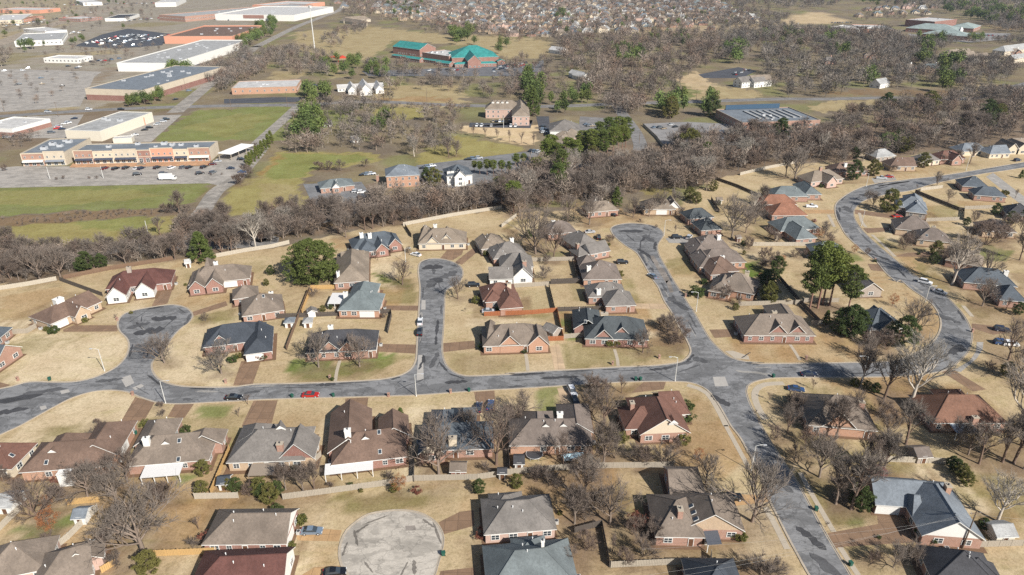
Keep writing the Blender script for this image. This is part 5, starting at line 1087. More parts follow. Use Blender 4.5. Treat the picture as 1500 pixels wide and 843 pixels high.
# ---------------------------------------------------------------- sheds
SH = dict(eave=2.1, pitch=.55, name='shed', cat='shed', winrows=-1)
H('red shed with grey roof by the back fence', 'greybrown', 'redbrick', 'D2 1045,245 1140,245 4.2 gg', **SH)
H('pale blue shed with dark roof by the trampoline', 'dark', 'white', 'D3 45,205 108,205 4 gg', **SH)
H('pale blue octagonal garden shed by the dark fence', 'greyblue', 'white', 'C2 135,262 195,258 4 hh', **SH)
H('small white shed right of the octagonal shed', 'lightgrey', 'white', 'C2 238,262 294,258 4 hh', **SH)
H('white gabled playhouse below the teal-grey house', 'grey', 'white', 'C2 285,195 290,218 3.6 gg', **SH)
H('pale grey shed beside the diagonal fence', 'greyblue', 'white', 'D1 408,500 492,495 4.2 gg', **SH)
H('white shed with dark double roof by yellow fence', 'blueblack', 'white', 'D1 1195,320 1268,315 3.6 gg', **SH)
H('cream shed with grey metal roof, bottom right', 'lightgrey', 'yellow', 'D4 1310,590 1430,585 5 gg', **SH)
H('old brown shed behind the bottom right fence', 'taupe', 'greybrick', 'D4 885,165 970,160 5 gg', **SH)
H('grey garden shed beside the orange-gabled house', 'grey', 'greybrick', 'C3 225,290 290,320 5 gg', **SH)
H('small cream shed by the upper dark fence', 'tan', 'yellow', 'B3 1158,345 1192,345 4 gg', **SH)
H('tiny red shed under the leaning bare tree', 'greybrown', 'redbrick', 'B3 1265,552 1292,550 3 gg', **SH)
H('white gabled playhouse beside the cone conifer', 'white', 'white', 'B1 1012,690 1050,685 4 gg', gable='white', **SH)
H('pale old shed at the left edge by bare tree', 'lightgrey', 'white', 'D1 10,425 105,425 6 gg', **SH)
H('small dark hut beside the tall bare tree', 'dark', 'greybrick', 'D2 1318,268 1348,268 2.6 gg', **SH)
H('small pale shed in the brush below the inn', 'bluegreen', 'white', 'A2 345,680 395,675 8 gg', **SH)
H('little white shed in the brush by the field', 'white', 'white', 'A2 500,765 540,760 7 gg', **SH)

# ---------------------------------------------------------------- fences: every panel and post its own piece
FM = dict(g=woodmat('grey', (.36, .315, .25)), b=woodmat('brown', (.17, .105, .065)), r=woodmat('red', (.33, .115, .045)), y=woodmat('yellow', (.50, .32, .13)), d=woodmat('dark', (.085, .07, .058)), l=woodmat('light', (.45, .40, .32)))
FPM = {}
for k, m_ in FM.items():
    a = MB()
    for i in range(8): a.box(i/8+.006, (i+1)/8-.006, -.015 if i % 2 else -.02, .015 if i % 2 else .02, .05, 1.78+.03*(i % 3))
    a.box(0, 1, .022, .06, .4, .5); a.box(0, 1, .022, .06, 1.4, 1.5)
    p = MB(); p.box(-.06, .06, -.06, .06, -.1, 1.95); FPM[k] = (a.mesh('fence_panel_'+k, [m_]), p.mesh('fence_post_'+k, [m_]))
def fence(label, k, s, h=1.0):
    line = gpts(s); c = line[0]; root = thing('fence', label, 'fence', c)
    for a, b in zip(line, line[1:]):
        d = b-a; L = d.length; n = max(1, round(L/2.5)); ang = math.atan2(d.y, d.x)
        for i in range(n):
            q = a+d*(i/n)-c
            obj('panel', FPM[k][0], root, q, ang, (L/n, 1, h)); obj('post', FPM[k][1], root, q, ang, (1, 1, h))
    obj('post', FPM[k][1], root, line[-1]-c, 0, (1, 1, h))
for lab, k, s in (
 ('long weathered fence behind the south row of houses', 'g', 'D2 130,428 330,402 740,345 845,326 1200,318 1380,292 D3 0,292 250,270 480,256 880,252 925,246'),
 ('dark fence below the teal-grey roofed house', 'd', 'C2 30,252 300,242 722,222 726,240 705,332'), ('new yellow fence beside the big pine', 'y', 'C2 415,88 285,92 235,225'), ('brown fence running between two back yards', 'b', 'C2 272,105 215,250 150,425'),
 ('red-stained fence round the orange-gabled house', 'r', 'C2 1235,238 1499,228 C3 285,215 300,290 320,372 235,375'), ('dark fence above the grey L-shaped house', 'd', 'C3 250,62 470,56'), ('dark fence between tan yards, centre', 'd', 'C3 240,80 272,212'), ('dark fence above the dark teal corner house', 'd', 'C3 288,212 708,202'),
 ('short grey fence left of the corner house', 'g', 'C3 322,362 440,352'), ('dark fence left of brown hip-roofed house', 'd', 'B3 368,690 398,800 250,806'), ('grey fence below the white-gabled dark house', 'g', 'B3 120,688 380,682'), ('grey fence below the red-deck house', 'g', 'C3 50,82 240,70'),
 ('pale fence behind the cream stone house', 'l', 'B2 790,492 1060,440 1330,398'), ('pale fence piece by the tall bare tree', 'l', 'B2 1330,500 1410,442'), ('pale fence left of the big round pine', 'l', 'B1 1190,665 1350,635 1499,612 B2 165,590'), ('dark side fence beside the cream stone house', 'd', 'B2 800,500 835,555'),
 ('brown-red fence behind the red-roofed house', 'b', 'B1 350,785 600,735 950,680'), ('pale fence along the left rear yards', 'l', 'C1 -100,112 0,95 150,72 312,42'), ('dark fence behind the brown ranch house', 'd', 'C1 330,45 440,85 565,130'), ('short fence left of the ranch house', 'g', 'C1 30,338 150,332 202,302'),
 ('long dark fence on the inside of the bend', 'd', 'B4 900,310 1020,360 1140,408 1168,412 1165,460'), ('grey fence below the dark blue roofed house', 'g', 'B4 1170,402 1330,396'), ('grey fence behind the large brown house', 'g', 'B4 960,468 1140,462'), ('pale fence right of the pale grey-blue house', 'l', 'B4 930,300 1050,285'),
 ('dark fence across the upper right yards', 'd', 'B3 1150,238 1270,280 1390,332'), ('dark fence beside dark teal house', 'd', 'B3 1130,350 1160,400 1175,420'), ('pale fence along the upper woodland edge', 'l', 'B4 -60,215 60,185 240,150'), ('pale fence above the teal house and pines', 'l', 'B4 10,602 340,602'),
 ('grey fence above the twin-gabled grey-brown house', 'g', 'C3 1280,182 1499,176 C4 275,172'), ('long dark fence beside the tall pines', 'd', 'C4 150,30 270,172 372,275'), ('grey fence behind the pine trunks', 'g', 'C4 290,162 480,162'), ('grey fence piece right of the grey-brown house', 'g', 'C4 330,288 400,282'),
 ('pale diagonal fence at the bottom left', 'l', 'D1 540,485 380,645 180,805'), ('wood fence above the pale grey shed', 'y', 'D1 370,458 545,442'), ('short pale fence at left edge, bottom', 'l', 'D1 -40,640 110,492'), ('yellow fence beside grey-roofed house', 'y', 'D1 1262,160 1160,402'), ('pale fence pieces by the dark shrubs', 'l', 'D1 1070,425 1310,420'),
 ('yellow fence above the dark red bottom roof', 'y', 'D1 840,740 1130,728 1499,702'), ('yellow gate fence at the bottom', 'y', 'D1 560,832 640,785'), ('dark fence right of the teal-grey bottom house', 'd', 'D3 380,612 530,572 572,800'), ('grey fence at the bottom below bare bushes', 'g', 'D3 580,802 1000,782 1130,795 1128,740'),
 ('pale fence with dark posts at lower right', 'l', 'D4 570,215 800,222 1090,232'), ('grey fence below the cream shed', 'g', 'D4 1165,692 1490,682'), ('dark fence left of the red shed', 'd', 'D2 848,330 852,180'), ('dark fence right of the tall bare trees', 'd', 'D2 1360,60 1375,290'), ('grey fence beside chocolate-roofed house', 'g', 'D2 290,240 340,190'),
 ('grey fence round the school car park', 'g', 'A3 755,690 830,760 890,843')): fence(lab, k, s)

# ---------------------------------------------------------------- cars
def car_meshes(kind):
    L, Wd, H_ = dict(sedan=(4.75, 1.84, 1.45), suv=(4.85, 1.95, 1.78), pickup=(5.6, 2.0, 1.85))[kind]; a = L/2; w = Wd/2
    if kind == 'sedan': low = [(-a, .45), (-a+.05, .85), (-a+.9, .98), (a-1.25, .92), (a-.08, .72), (a, .42)]; cab = [(-a+.55, .96), (-a+1.35, H_), (.35, H_), (1.15, .93)]
    elif kind == 'suv': low = [(-a, .5), (-a+.02, 1.08), (-a+.3, 1.1), (a-1.2, 1.08), (a-.08, .92), (a, .5)]; cab = [(-a+.08, 1.08), (-a+.45, H_), (.45, H_), (1.15, 1.06)]
    else: low = [(-a, .55), (-a, 1.15), (-a+1.9, 1.15), (a-1.3, 1.12), (a-.05, 1.0), (a, .55)]; cab = [(-.75, 1.12), (-.6, H_), (.55, H_), (1.3, 1.1)]
    b = MB(); n = len(low)
    prof = low+[(a-.02, .3), (-a+.02, .3)]; n = len(prof)
    vs = [(x, -w*(.97 if z < 1 else .9), z) for x, z in prof]+[(x, w*(.97 if z < 1 else .9), z) for x, z in prof]
    b.add(vs, [(i, (i+1) % n, n+(i+1) % n, n+i) for i in range(n)]+[tuple(range(n-1, -1, -1)), tuple(range(n, 2*n))])
    tw = w*.74; b.add([(cab[1][0]+.1, -tw, H_+.015), (cab[2][0]-.05, -tw, H_+.015), (cab[2][0]-.05, tw, H_+.015), (cab[1][0]+.1, tw, H_+.015), (cab[1][0], -tw-.03, H_-.06), (cab[2][0]+.05, -tw-.03, H_-.06), (cab[2][0]+.05, tw+.03, H_-.06), (cab[1][0], tw+.03, H_-.06)], [(0, 1, 2, 3), (4, 5, 1, 0), (5, 6, 2, 1), (6, 7, 3, 2), (7, 4, 0, 3)])
    g = MB(); vs = [(x, -(w*.88 if i in (0, 3) else tw), z) for i, (x, z) in enumerate(cab)]+[(x, (w*.88 if i in (0, 3) else tw), z) for i, (x, z) in enumerate(cab)]
    g.add(vs, [(3, 2, 1, 0), (4, 5, 6, 7), (0, 1, 5, 4), (1, 2, 6, 5), (2, 3, 7, 6)])
    if kind == 'pickup': b.add([(-a+.12, -w*.78, .99), (-.85, -w*.78, .99), (-.85, w*.78, .99), (-a+.12, w*.78, .99)], [(0, 1, 2, 3)])
    wh = MB(); wh.tube((0, -.12, 0), (0, .12, 0), .34, .34, 12, 0, True); wh.tube((0, -.125, 0), (0, .125, 0), .2, .2, 8, 1, True)
    hl = MB(); hl.box(-.04, .05, -.2, .2, -.08, .08)
    return dict(b=b, g=g, wh=wh, hl=hl, L=L, W=Wd, z=.72 if kind != 'pickup' else .9)
TYRE = flat('tyre', (.015, .015, .016), .8); LAMP = flat('headlamp', (.7, .72, .72), .15); TAIL = flat('taillamp', (.35, .01, .01), .25)
PAINT = dict(black=(.012, .013, .016), white=(.78, .78, .77), silver=(.48, .49, .50), grey=(.13, .14, .15), blue=(.03, .07, .17), navy=(.014, .022, .05), red=(.42, .02, .015), maroon=(.12, .012, .015), tan=(.36, .29, .20), steel=(.16, .21, .27))
CARK = {}
for k in ('sedan', 'suv', 'pickup'):
    c = car_meshes(k); CARK[k] = (c, c['b'].mesh('body_'+k, [paint('black', PAINT['black'])]), c['g'].mesh('glass_'+k, [GLASS]), c['wh'].mesh('wheel', [TYRE, steel()]), c['hl'].mesh('headlight', [LAMP]), c['hl'].mesh('taillight', [TAIL]))
    one = MB(); one.add(c['b'].v, c['b'].f, 0); one.add(c['g'].v, c['g'].f, 1)
    for sx in (-c['L']*.31, c['L']*.31):
        for sy in (-c['W']*.44, c['W']*.44): one.tube((sx, sy-.12, .34), (sx, sy+.12, .34), .34, .34, 8, 2, True)
    CARK[k] += (one.mesh('car_'+k, [paint('black', PAINT['black']), GLASS, TYRE]),)
def paintslot(o, col):
    o.material_slots[0].link = 'OBJECT'; o.material_slots[0].material = paint(col, PAINT[col])
def car(label, loc, deg, kind, col, group=None, full=True):
    c, mb, mg, mw, mh, ml, one = CARK[kind]; nm = 'pickup_truck' if kind == 'pickup' else 'parked_car'
    if not full:
        o = obj(nm, one, None, (loc[0], loc[1], loc[2]), R(deg)); paintslot(o, col); return tag(o, label, 'car', group)
    t = thing(nm, label, 'car', (loc[0], loc[1], loc[2]), R(deg), group)
    paintslot(obj('body', mb, t), col); obj('windows', mg, t)
    for sx in (-c['L']*.31, c['L']*.31):
        for sy in (-c['W']*.44, c['W']*.44): obj('wheel', mw, t, (sx, sy, .34))
    for sy in (-c['W']*.34, c['W']*.34): obj('headlight', mh, t, (c['L']/2-.05, sy, c['z'])); obj('taillight', ml, t, (-c['L']/2+.02, sy, c['z']+.08))
    return t
for s, deg, kind, col, lab in (
 ('C2 883,275', 94, 'sedan', 'white', 'white car parked on the middle street'), ('C2 881,332', 94, 'suv', 'black', 'black SUV parked behind the white car'), ('C2 283,678', 2, 'sedan', 'red', 'red car on the main street'), ('C1 1285,692', 2, 'sedan', 'black', 'black car on the main street by small bare tree'),
 ('C2 1258,216', 3, 'sedan', 'silver', 'silver car beside the red fence'), ('C2 1175,74', 5, 'suv', 'black', 'dark SUV by the middle cul-de-sac right side'), ('B2 860,655', 150, 'sedan', 'white', 'white car above the middle cul-de-sac'), ('B3 465,530', 10, 'sedan', 'silver', 'silver car by upper cul-de-sac'),
 ('B3 512,560', 90, 'suv', 'black', 'dark car beside white-gabled dark house'), ('B3 588,436', 140, 'sedan', 'black', 'black car in front of the white garage among trees'), ('B3 642,698', 3, 'suv', 'black', 'dark SUV on the tan drive by brown hip roof'), ('B3 942,560', 3, 'suv', 'black', 'dark SUV right of the upper cul-de-sac'), ('B3 1010,560', 60, 'suv', 'silver', 'silver SUV beside the dark SUV at upper cul-de-sac'),
 ('C3 808,25', 118, 'sedan', 'steel', 'grey-blue car on the upper street'), ('C3 368,660', -78, 'suv', 'white', 'white SUV on the drive below main street'), ('C3 382,705', -80, 'sedan', 'black', 'dark car below the white SUV'), ('C4 316,564', 0, 'sedan', 'navy', 'navy car on the main street near the corner'),
 ('C4 246,645', -15, 'sedan', 'blue', 'blue car beside grey-brown hip-roofed house'), ('C4 955,58', -40, 'suv', 'white', 'white SUV parked on the curve'), ('C4 1036,112', -45, 'sedan', 'silver', 'silver car parked below the white SUV'), ('C4 1375,390', -8, 'suv', 'blue', 'blue SUV at the right edge drive'), ('C4 1422,398', -8, 'suv', 'white', 'white car at the right edge drive'),
 ('C4 1375,318', -15, 'suv', 'navy', 'dark blue car on drive near loop'), ('B4 332,390', -4, 'pickup', 'white', 'white pickup by the teal-roofed house'), ('B4 715,234', -12, 'pickup', 'silver', 'silver pickup on drive at the bend'), ('B4 758,226', -12, 'sedan', 'red', 'red car beside the silver pickup'), ('B4 1288,102', -10, 'sedan', 'white', 'white car by blue-grey house upper right'),
 ('B4 1460,136', 20, 'suv', 'navy', 'navy SUV on the road at upper right'), ('B4 800,444', 5, 'sedan', 'red', 'red car below the pale grey-blue house'), ('D2 290,610', 2, 'sedan', 'steel', 'grey-blue sedan on the drive by turning circle'), ('D2 415,838', 8, 'sedan', 'black', 'black sedan at the bottom edge'), ('D3 1245,428', 8, 'suv', 'black', 'black SUV beside the grey skylight house'),
 ('C2 1203,748', 85, 'sedan', 'navy', 'navy car in front of blue-grey roofed house'), ('C2 1268,735', 85, 'sedan', 'blue', 'blue car in front of blue-grey roofed house')): car(lab, gpts(s)[0]+Vector((0, 0, .035)), deg, kind, col)
# shop car park, read one by one
for i, (x, y, deg, kind, col) in enumerate(((577, 180, 75, 'suv', 'maroon'), (635, 182, 75, 'suv', 'black'), (692, 178, 75, 'suv', 'black'), (750, 180, 75, 'sedan', 'white'), (776, 180, 75, 'suv', 'navy'), (775, 156, 5, 'sedan', 'tan'), (863, 176, 75, 'suv', 'black'), (942, 178, 70, 'suv', 'white'), (1005, 175, 75, 'suv', 'grey'), (1040, 175, 75, 'suv', 'black'), (1120, 173, 70, 'suv', 'black'),
     (1168, 157, 5, 'sedan', 'maroon'), (1195, 141, 5, 'sedan', 'silver'), (755, 213, 30, 'suv', 'black'), (898, 210, 15, 'suv', 'navy'), (1098, 208, 40, 'suv', 'black'), (1170, 203, 70, 'suv', 'grey'), (1268, 180, 0, 'sedan', 'navy'), (1325, 131, 0, 'suv', 'black'), (1330, 200, 10, 'sedan', 'blue'))):
    car('%s %s in front of the shop terrace' % (col if col != 'tan' else 'tan', 'SUV' if kind == 'suv' else 'car'), G('B1', x, y, .04), deg, kind, col, full=True)
t = thing('box_truck', 'white box truck by the green field', 'truck', G('B1', 925, 240, .04), R(2)); _m = MB(); _m.box(-4.6, 2.2, -1.2, 1.2, .9, 3.6); _m.build('cargo_box', WHITE, t); _m = MB(); _m.box(2.3, 4.4, -1.1, 1.1, .6, 1.6); _m.box(2.3, 3.9, -1.05, 1.05, 1.6, 2.6); _m.build('cab', WHITE, t); _m = MB(); _m.box(3.88, 3.96, -.95, .95, 1.7, 2.45); _m.build('windscreen', GLASS, t)
for sx in (-3, 3):
    for sy in (-1, 1): obj('wheel', CARK['suv'][3], t, (sx, sy*1.0, .45), 0, (1.35, 1.35, 1.35))
# rows and scatters in the other car parks
FARC = {}
def lot(label, s0, s1, n, deg, prob=.8, jitter=0, seed=0, stuff=False):
    r = random.Random(seed+n); a, b = gpts(s0)[0], gpts(s1)[0]
    for i in range(n):
        if r.random() > prob: continue
        q = a.lerp(b, (i+.5)/n)+Vector((r.uniform(-1, 1)*jitter, r.uniform(-1, 1)*jitter, .06)); col = r.choice(('white', 'white', 'silver', 'black', 'grey', 'navy', 'red', 'tan', 'steel', 'black'))
        if stuff:
            FARC.setdefault('l', []).append((q, R(deg+r.choice((0, 180))), r.choice(('sedan', 'suv')), col)); continue
        car('%s %s' % (col if col != 'steel' else 'steel blue', label), q, deg+r.choice((0, 180))+r.uniform(-4, 4), r.choice(('sedan', 'suv', 'suv')), col, full=False)
lot('car in the nearer row by the monitor-roofed school', 'A3 1020,785', 'A3 1260,770', 20, 82); lot('car in the farther row by the monitor-roofed school', 'A3 1120,735', 'A4 90,725', 26, 82); lot('car at the end of the monitor-roofed school', 'A4 300,715', 'A4 370,718', 6, 80, 1)
lot('car on the tarmac by the dark fence lot', 'A3 790,710', 'A3 960,690', 5, 30, 1, 4); lot('car in the church car park', 'A2 860,392', 'A2 1130,385', 14, 70, .6, 3); lot('car in the right church car park', 'A2 1260,395', 'A2 1490,350', 24, 60, .8, 6); lot('car in the far right church row', 'A2 1290,372', 'A2 1480,345', 20, 60, .8, 3)
lot('car outside the pink inn', 'A2 1275,672', 'A2 1470,668', 11, 85, .8); lot('car along the lower inn row', 'A2 1180,694', 'A2 1420,697', 9, 85, .5); lot('car beside the grey hall', 'A3 205,690', 'A3 215,740', 3, 10, 1); lot('car right of the grey hall', 'A3 425,690', 'A3 540,695', 5, 20, 1, 3); lot('car by the tan field house', 'A3 1250,415', 'A3 1330,385', 14, 60, 1, 4)
lot('car beside the two-storey brick office', 'B2 560,215', 'B2 620,210', 3, 20, 1, 1); lot('car in the small office lot', 'B2 540,300', 'B2 610,350', 4, 20, .9, 2); lot('car outside the white office', 'B2 1130,132', 'B2 1220,122', 3, 5, 1); lot('car by the young pines', 'B3 130,82', 'B3 190,90', 3, 60, 1); lot('car near brick office end', 'B2 890,180', 'B2 960,165', 3, 20, 1)
lot('car in the dark superstore lot', 'A1 480,240', 'A1 850,215', 26, 60, .5, 14); lot('car in the upper superstore lot', 'A1 600,200', 'A1 920,195', 24, 60, .6, 12); lot('car in the small lot behind white store', 'A1 1010,345', 'A1 1110,310', 12, 60, .9, 7); lot('car in the pale empty lot', 'A1 60,385', 'A1 480,370', 9, 40, .8, 16); lot('car near the white diner', 'A1 500,345', 'A1 640,325', 10, 50, .9, 6)
lot('car beside the cream warehouse', 'A1 240,740', 'A1 440,655', 6, 20, 1, 5); lot('car behind the pink annex', 'A1 740,755', 'A1 940,655', 7, 20, .9, 3); lot('car by the left edge shop', 'A1 40,760', 'A1 150,745', 4, 10, 1, 2); lot('car by the brick office', 'A2 240,482', 'A2 350,472', 4, 5, .9); lot('car in the far school lot', 'A4 1180,190', 'A4 1420,205', 26, 60, .9, 8, stuff=True); lot('car outside the far low buildings', 'A4 440,128', 'A4 560,126', 10, 60, .9, 2, stuff=True)
for i_, (a, b, n_) in enumerate((('470,246', '640,205', 18), ('540,252', '720,195', 20), ('620,258', '800,195', 20), ('720,256', '880,205', 16))): lot('car in %s slanting row of the dark lot' % ('the first', 'the second', 'the third', 'the last')[i_], 'A1 '+a, 'A1 '+b, n_, 35, .7, 2, i_)
lot('car in the lot before the far brick strip', 'A1 640,120', 'A1 880,100', 24, 60, .8, 9, stuff=True); lot('car behind the white showroom', 'A1 300,200', 'A1 480,170', 14, 40, .8, 8, stuff=True); lot('car beside the far cream shop', 'A1 20,150', 'A1 240,120', 16, 40, .8, 8, stuff=True); lot('car before the far white superstore', 'A1 1180,112', 'A1 1420,112', 22, 70, .8, 5, stuff=True); lot('car along the top edge shops', 'A1 330,30', 'A1 860,20', 34, 50, .8, 12, stuff=True)
lot('car left on the pale lot', 'A1 100,440', 'A1 420,470', 5, 40, .8, 20); lot('car on the lower left forecourt', 'A1 170,690', 'A1 330,720', 6, 30, .8, 4)
lot('car on the far main road', 'A1 20,150', 'A1 700,40', 16, 20, .7, 8, stuff=True); lot('car on the road past the shops', 'A1 180,622', 'A1 980,590', 4, 4, .7, 3); lot('car on the crossroads approach', 'A1 930,575', 'A1 1110,440', 3, 45, 1, 2)

mbc = MB(); cl_ = list(PAINT)
for q, a, kind, col in FARC['l']:
    M = Matrix.Translation(q) @ Matrix.Rotation(a, 4, 'Z'); me_ = CARK[kind][6]
    for p in me_.polygons: mbc.add([M @ me_.vertices[i].co for i in p.vertices], [tuple(range(len(p.vertices)))], cl_.index(col) if p.material_index == 0 else len(cl_)+p.material_index-1)
o = mbc.build('distant_cars', [paint(c, PAINT[c]) for c in cl_]+[GLASS, TYRE]); o['kind'] = 'stuff'; tag(o, 'many tiny parked cars in the farthest car parks', 'cars')
# ---------------------------------------------------------------- lamp posts, poles, wires, bins, letter boxes
def rise(t, base, top):
    q = G(t, *base); _, py = pix(t, *top); zc0 = q.y*CP
    v = (421.5-py)/FPX     # (z-H)*CP + y*SP = v*(y*CP - (z-H)*SP)
    return q, CAM_H + (v*q.y*CP - q.y*SP)/(CP+v*SP)
GALV = flat('galvanised', (.60, .60, .57), .5, .2, .08)
def lamp(label, t, base, top, arm=1):
    q, h = rise(t, base, top); h = max(6, min(10, h)); o = thing('street_lamp', label, 'street lamp', q, 0)
    m = MB(); m.tube((0, 0, -.2), (0, 0, h), .13, .08, 8, 0, True); m.tube((0, 0, 0), (0, 0, .5), .2, .16, 8, 0, True); m.build('pole', GALV, o)
    m = MB(); m.tube((0, 0, h-.1), (arm*1.0, 0, h+.25), .05, .05, 6); m.tube((arm*1.0, 0, h+.25), (arm*1.9, 0, h+.25), .05, .04, 6); m.build('arm', GALV, o)
    m = MB(); m.box(-.4, .4, -.16, .16, -.08, .06); m.build('lamp_head', steel(), o, loc=(arm*2.2, 0, h+.22))
for a in (('street lamp on the lawn of the left cul-de-sac', 'C1', (575, 540), (550, 420), -1), ('street lamp where left street bends', 'C1', (910, 718), (883, 595), 1), ('street lamp at the middle T-junction', 'C2', (861, 678), (856, 558), 1), ('street lamp at the right junction', 'C3', (932, 596), (940, 465), -1), ('street lamp by the round shrub on upper street', 'C3', (1048, 212), (1057, 108), -1),
          ('street lamp beside the tall bare tree, lower right', 'D3', (1350, 270), (1388, 132), 1), ('tall street lamp near the loop', 'C4', (604, 620), (652, 460), -1), ('street lamp at the first bend, upper right', 'B4', (632, 276), (642, 205), -1), ('street lamp right of upper cul-de-sac', 'B3', (871, 545), (879, 462), 1), ('street lamp at the inner bend', 'B4', (606, 492), (616, 405), -1),
          ('street lamp on the curve above the white SUV', 'C4', (958, 158), (972, 75), 1), ('street lamp on the upper right street', 'B4', (1180, 188), (1194, 112), 1), ('street lamp above the middle cul-de-sac', 'B2', (803, 690), (800, 630), 1)): lamp(*a)
POLEW = woodmat('pole', (.16, .115, .08))
def pole(label, t, base, top, hmax=12, mat=None, cross=True):
    q, h = rise(t, base, top); h = max(7, min(hmax, h)); o = thing('utility_pole', label, 'utility pole', q, .1)
    m = MB(); m.tube((0, 0, -.2), (0, 0, h), .17, .11, 8, 0, True); m.build('pole', mat or POLEW, o)
    if cross:
        m = MB(); m.box(-1.2, 1.2, -.06, .06, h-.7, h-.55); m.build('crossarm', mat or POLEW, o)
        for x in (-1.05, .0, 1.05): m = MB(); m.tube((x, 0, h-.55), (x, 0, h-.3), .06, .04, 6, 0, True); m.build('insulator', steel(), o)
    return q, h
pq, ph = pole('wooden utility pole beside the slate-blue roofed house', 'D4', (1160, 697), (1242, 490), 11)
for a in (('pale pole on the green verge', 'B1', (820, 565), (795, 463), 12, GALV, False), ('utility pole by the small road junction', 'A3', (735, 790), (738, 650)), ('utility pole in front of the wood', 'A3', (350, 560), (348, 470)), ('utility pole on the verge below the church', 'A2', (920, 565), (918, 468)), ('pole near the pink inn', 'A2', (1340, 705), (1338, 640), 11, GALV, False), ('utility pole by the brick office', 'A1', (1272, 612), (1260, 495)),
          ('utility pole at the superstore corner', 'A1', (802, 602), (788, 540)), ('utility pole on the road by dark evergreens', 'A1', (1022, 505), (1012, 430)), ('utility pole left of the crossroads', 'A1', (925, 570), (915, 515)), ('utility pole left of the big superstore', 'A1', (322, 640), (312, 560)), ('utility pole at the car park edge', 'A1', (25, 612), (5, 540)), ('utility pole by the crossroads field', 'A2', (155, 590), (148, 505)), ('utility pole by the curved road', 'A4', (1060, 545), (1058, 470)),
          ('utility pole by tan field', 'A3', (1048, 550), (1050, 490)), ('car park light mast by the shops', 'B1', (568, 230), (558, 170), 10, GALV, False), ('car park light mast left of the shops', 'B1', (275, 235), (260, 170), 10, GALV, False)): pole(*a)
q, h = rise('A2', (303, 265), (280, 30)); o = thing('mobile_mast', 'tall thin phone mast among the bare trees', 'mast', q); h = max(40, min(70, h))
_m = MB(); _m.tube((0, 0, 0), (0, 0, h), .75, .4, 10, 0, True); _m.build('pole', GALV, o)
for k in range(3):
    a = k*2.094; _m = MB(); _m.box(-1.6, 1.6, 1.2, 1.5, h-3.5, h-.6); _m.box(-.1, .1, 0, 1.3, h-2.2, h-2); p = _m.build('antenna_panel', GALV, o, rz=a)
WIRE = flat('wire', (.3, .3, .29), .5)
top = Vector((pq.x, pq.y, ph-.4))
for i, (end, dz) in enumerate(((G('D4', -700, 900, 9), 0), (G('D4', -700, 860, 10), 0), (G('D4', 2600, 560, 9.5), 0), (G('D4', -600, 700, 10), 0))):
    a = top+Vector((-1+i*.65, 0, -.3*i)); m = MB(); prev = a
    for k in range(1, 19):
        t_ = k/18; q = a.lerp(end, t_); q.z -= 4*1.3*t_*(1-t_); m.tube(prev, q, .013, .013, 3); prev = q
    tag(m.build('power_line', WIRE), ['lowest overhead wire running left from the wooden pole', 'middle overhead wire running left from the wooden pole', 'overhead wire running right from the wooden pole', 'upper overhead wire running left from the wooden pole'][i], 'wire')
BIN = flat('bin_green', (.02, .085, .06), .5)
def wheelie(label, q):
    o = thing('wheelie_bin', label, 'bin', q, rnd.uniform(0, 6)); m = MB()
    m.add([(-.28, -.3, .08), (.28, -.3, .08), (.28, .3, .08), (-.28, .3, .08), (-.36, -.4, 1.0), (.36, -.4, 1.0), (.36, .4, 1.0), (-.36, .4, 1.0)], [(0, 1, 5, 4), (1, 2, 6, 5), (2, 3, 7, 6), (3, 0, 4, 7), (0, 3, 2, 1)]); m.build('body', BIN, o)
    m = MB(); m.box(-.38, .38, -.42, .46, 1.0, 1.09); m.build('lid', BIN, o)
    for s in (-.3, .3): m = MB(); m.tube((s-.04, .36, .12), (s+.04, .36, .12), .12, .12, 8, 0, True); m.build('wheel', TYRE, o)
for s, lab in (('C1 275,590', 'green bin on the left lawn kerb'), ('C2 180,684', 'green bin left of the red car'), ('C2 405,680', 'green bin right of the red car'), ('C2 1150,652', 'green bin on south kerb past the T-junction'), ('C3 716,590', 'left green bin of a pair on the main street'), ('C3 742,590', 'right green bin of a pair on the main street'), ('C4 122,574', 'green bin at the junction corner'),
               ('D4 356,488', 'green bin on the side street kerb'), ('D4 545,790', 'green bin nearest the bottom on the side street'), ('D1 745,70', 'green bin beside the brown-roofed house'), ('D2 30,690', 'green bin left of turning circle, by brick wall'), ('D2 90,680', 'green bin by hedge left of turning circle'), ('D1 190,745', 'green bin at the bottom left wall'), ('D2 1010,735', 'green bin on kerb of turning circle')): wheelie(lab, gpts(s)[0]+Vector((0, 0, .04)))
def letterbox(label, q, wall='brick'):
    o = thing('letter_box', label, 'letter box', q, rnd.uniform(-.2, .2)); m = MB(); m.box(-.3, .3, -.28, .28, 0, 1.2); m.box(-.36, .36, -.34, .34, 1.2, 1.32); m.build('pillar', W_(wall), o)
    m = MB(); m.box(-.12, .12, -.33, .2, .85, 1.1); m.build('box', DARK, o)
for s, lab in (('C1 100,592', 'brick letter box on the left lawn'), ('C1 645,262', 'brick letter box by the left circle'), ('C1 730,672', 'brick letter box opposite the left circle'), ('C1 1240,605', 'brick letter box left of the blue-black house drive'), ('C2 388,582', 'brick letter box before the green front lawn'), ('C2 710,680', 'brick letter box left of the T-junction lamp'), ('C2 1050,660', 'brick letter box right of the T-junction lamp'),
               ('C3 590,505', 'brick letter box before the corner house'), ('C3 845,470', 'brick letter box near the right junction'), ('C4 302,475', 'brick letter box before the twin-gabled house'), ('C3 990,132', 'brick letter box on the upper street'), ('B4 680,685', 'brick letter box on the curving street'), ('B4 352,468', 'brick letter box at the bend'), ('C4 1215,325', 'pale letter box on the outer loop')): letterbox(lab, gpts(s)[0])
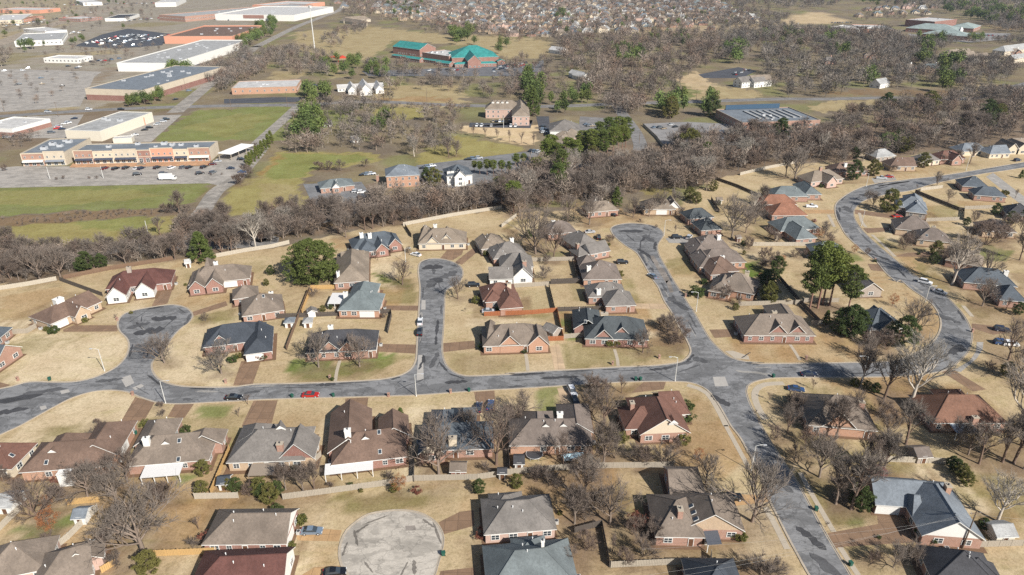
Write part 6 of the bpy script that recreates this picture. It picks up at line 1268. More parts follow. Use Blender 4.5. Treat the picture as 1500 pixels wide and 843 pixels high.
# garden things
q = G('D3', 160, 190); o = thing('trampoline', 'round black trampoline beside the pale blue shed', 'trampoline', q); _m = MB(); _m.tube((0, 0, .8), (0, 0, .84), 2.1, 2.1, 20, 0, True); _m.build('mat', DARK, o); _m = MB()
for k in range(20): a, b = k*math.pi/10, (k+1)*math.pi/10; _m.tube((2.15*math.cos(a), 2.15*math.sin(a), .85), (2.15*math.cos(b), 2.15*math.sin(b), .85), .06, .06, 5)
_m.build('frame', steel(), o)
for k in range(6): a = k*math.pi/3; _m = MB(); _m.tube((2.1*math.cos(a), 2.1*math.sin(a), 0), (2.1*math.cos(a), 2.1*math.sin(a), .85), .04, .04, 5); _m.build('leg', steel(), o)
q = G('D3', 365, 205); o = thing('boat', 'small pale blue covered boat behind bare branches', 'boat', q, .3); _m = MB(); _n = 12
_m.add([(x, s*(1.1*math.sqrt(max(.02, 1-(max(0, x)/3.1)**2))), z) for x, z in zip(np.linspace(-2.6, 3.0, 8), [1.1]*8) for s in (-1, 1)]+[(x, 0, .3) for x in np.linspace(-2.5, 2.7, 8)]+[(x, 0, 1.75-.06*x*x*.5) for x in np.linspace(-2.6, 3.0, 8)],
       [(2*i, 2*i+2, 17+i, 16+i) for i in range(7)]+[(2*i+1, 16+i, 17+i, 2*i+3) for i in range(7)]+[(2*i, 24+i, 25+i, 2*i+2) for i in range(7)]+[(2*i+1, 2*i+3, 25+i, 24+i) for i in range(7)]+[(0, 16, 1, 24)]); _m.build('hull', flat('boat_cover', (.36, .50, .56), .5), o); _m = MB(); _m.box(-2.2, 2.6, -.7, .7, .25, .35); _m.build('trailer', steel(), o)
for s in (-.8, .8): obj('wheel', CARK['suv'][3], o, (-.4, s, .32))
q = G('D2', 1075, 185); o = thing('play_set', 'blue and green slide set behind tall bare tree', 'play set', q, .2); _m = MB(); _m.box(-1.6, -.6, -.5, .5, 1.3, 1.4); _m.build('platform', woodmat('deck', (.3, .2, .1)), o); _m = MB(); _m.add([(-.6, -.3, 1.4), (-.6, .3, 1.4), (1.6, .3, .1), (1.6, -.3, .1), (-.6, -.3, 1.3), (-.6, .3, 1.3), (1.6, .3, 0), (1.6, -.3, 0)], [(0, 3, 2, 1), (4, 5, 6, 7), (0, 4, 7, 3), (1, 2, 6, 5)]); _m.build('slide', flat('slide_green', (.02, .2, .07), .4), o)
_m = MB(); _m.add([(-1.8, -.6, 2.2), (-.4, -.6, 2.2), (-1.1, 0, 2.9), (-1.8, .6, 2.2), (-.4, .6, 2.2)], [(0, 1, 2), (1, 4, 2), (4, 3, 2), (3, 0, 2)]); _m.build('canopy', flat('canopy_blue', (.02, .09, .35), .5), o)
for sx in (-1.6, -.6):
    for sy in (-.5, .5): _m = MB(); _m.box(sx-.06, sx+.06, sy-.06, sy+.06, 0, 2.25); _m.build('post', woodmat('deck', (.3, .2, .1)), o)
q = G('D4', 680, 310); o = thing('gazebo', 'dark red octagonal gazebo roof behind the slate-blue house', 'gazebo', q); _m = MB(); _n = 8; ring = [(2.6*math.cos(i*math.pi/4), 2.6*math.sin(i*math.pi/4), 2.4) for i in range(8)]; _m.add(ring+[(0, 0, 3.3)], [(i, (i+1) % 8, 8) for i in range(8)]); _m.build('roof', R_('red'), o)
for i in range(0, 8, 2): _m = MB(); _m.box(ring[i][0]*.93-.07, ring[i][0]*.93+.07, ring[i][1]*.93-.07, ring[i][1]*.93+.07, 0, 2.45); _m.build('post', WHITE, o)
q = G('D4', 1100, 425); o = thing('tarpaulin', 'bright blue tarpaulin over a heap by the chimney', 'tarpaulin', q); _m = MB(); _r = random.Random(4); _n = 8
_m.add([(1.4*math.cos(i*.785)*(.8+.4*_r.random()), 1.0*math.sin(i*.785)*(.8+.4*_r.random()), 0) for i in range(8)]+[(.8*math.cos(i*.785)*(.7+.5*_r.random()), .6*math.sin(i*.785), .8+.4*_r.random()) for i in range(8)]+[(0, 0, 1.3)], [(i, (i+1) % 8, 8+(i+1) % 8, 8+i) for i in range(8)]+[(8+i, 8+(i+1) % 8, 16) for i in range(8)]); _m.build('sheet', flat('tarp_blue', (.01, .06, .45), .4), o)

AC = MB(); AC.box(-.45, .45, -.45, .45, 0, .85); AC_ME = AC.mesh('ac_case', [flat('ac_grey', (.42, .42, .40), .5)]); AC = MB(); AC.tube((0, 0, .85), (0, 0, .9), .36, .36, 12, 0, True); ACF_ME = AC.mesh('ac_fan', [DARK])
ra = random.Random(8)
for lab, c, rad, W, rot, org in list(HOUSES):
    if org.y > 330 or 'shed' in lab or 'hut' in lab or 'playhouse' in lab: continue
    w = W[0]; s_ = ra.choice((-1, 1)); q = Vector((w.c[0]+(s_*(w.L/2+.7) if w.ax == 0 else s_*(w.W/2+.7)), w.c[1]+ra.uniform(-2, 1.5), 0)); wq = rot.inverted() @ q+org
    o = thing('air_conditioner', 'grey air conditioner beside the '+lab, 'air conditioner', wq); obj('case', AC_ME, o); obj('fan', ACF_ME, o)
# ---------------------------------------------------------------- planting in the yards (base point, kind, height)
SHORT = dict(b='bare spreading tree', s='slender bare tree', w='pale leafless tree', m='leafless bush', y='young bare tree', p='round pine', t='tall pine', c='cone conifer', e='broadleaf evergreen', a='narrow arborvitae', u='green shrub', k='rusty-leaved tree', d='dark red shrub')
def near_label(kind, q):
    best = min(HOUSES, key=lambda h: (h[1]-Vector((q.x, q.y))).length-h[2]*.6)
    d = Vector((q.x, q.y))-best[1]
    rel = ('right of the ' if d.x > 0 else 'left of the ') if abs(d.x) > 1.2*abs(d.y) else ('behind the ' if d.y > 0 else 'in front of the ')
    return SHORT[kind]+' '+rel+best[0]
YARD = '''C1 905,495 b 11 1.15;1215,552 b 11 1.2;1360,722 y 4;1310,790 y 3;255,318 u 1.4;300,330 u 2.4;470,270 u 1.6;280,322 u 1.2;1280,490 u 2;1310,470 u 1.8;1445,470 u 2;640,255 y 2.5;1130,265 m 3.5;540,835 m 2.5;880,740 m 2.5;890,790 m 2.5;720,225 u 1
C2 325,518 b 12.5;550,515 b 11 1.05;400,590 u 1;20,475 d 2.2;45,440 u 2;300,130 m 4;350,215 e 2.6;390,200 e 2.2;690,250 m 2.5;1090,145 b 9;1190,165 u 2.4;1222,415 u 2;1320,212 u 2;780,830 c 5;660,820 m 2;650,365 m 2;1130,215 y 2;1455,440 u 1.2
B2 785,815 b 10 1.1;300,790 p 17 1.25;40,820 e 3;650,680 y 5;820,640 m 3;720,645 m 3;610,700 y 4;1090,720 y 3;1245,655 u 2;620,440 u 2;550,745 u 2
C3 755,438 b 8 1.2;970,385 m 7 1.1;925,320 m 7;890,330 b 7;850,300 m 5;500,695 m 9;545,840 b 11;475,770 m 8;640,660 y 6;1048,130 u 4;1445,160 e 7;1215,150 m 6;1150,130 m 5;1265,205 e 3;570,400 u 2;610,400 u 2;740,362 u 1.6;985,810 u 3;995,750 u 2.6;1280,175 m 4;1370,780 y 2;1390,825 y 2;930,395 m 4;470,640 m 6;30,830 m 8;100,800 b 9
C4 320,205 t 22;365,195 t 24;392,175 t 21;530,215 t 17;430,180 t 20;540,345 e 11;490,330 e 9;830,400 e 11;590,330 e 8;895,342 b 14;740,420 m 7 1.3;690,410 m 6;650,400 m 6;635,470 b 9;730,692 s 17;872,735 w 21;600,610 s 14;1412,480 b 13;1270,182 b 11;1398,205 y 6;1462,850 w 20 1.2;775,182 k 5;410,280 c 5;95,160 e 8;170,360 u 1.6;60,355 u 1.4;280,360 u 2.4;310,350 u 2;215,360 u 1.8;630,640 e 3;680,660 e 3.5;570,620 u 2;340,640 y 4;240,770 m 7;220,730 m 5;560,800 b 9;400,820 b 8;720,780 m 6;760,800 m 5;1460,230 e 5;880,300 y 5;1490,600 b 13;1400,570 e 5;1300,540 m 4;100,700 y 3
D4 375,305 b 15;465,452 s 14;548,480 s 19;690,275 s 13;722,292 s 14;640,280 s 12;1352,548 w 13 1.3;1380,222 s 15;1442,228 s 16;1252,232 s 13;1192,182 b 11;1130,125 b 10;850,125 s 15;600,480 e 6;570,440 e 5;640,470 e 3;520,440 m 6;1120,280 e 4;1150,310 e 4.5;1180,350 e 4;1100,255 e 3.5;1270,590 e 3;1480,130 s 14;1499,260 w 15;300,130 m 6;250,200 m 5;200,60 b 10;130,100 m 5;880,780 b 7;960,750 m 4;700,640 u .7;890,560 u 1.6;930,630 u 2;970,650 u 2.2;780,800 b 8;660,780 m 4;30,820 m 3;150,830 m 4;410,580 y 2;740,110 b 11;460,100 s 14
D3 1355,548 b 21 1.0;1100,350 b 11;575,562 b 15;430,430 s 13;500,480 m 7;380,560 s 12;540,240 s 14;480,240 m 7;860,240 m 8;770,230 m 6;720,200 m 5;600,200 m 7;1060,215 k 4;1290,650 u 2;1265,640 u 1.8;700,620 m 6;760,740 m 7;820,640 m 6;730,560 d 3;1410,850 m 6 1.3;1100,820 m 4;1035,800 u 1.6;660,780 m 5;590,720 y 5;480,330 b 9;400,300 m 6;320,240 b 11;250,350 m 6;170,330 m 5;60,360 e 4;440,540 m 6;350,780 m 5;450,700 m 6;940,150 m 4;640,110 u 2.6;980,120 u 2.4;1000,420 m 2.5;300,510 u 1
D2 985,292 b 19;1300,235 b 20;145,372 s 8;242,385 s 9;300,370 s 8;60,440 e 5;20,420 e 4;100,400 e 4;770,385 k 5;740,385 e 2.4;870,390 d 1.6;1205,390 e 4;1225,640 d 2;95,500 u 2;230,560 u 1.8;180,690 u 1.4;140,750 u 1.2;160,690 u 1.3;90,280 m 3;720,320 m 3;500,355 u 1;390,360 m 2;1140,90 b 11;905,250 m 4;200,270 u 1.6;1240,270 m 3;560,385 u .8;240,540 u 1.4
D1 790,725 b 19 1.25;480,410 b 11 1.3;235,565 b 14 1.2;280,600 k 6;270,480 k 4;825,830 e 6;1120,290 e 4.5;1112,395 e 4;1300,380 e 4;1260,370 e 3;1430,400 e 5;1370,410 m 4;560,80 m 5;515,100 m 4;330,430 m 5;60,270 m 4;190,730 u 2;260,690 m 4;640,440 b 12;700,330 b 11;900,450 m 6;430,330 m 6;560,330 m 7;330,330 d 2;800,25 u 2;1020,60 u 2;1090,590 y 4;1060,690 m 3;1160,650 d 2.4;580,700 m 5;650,640 m 6;20,330 m 5;120,390 m 5;380,290 m 5;830,430 m 5;1230,130 u 1;640,790 m 4
B1 990,425 s 13;910,425 m 6;955,420 m 6;1030,420 m 5;880,540 s 9;222,795 b 15;332,770 b 14;120,760 b 12;480,735 e 8;562,720 e 6;450,740 e 6;1112,690 c 13 1.3;690,700 b 11;895,685 b 11;1405,615 w 16;1272,635 s 15;1220,640 s 14;1360,170 a 7;1375,155 a 7.5;1390,140 a 7;1410,125 a 8;1425,110 a 7;1440,95 a 8;1455,75 a 7;1475,60 a 8;1490,40 a 8;1365,230 m 9;1320,265 m 8;1300,265 m 6;350,235 m 2.4;310,240 m 2;530,235 m 2.2;490,235 m 2;30,190 m 4;1160,215 m 1.6;1220,212 m 1.5;1400,70 m 5;1020,820 u 1;760,770 y 2;1490,760 e 4
B2 95,522 b 11;432,535 s 14;475,555 b 12;580,515 s 14;622,508 s 14;735,485 s 13;680,495 s 13;960,275 e 10;920,250 e 8;1210,210 t 8;1250,215 t 9;1285,220 t 9;1330,215 t 9;1370,210 t 8;1410,180 t 9;1450,170 t 8;1180,200 t 7;330,185 m 6 1.4;390,185 m 6;450,190 m 7;580,170 m 6;850,110 w 13;1040,115 s 14;1080,110 b 11;200,430 b 11;350,450 s 12
B3 168,645 b 22;265,672 b 14;462,485 b 15;702,445 b 10;1242,562 b 20 1.1;1320,530 b 13;932,530 y 4;1400,420 m 7;610,380 c 10;570,580 m 4 1.4;570,600 u 1.2;545,655 u 1.5;340,470 b 13;80,440 b 15;850,420 b 11;960,440 m 5;930,390 b 9;790,440 b 9;1010,350 e 7;1050,370 e 6;1140,300 e 6;1340,620 m 6;1420,690 m 7;1480,700 m 6;1310,650 e 2;1410,780 d 2;1470,790 e 5;1420,810 e 5;1090,810 u 2;630,770 u 2.4;310,260 t 19;290,335 t 18;250,160 t 19;340,180 t 18;510,110 t 21;560,90 t 21;620,70 t 20;660,60 t 19;420,130 t 18;230,190 t 19;280,200 t 18;380,190 t 18;470,140 t 20;535,140 t 19;590,120 t 20;640,100 t 18;480,150 e 10;430,110 e 9;1360,430 w 11;30,430 s 14;200,560 m 6;830,505 m 2;130,560 e 4;1310,600 u 2;1170,380 e 3;740,470 m 2;1090,480 u 2;220,780 m 6;230,700 m 5
B4 240,235 b 19 1.1;190,225 s 16;560,240 e 11;670,215 e 9;945,170 e 9;752,415 e 11;668,390 b 8 1.1;640,360 b 7;1020,278 b 9 .9;1082,362 b 7;842,625 m 8;880,600 m 7;1292,595 m 13 1.25;1230,470 m 6;1104,812 w 20;1060,700 m 8 1.3;1120,640 m 6;565,642 k 4;140,585 m 6;100,560 m 6;60,380 s 12;20,480 b 11;335,520 u 2;320,560 u 1.8;385,280 u 1.6;440,270 u 1.4;350,470 d 1.4;1290,810 b 13;1200,560 m 7;1400,560 b 11;1475,680 s 13;1480,560 b 12;1340,430 e 6;1420,480 e 6;1385,330 u 3;1450,340 y 6;780,195 m 5;1060,150 m 6;1200,150 s 13;1220,90 b 13;1140,120 m 6;640,650 m 3;250,665 m 4 1.6;300,660 m 3;170,700 k 4;120,720 m 5;60,730 m 5;140,760 e 8;80,830 e 7;1480,230 c 5;570,120 e 7;860,80 e 9;820,90 e 10;980,60 m 6;1180,490 e 4;400,560 b 8;430,590 m 6;370,560 k 5;920,650 u 1;680,690 u 1;1490,460 e 5;860,470 u 1;910,290 y 3;1010,650 e 6;1000,700 e 5'''
for line in YARD.split('\n'):
    t, rest = line.split(' ', 1)
    for e in rest.split(';'):
        f = e.split(); x, y = f[0].split(','); q = G(t, float(x), float(y)); k = f[1]; up_ = (1.1 if t[0] in 'BC' else .95) if k in 'bw' else 1.0
        plant(k, q, up_*float(f[2])*rnd.uniform(.95, 1.05), near_label(k, q), wide=float(f[3]) if len(f) > 3 else 1.0)
# saplings staked along the tan bank below the inn
for i in range(7):
    q = G('A2', 1108+i*66, 742+i*10); plant('y', q, 9, 'young bare tree in the line below the pink inn', wide=.8)

# ---------------------------------------------------------------- brushy belts: trees one can tell apart
def scatter(poly, n, r, mind=2.5):
    ps = pts(poly); g = [P(a, b) for a, b in ps]; x0, x1 = min(p.x for p in g), max(p.x for p in g); y0, y1 = min(p.y for p in g), max(p.y for p in g); out = []; tries = 0
    pg = [(p.x, p.y) for p in g]
    while len(out) < n and tries < n*60:
        tries += 1; x, y = r.uniform(x0, x1), r.uniform(y0, y1)
        if not inpoly(np.array([x]), np.array([y]), pg)[0]: continue
        if any((x-a)**2+(y-b)**2 < mind**2 for a, b in out): continue
        if any((Vector((x, y))-h[1]).length < h[2]*.75 for h in HOUSES): continue
        if any(abs((x-c.x)*d.x+(y-c.y)*d.y) < l and abs((x-c.x)*n_.x+(y-c.y)*n_.y) < w for c, _, d, n_, l, w in AVOID): continue
        out.append((x, y))
    return out
rb = random.Random(5)
BELT = [('in the brushy belt above the left rear yards', 'B1 -60,600 400,660 640,620 960,590 960,680 600,705 340,760 -60,830', 32, 'bbsssm', (8, 12)),
        ('in the thicket right of the broken grey road', 'B1 960,500 1100,450 1500,550 1500,605 1180,640 960,675', 20, 'ssbmm', (8, 13)),
        ('in the belt behind the cream stone house', 'B2 0,440 300,420 620,380 1300,330 1330,385 800,478 400,530 0,590', 48, 'sssbmmw', (7, 13)),
        ('in the wood between the offices and the upper cul-de-sac', 'B2 1300,335 B3 60,250 300,210 500,180 700,150 1000,110 1150,140 1150,220 1120,300 960,310 760,300 640,370 400,380 60,420 0,430 B2 1340,395', 62, 'sssbbmtw', (9, 17)),
        ('in the wood below the monitor-roofed school', 'B3 900,60 1100,30 B4 0,0 420,0 420,110 200,150 0,190 B3 1300,150 1150,140', 40, 'sssbmew', (9, 17)),
        ('in the wood right of the monitor-roofed school', 'A4 420,740 480,640 700,600 1000,580 1300,560 1560,560 1560,690 1300,745 1000,790 760,820 460,880', 54, 'sssbmew', (9, 17))]
for lab, poly, n, kinds, (h0, h1) in BELT:
    for x, y in scatter(poly, n, rb, 3.2):
        k = rb.choice(kinds); h = rb.uniform(h0, h1)*(1 if k != 'm' else .5)
        plant(k, Vector((x, y, 0)), h, SHORT[k]+' '+lab, SHORT[k]+'s '+lab, wide=rb.uniform(1.0, 1.35))

# ---------------------------------------------------------------- far woods: masses of bare trees nobody could count
def low_tree(r, H, wide, kind, n=None, tw=.0105):
    """(verts, tris, material) of one distant tree"""
    V = []; F = []; M = []
    tr = [((0, 0, 0), (0, 0, H*.55), .022*H)]
    for i in range(5):
        a = r.rand()*6.28; z = H*(.25+.3*r.rand()); tr.append(((0, 0, z), (math.cos(a)*wide*.6, math.sin(a)*wide*.6, z+H*.28), .009*H))
    for a, b, rad in tr:
        o = len(V); V += [(a[0]-rad, a[1], a[2]), (a[0]+rad, a[1], a[2]), (b[0], b[1], b[2]), (a[0], a[1]-rad, a[2]), (a[0], a[1]+rad, a[2])]; F += [(o, o+1, o+2), (o+3, o+4, o+2)]; M += [0, 0]
    n = n or (340 if kind == 0 else 420)
    d = r.normal(size=(n, 3)); d /= np.linalg.norm(d, axis=1, keepdims=True); rr = r.rand(n, 1)**.42
    lob = 1+.22*np.sin(3*np.arctan2(d[:, 1:2], d[:, 0:1])+r.rand()*6)+.15*np.sin(5*d[:, 2:3]+r.rand()*6)
    c = d*rr*lob*np.array([[wide, wide, H*.38]])+np.array([[0, 0, H*.6]])
    if kind == 0:
        t = d*np.array([[1, 1, .6]])+r.normal(size=(n, 3))*.55+np.array([[0, 0, .5]]); t /= np.linalg.norm(t, axis=1, keepdims=True); L = H*(.08+.12*r.rand(n, 1)); w = np.cross(t, r.normal(size=(n, 3))); w /= np.linalg.norm(w, axis=1, keepdims=True); w *= tw*H
        tri = np.stack([c-t*L*.5-w, c-t*L*.5+w, c+t*L*.6], 1)
    else:
        u = r.normal(size=(n, 3)); u /= np.linalg.norm(u, axis=1, keepdims=True); w = np.cross(u, r.normal(size=(n, 3))); w /= np.linalg.norm(w, axis=1, keepdims=True); s = H*.055
        tri = np.stack([c-u*s, c+w*s, c+u*s*.6-w*s*.5], 1)
    o = len(V); V = np.concatenate([np.array(V), tri.reshape(-1, 3)]); F = np.concatenate([np.array(F), (np.arange(3*n)+o).reshape(-1, 3)]); M = np.array(M+[1]*n)
    return V, F, M
_r = np.random.RandomState(11)
LOWB = [low_tree(_r, 10, w, 0) for w in (3.2, 3.8, 4.4, 3.0, 4.0, 3.5)]; LOWM = [low_tree(_r, 10, w, 0, 200, .016) for w in (3.4, 4.0, 4.6, 3.2, 4.2, 3.7)]; LOWF = [low_tree(_r, 10, w, 0, 130, .022) for w in (3.6, 4.2, 4.6, 3.4, 4.0)]; LOWE = [low_tree(_r, 10, w, 1) for w in (2.6, 3.2, 3.6)]
def woods(name, label, areas, mats, low, dens=1.7):
    VV = []; FF = []; MM = []; TT = []; o = 0; r = np.random.RandomState(len(label)); rr = random.Random(len(label))
    for poly, n, (h0, h1), md in areas:
        for x, y in scatter(poly, int(n*dens), rr, md*.7):
            V, F, M = low[r.randint(len(low))]; k = r.uniform(h0, h1)/10; a = r.rand()*6.28; ca, sa = math.cos(a), math.sin(a)
            W = V*k; W = np.stack([W[:, 0]*ca-W[:, 1]*sa+x, W[:, 0]*sa+W[:, 1]*ca+y, W[:, 2]], 1); W[:, :2] = (W[:, :2]-[x, y])*r.uniform(.8, 1.25)+[x, y]; tint = np.array(((1, 1, 1), (1.2, 1.12, 1.04), (.75, .74, .74), (1.14, .99, .9), (1.38, 1.36, 1.32), (.9, .92, .92))[r.randint(6)])*r.uniform(.85, 1.2); TT.append(np.repeat(np.append(tint, 1)[None], len(V), 0)); VV.append(W); FF.append(F+o); MM.append(M); o += len(V)
    me = np_mesh(name, np.concatenate(VV), np.concatenate(FF), mats, np.concatenate(MM)); tc = me.color_attributes.new('tint', 'FLOAT_COLOR', 'POINT'); tc.data.foreach_set('color', np.concatenate(TT).astype(np.float32).ravel()); ob = obj(name, me); ob['kind'] = 'stuff'; tag(ob, label, 'woodland'); return ob
def far_mat(name, c):
    m = flat(name, c, .95, 0, .25, .07, .05, 'World'); nt = m.node_tree; b = nt.nodes['Principled BSDF']; src = b.inputs['Base Color'].links[0].from_socket
    at_ = nt.nodes.new('ShaderNodeAttribute'); at_.attribute_name = 'tint'; nt.links.new(mix(nt, 1, src, at_.outputs['Color'], 'MULTIPLY'), b.inputs['Base Color']); return m
FB1, FB2, FB3 = far_mat('far_twig_grey', (.172, .148, .127)), far_mat('far_twig_brown', (.172, .142, .119)), far_mat('far_twig_cool', (.155, .138, .121))
FBT = far_mat('far_bark', (.27, .24, .205)); FEV = far_mat('far_needles', (.10, .135, .045))
woods('woodland', 'grey-brown leafless wood behind the pink inn and cottages', [('A2 -40,300 200,270 420,330 380,420 240,420 60,380 0,430 -60,440', 60, (9, 13), 5), ('A2 150,200 330,240 440,280 480,200 600,180 590,130 440,180 330,230', 26, (9, 13), 5), ('A2 560,345 820,320 900,420 1000,400 1240,440 1499,420 1499,560 1160,540 900,500 700,500 620,440', 52, (7, 13), 6),
    ('A2 160,650 400,560 560,540 720,560 640,620 760,700 1000,640 1080,620 1060,843 640,843 160,843', 85, (6, 13), 5), ('A2 590,580 1150,590 1150,605 600,600', 30, (3, 5), 3)], [FBT, FB1], LOWM, 1.7)
woods('woodland', 'brown leafless wood right of the church field', [('A3 270,230 700,190 1150,190 1190,330 1080,390 950,440 980,500 900,560 640,560 460,560 440,440 300,330', 230, (8, 17), 4.5), ('A3 0,320 360,330 380,400 440,440 440,540 180,560 0,500', 30, (8, 13), 7), ('A3 540,560 760,560 760,620 560,640', 16, (9, 13), 5)], [FBT, FB2], LOWM, 2.2)
woods('woodland', 'grey leafless trees along the curving road at right', [('A3 1150,190 1499,180 A4 440,190 800,180 900,250 900,380 680,480 400,540 200,540 100,500 60,350 A3 1300,350 1200,330', 230, (8, 17), 5), ('A4 700,200 1000,260 1040,340 1000,480 760,500 700,380', 70, (9, 13), 5.5), ('A4 1050,340 1400,340 1460,420 1380,460 1150,500 1040,470', 50, (9, 13), 6), ('A4 1200,510 1350,520 1500,520 1560,560 1300,570 1100,560', 25, (9, 12), 5), ('A3 1150,120 A4 200,142 430,178 800,195 700,240 0,250 A3 1150,195', 80, (8, 14), 6), ('A4 880,225 1040,215 1200,240 1500,215 1560,260 1330,270 1060,285 900,270', 40, (7, 12), 7), ('A4 1270,100 1560,110 1560,190 1330,180', 50, (10, 15), 6)], [FBT, FB3], LOWM, 2.3)
woods('woodland', 'far leafless wood along the top edge, right side', [('A3 1180,-30 A4 2000,-60 2000,140 1300,150 1260,100 1000,60 560,20 420,60 160,60 60,120 A3 1300,60', 560, (14, 20), 9), ('A4 -100,60 200,90 180,150 -200,170 -300,120', 60, (10, 14), 8)], [FBT, FB3], LOWF)
woods('woodland', 'scattered bare trees among the shops at top left', [('A1 -200,-30 900,-40 860,120 600,160 380,190 -200,240', 150, (7, 11), 12), ('A1 380,250 900,260 860,300 640,350 480,400 200,300', 30, (5, 8), 9), ('A1 -200,380 440,400 420,560 -200,600', 16, (5, 7), 20), ('A1 1050,420 1250,330 1380,220 1499,190 A2 40,150 -40,220 A1 1380,330 1290,400 1180,470', 55, (9, 12), 5), ('A1 -100,280 80,300 40,370 -100,380', 14, (9, 12), 6), ('A1 1180,440 1499,330 A2 60,300 40,380 -20,430 A1 1280,480 1180,520', 50, (8, 12), 5), ('A1 -60,760 100,700 220,740 200,800 0,820', 14, (4, 6), 4), ('A1 1100,-40 A2 440,-40 420,40 300,60 A1 1380,30', 34, (9, 12), 10)], [FBT, FB1], LOWF)
woods('woodland', 'bare street trees between the distant suburb houses', [('A2 460,0 1499,-30 A3 1200,-40 1360,60 1300,110 900,170 600,170 300,210 0,200 A2 900,150 640,110 460,90', 1250, (9, 14), 7), ('A2 870,140 1499,160 A3 300,210 260,230 0,230 A2 1300,210 900,190', 60, (8, 11), 6), ('A4 600,60 1000,90 1000,110 560,120', 20, (8, 11), 9)], [FBT, FB2], LOWF)
woods('woodland', 'leafless undergrowth filling the belts behind the houses', [('B1 -60,590 400,660 640,620 960,590 960,680 600,705 340,760 -60,830', 70, (4, 9), 4), ('B1 960,500 1100,450 1500,550 1500,605 1180,640 960,675', 34, (5, 10), 4), ('B2 0,440 300,420 620,380 1300,330 1330,385 800,478 400,530 0,590', 80, (5, 11), 4),
    ('B2 600,385 900,375 1300,335 B3 60,250 200,215 420,190 640,150 740,160 800,110 900,90 1150,140 1150,225 1130,300 960,320 760,310 640,370 400,380 200,420 60,420 0,430 B2 1340,395 1000,440 700,440', 150, (6, 15), 4.5), ('B3 900,60 1100,30 B4 0,-10 420,-10 420,130 240,140 0,180 B3 1300,190 1190,222 1150,200', 85, (6, 15), 4.5), ('A4 400,740 470,640 700,600 1000,575 1300,560 1560,550 1560,740 1300,800 1000,840 760,868 560,905 420,930', 165, (6, 15), 4.5),
    ('B1 -60,460 500,415 900,400 860,430 300,480 -60,510', 60, (1.2, 2.2), 2)], [FBT, FB2], LOWB, 1.35)
woods('pine_wood', 'dark evergreens scattered through the far woods', [('A2 1010,180 1190,170 1190,250 1020,250', 16, (12, 16), 5), ('A2 300,330 480,350 700,340 690,440 460,440 280,440', 26, (9, 13), 5), ('A1 1200,280 1340,210 1480,110 A2 100,120 90,190 A1 1499,200 1330,300', 24, (10, 14), 5), ('A3 580,280 760,290 740,380 600,370', 18, (10, 14), 5), ('A3 760,190 1000,190 1000,260 760,260', 14, (10, 13), 6), ('A3 820,560 980,560 980,650 840,650', 9, (12, 15), 6), ('A3 1090,560 1160,570 1150,640 1090,640', 4, (12, 15), 5),
    ('A4 60,190 260,170 300,280 220,290 60,240', 12, (11, 15), 5), ('A4 380,180 480,180 560,350 470,360 400,260', 12, (11, 15), 5), ('A4 890,220 1080,200 1000,380 900,390', 20, (11, 15), 5), ('A4 1030,350 1160,360 1150,510 1040,520', 12, (14, 18), 5), ('A4 1050,20 1500,60 1560,150 1290,140 1060,70', 60, (14, 19), 9), ('A4 640,380 700,370 690,480 620,480', 4, (12, 14), 5), ('A4 580,-10 1000,-10 1000,40 600,40', 26, (12, 16), 9), ('A4 740,770 920,740 900,843 700,843', 10, (7, 9), 4), ('A4 1180,200 1290,200 1280,260 1180,250', 6, (10, 13), 5),
    ('A3 100,430 200,430 210,640 110,640', 12, (13, 17), 4.5), ('A3 220,530 470,520 470,640 240,630', 12, (9, 12), 5), ('A2 220,520 380,520 380,620 240,620', 9, (12, 14), 5), ('A2 210,650 360,640 350,800 210,800', 13, (12, 14), 5), ('A2 620,630 720,640 720,740 620,740', 6, (9, 11), 5), ('A1 940,400 1040,400 1040,480 920,500', 8, (11, 14), 5), ('A1 700,500 900,500 930,570 700,590', 12, (7, 11), 5), ('A1 90,240 180,240 180,310 90,320', 4, (11, 13), 5), ('A1 400,210 470,210 460,250 400,250', 3, (9, 11), 5), ('A1 -100,0 900,0 800,140 400,260 -100,320', 26, (6, 10), 14), ('A1 1250,250 1400,150 1480,190 1300,290', 16, (9, 13), 5), ('A2 680,20 900,20 880,100 700,100', 14, (11, 14), 7), ('A3 270,70 360,80 350,220 310,230', 8, (11, 14), 6), ('A3 200,60 1300,60 1300,150 200,170', 14, (9, 12), 14), ('A3 1210,270 1310,260 1300,370 1220,370', 6, (14, 17), 5), ('A2 1310,230 1390,240 1380,320 1310,310', 3, (12, 15), 4)], [FBT, FEV], LOWE, 1.25)
for i, (t, x, y, h) in enumerate((('A3', 150, 640, 22), ('A3', 905, 650, 16), ('A3', 1125, 640, 15))):
    plant('c' if i == 0 else 'e', G(t, x, y), h, ['huge dark conifer beside the pink inn', 'dark evergreen left of the monitor-roofed school lot', 'rounded evergreen beside monitor-roofed school'][i])

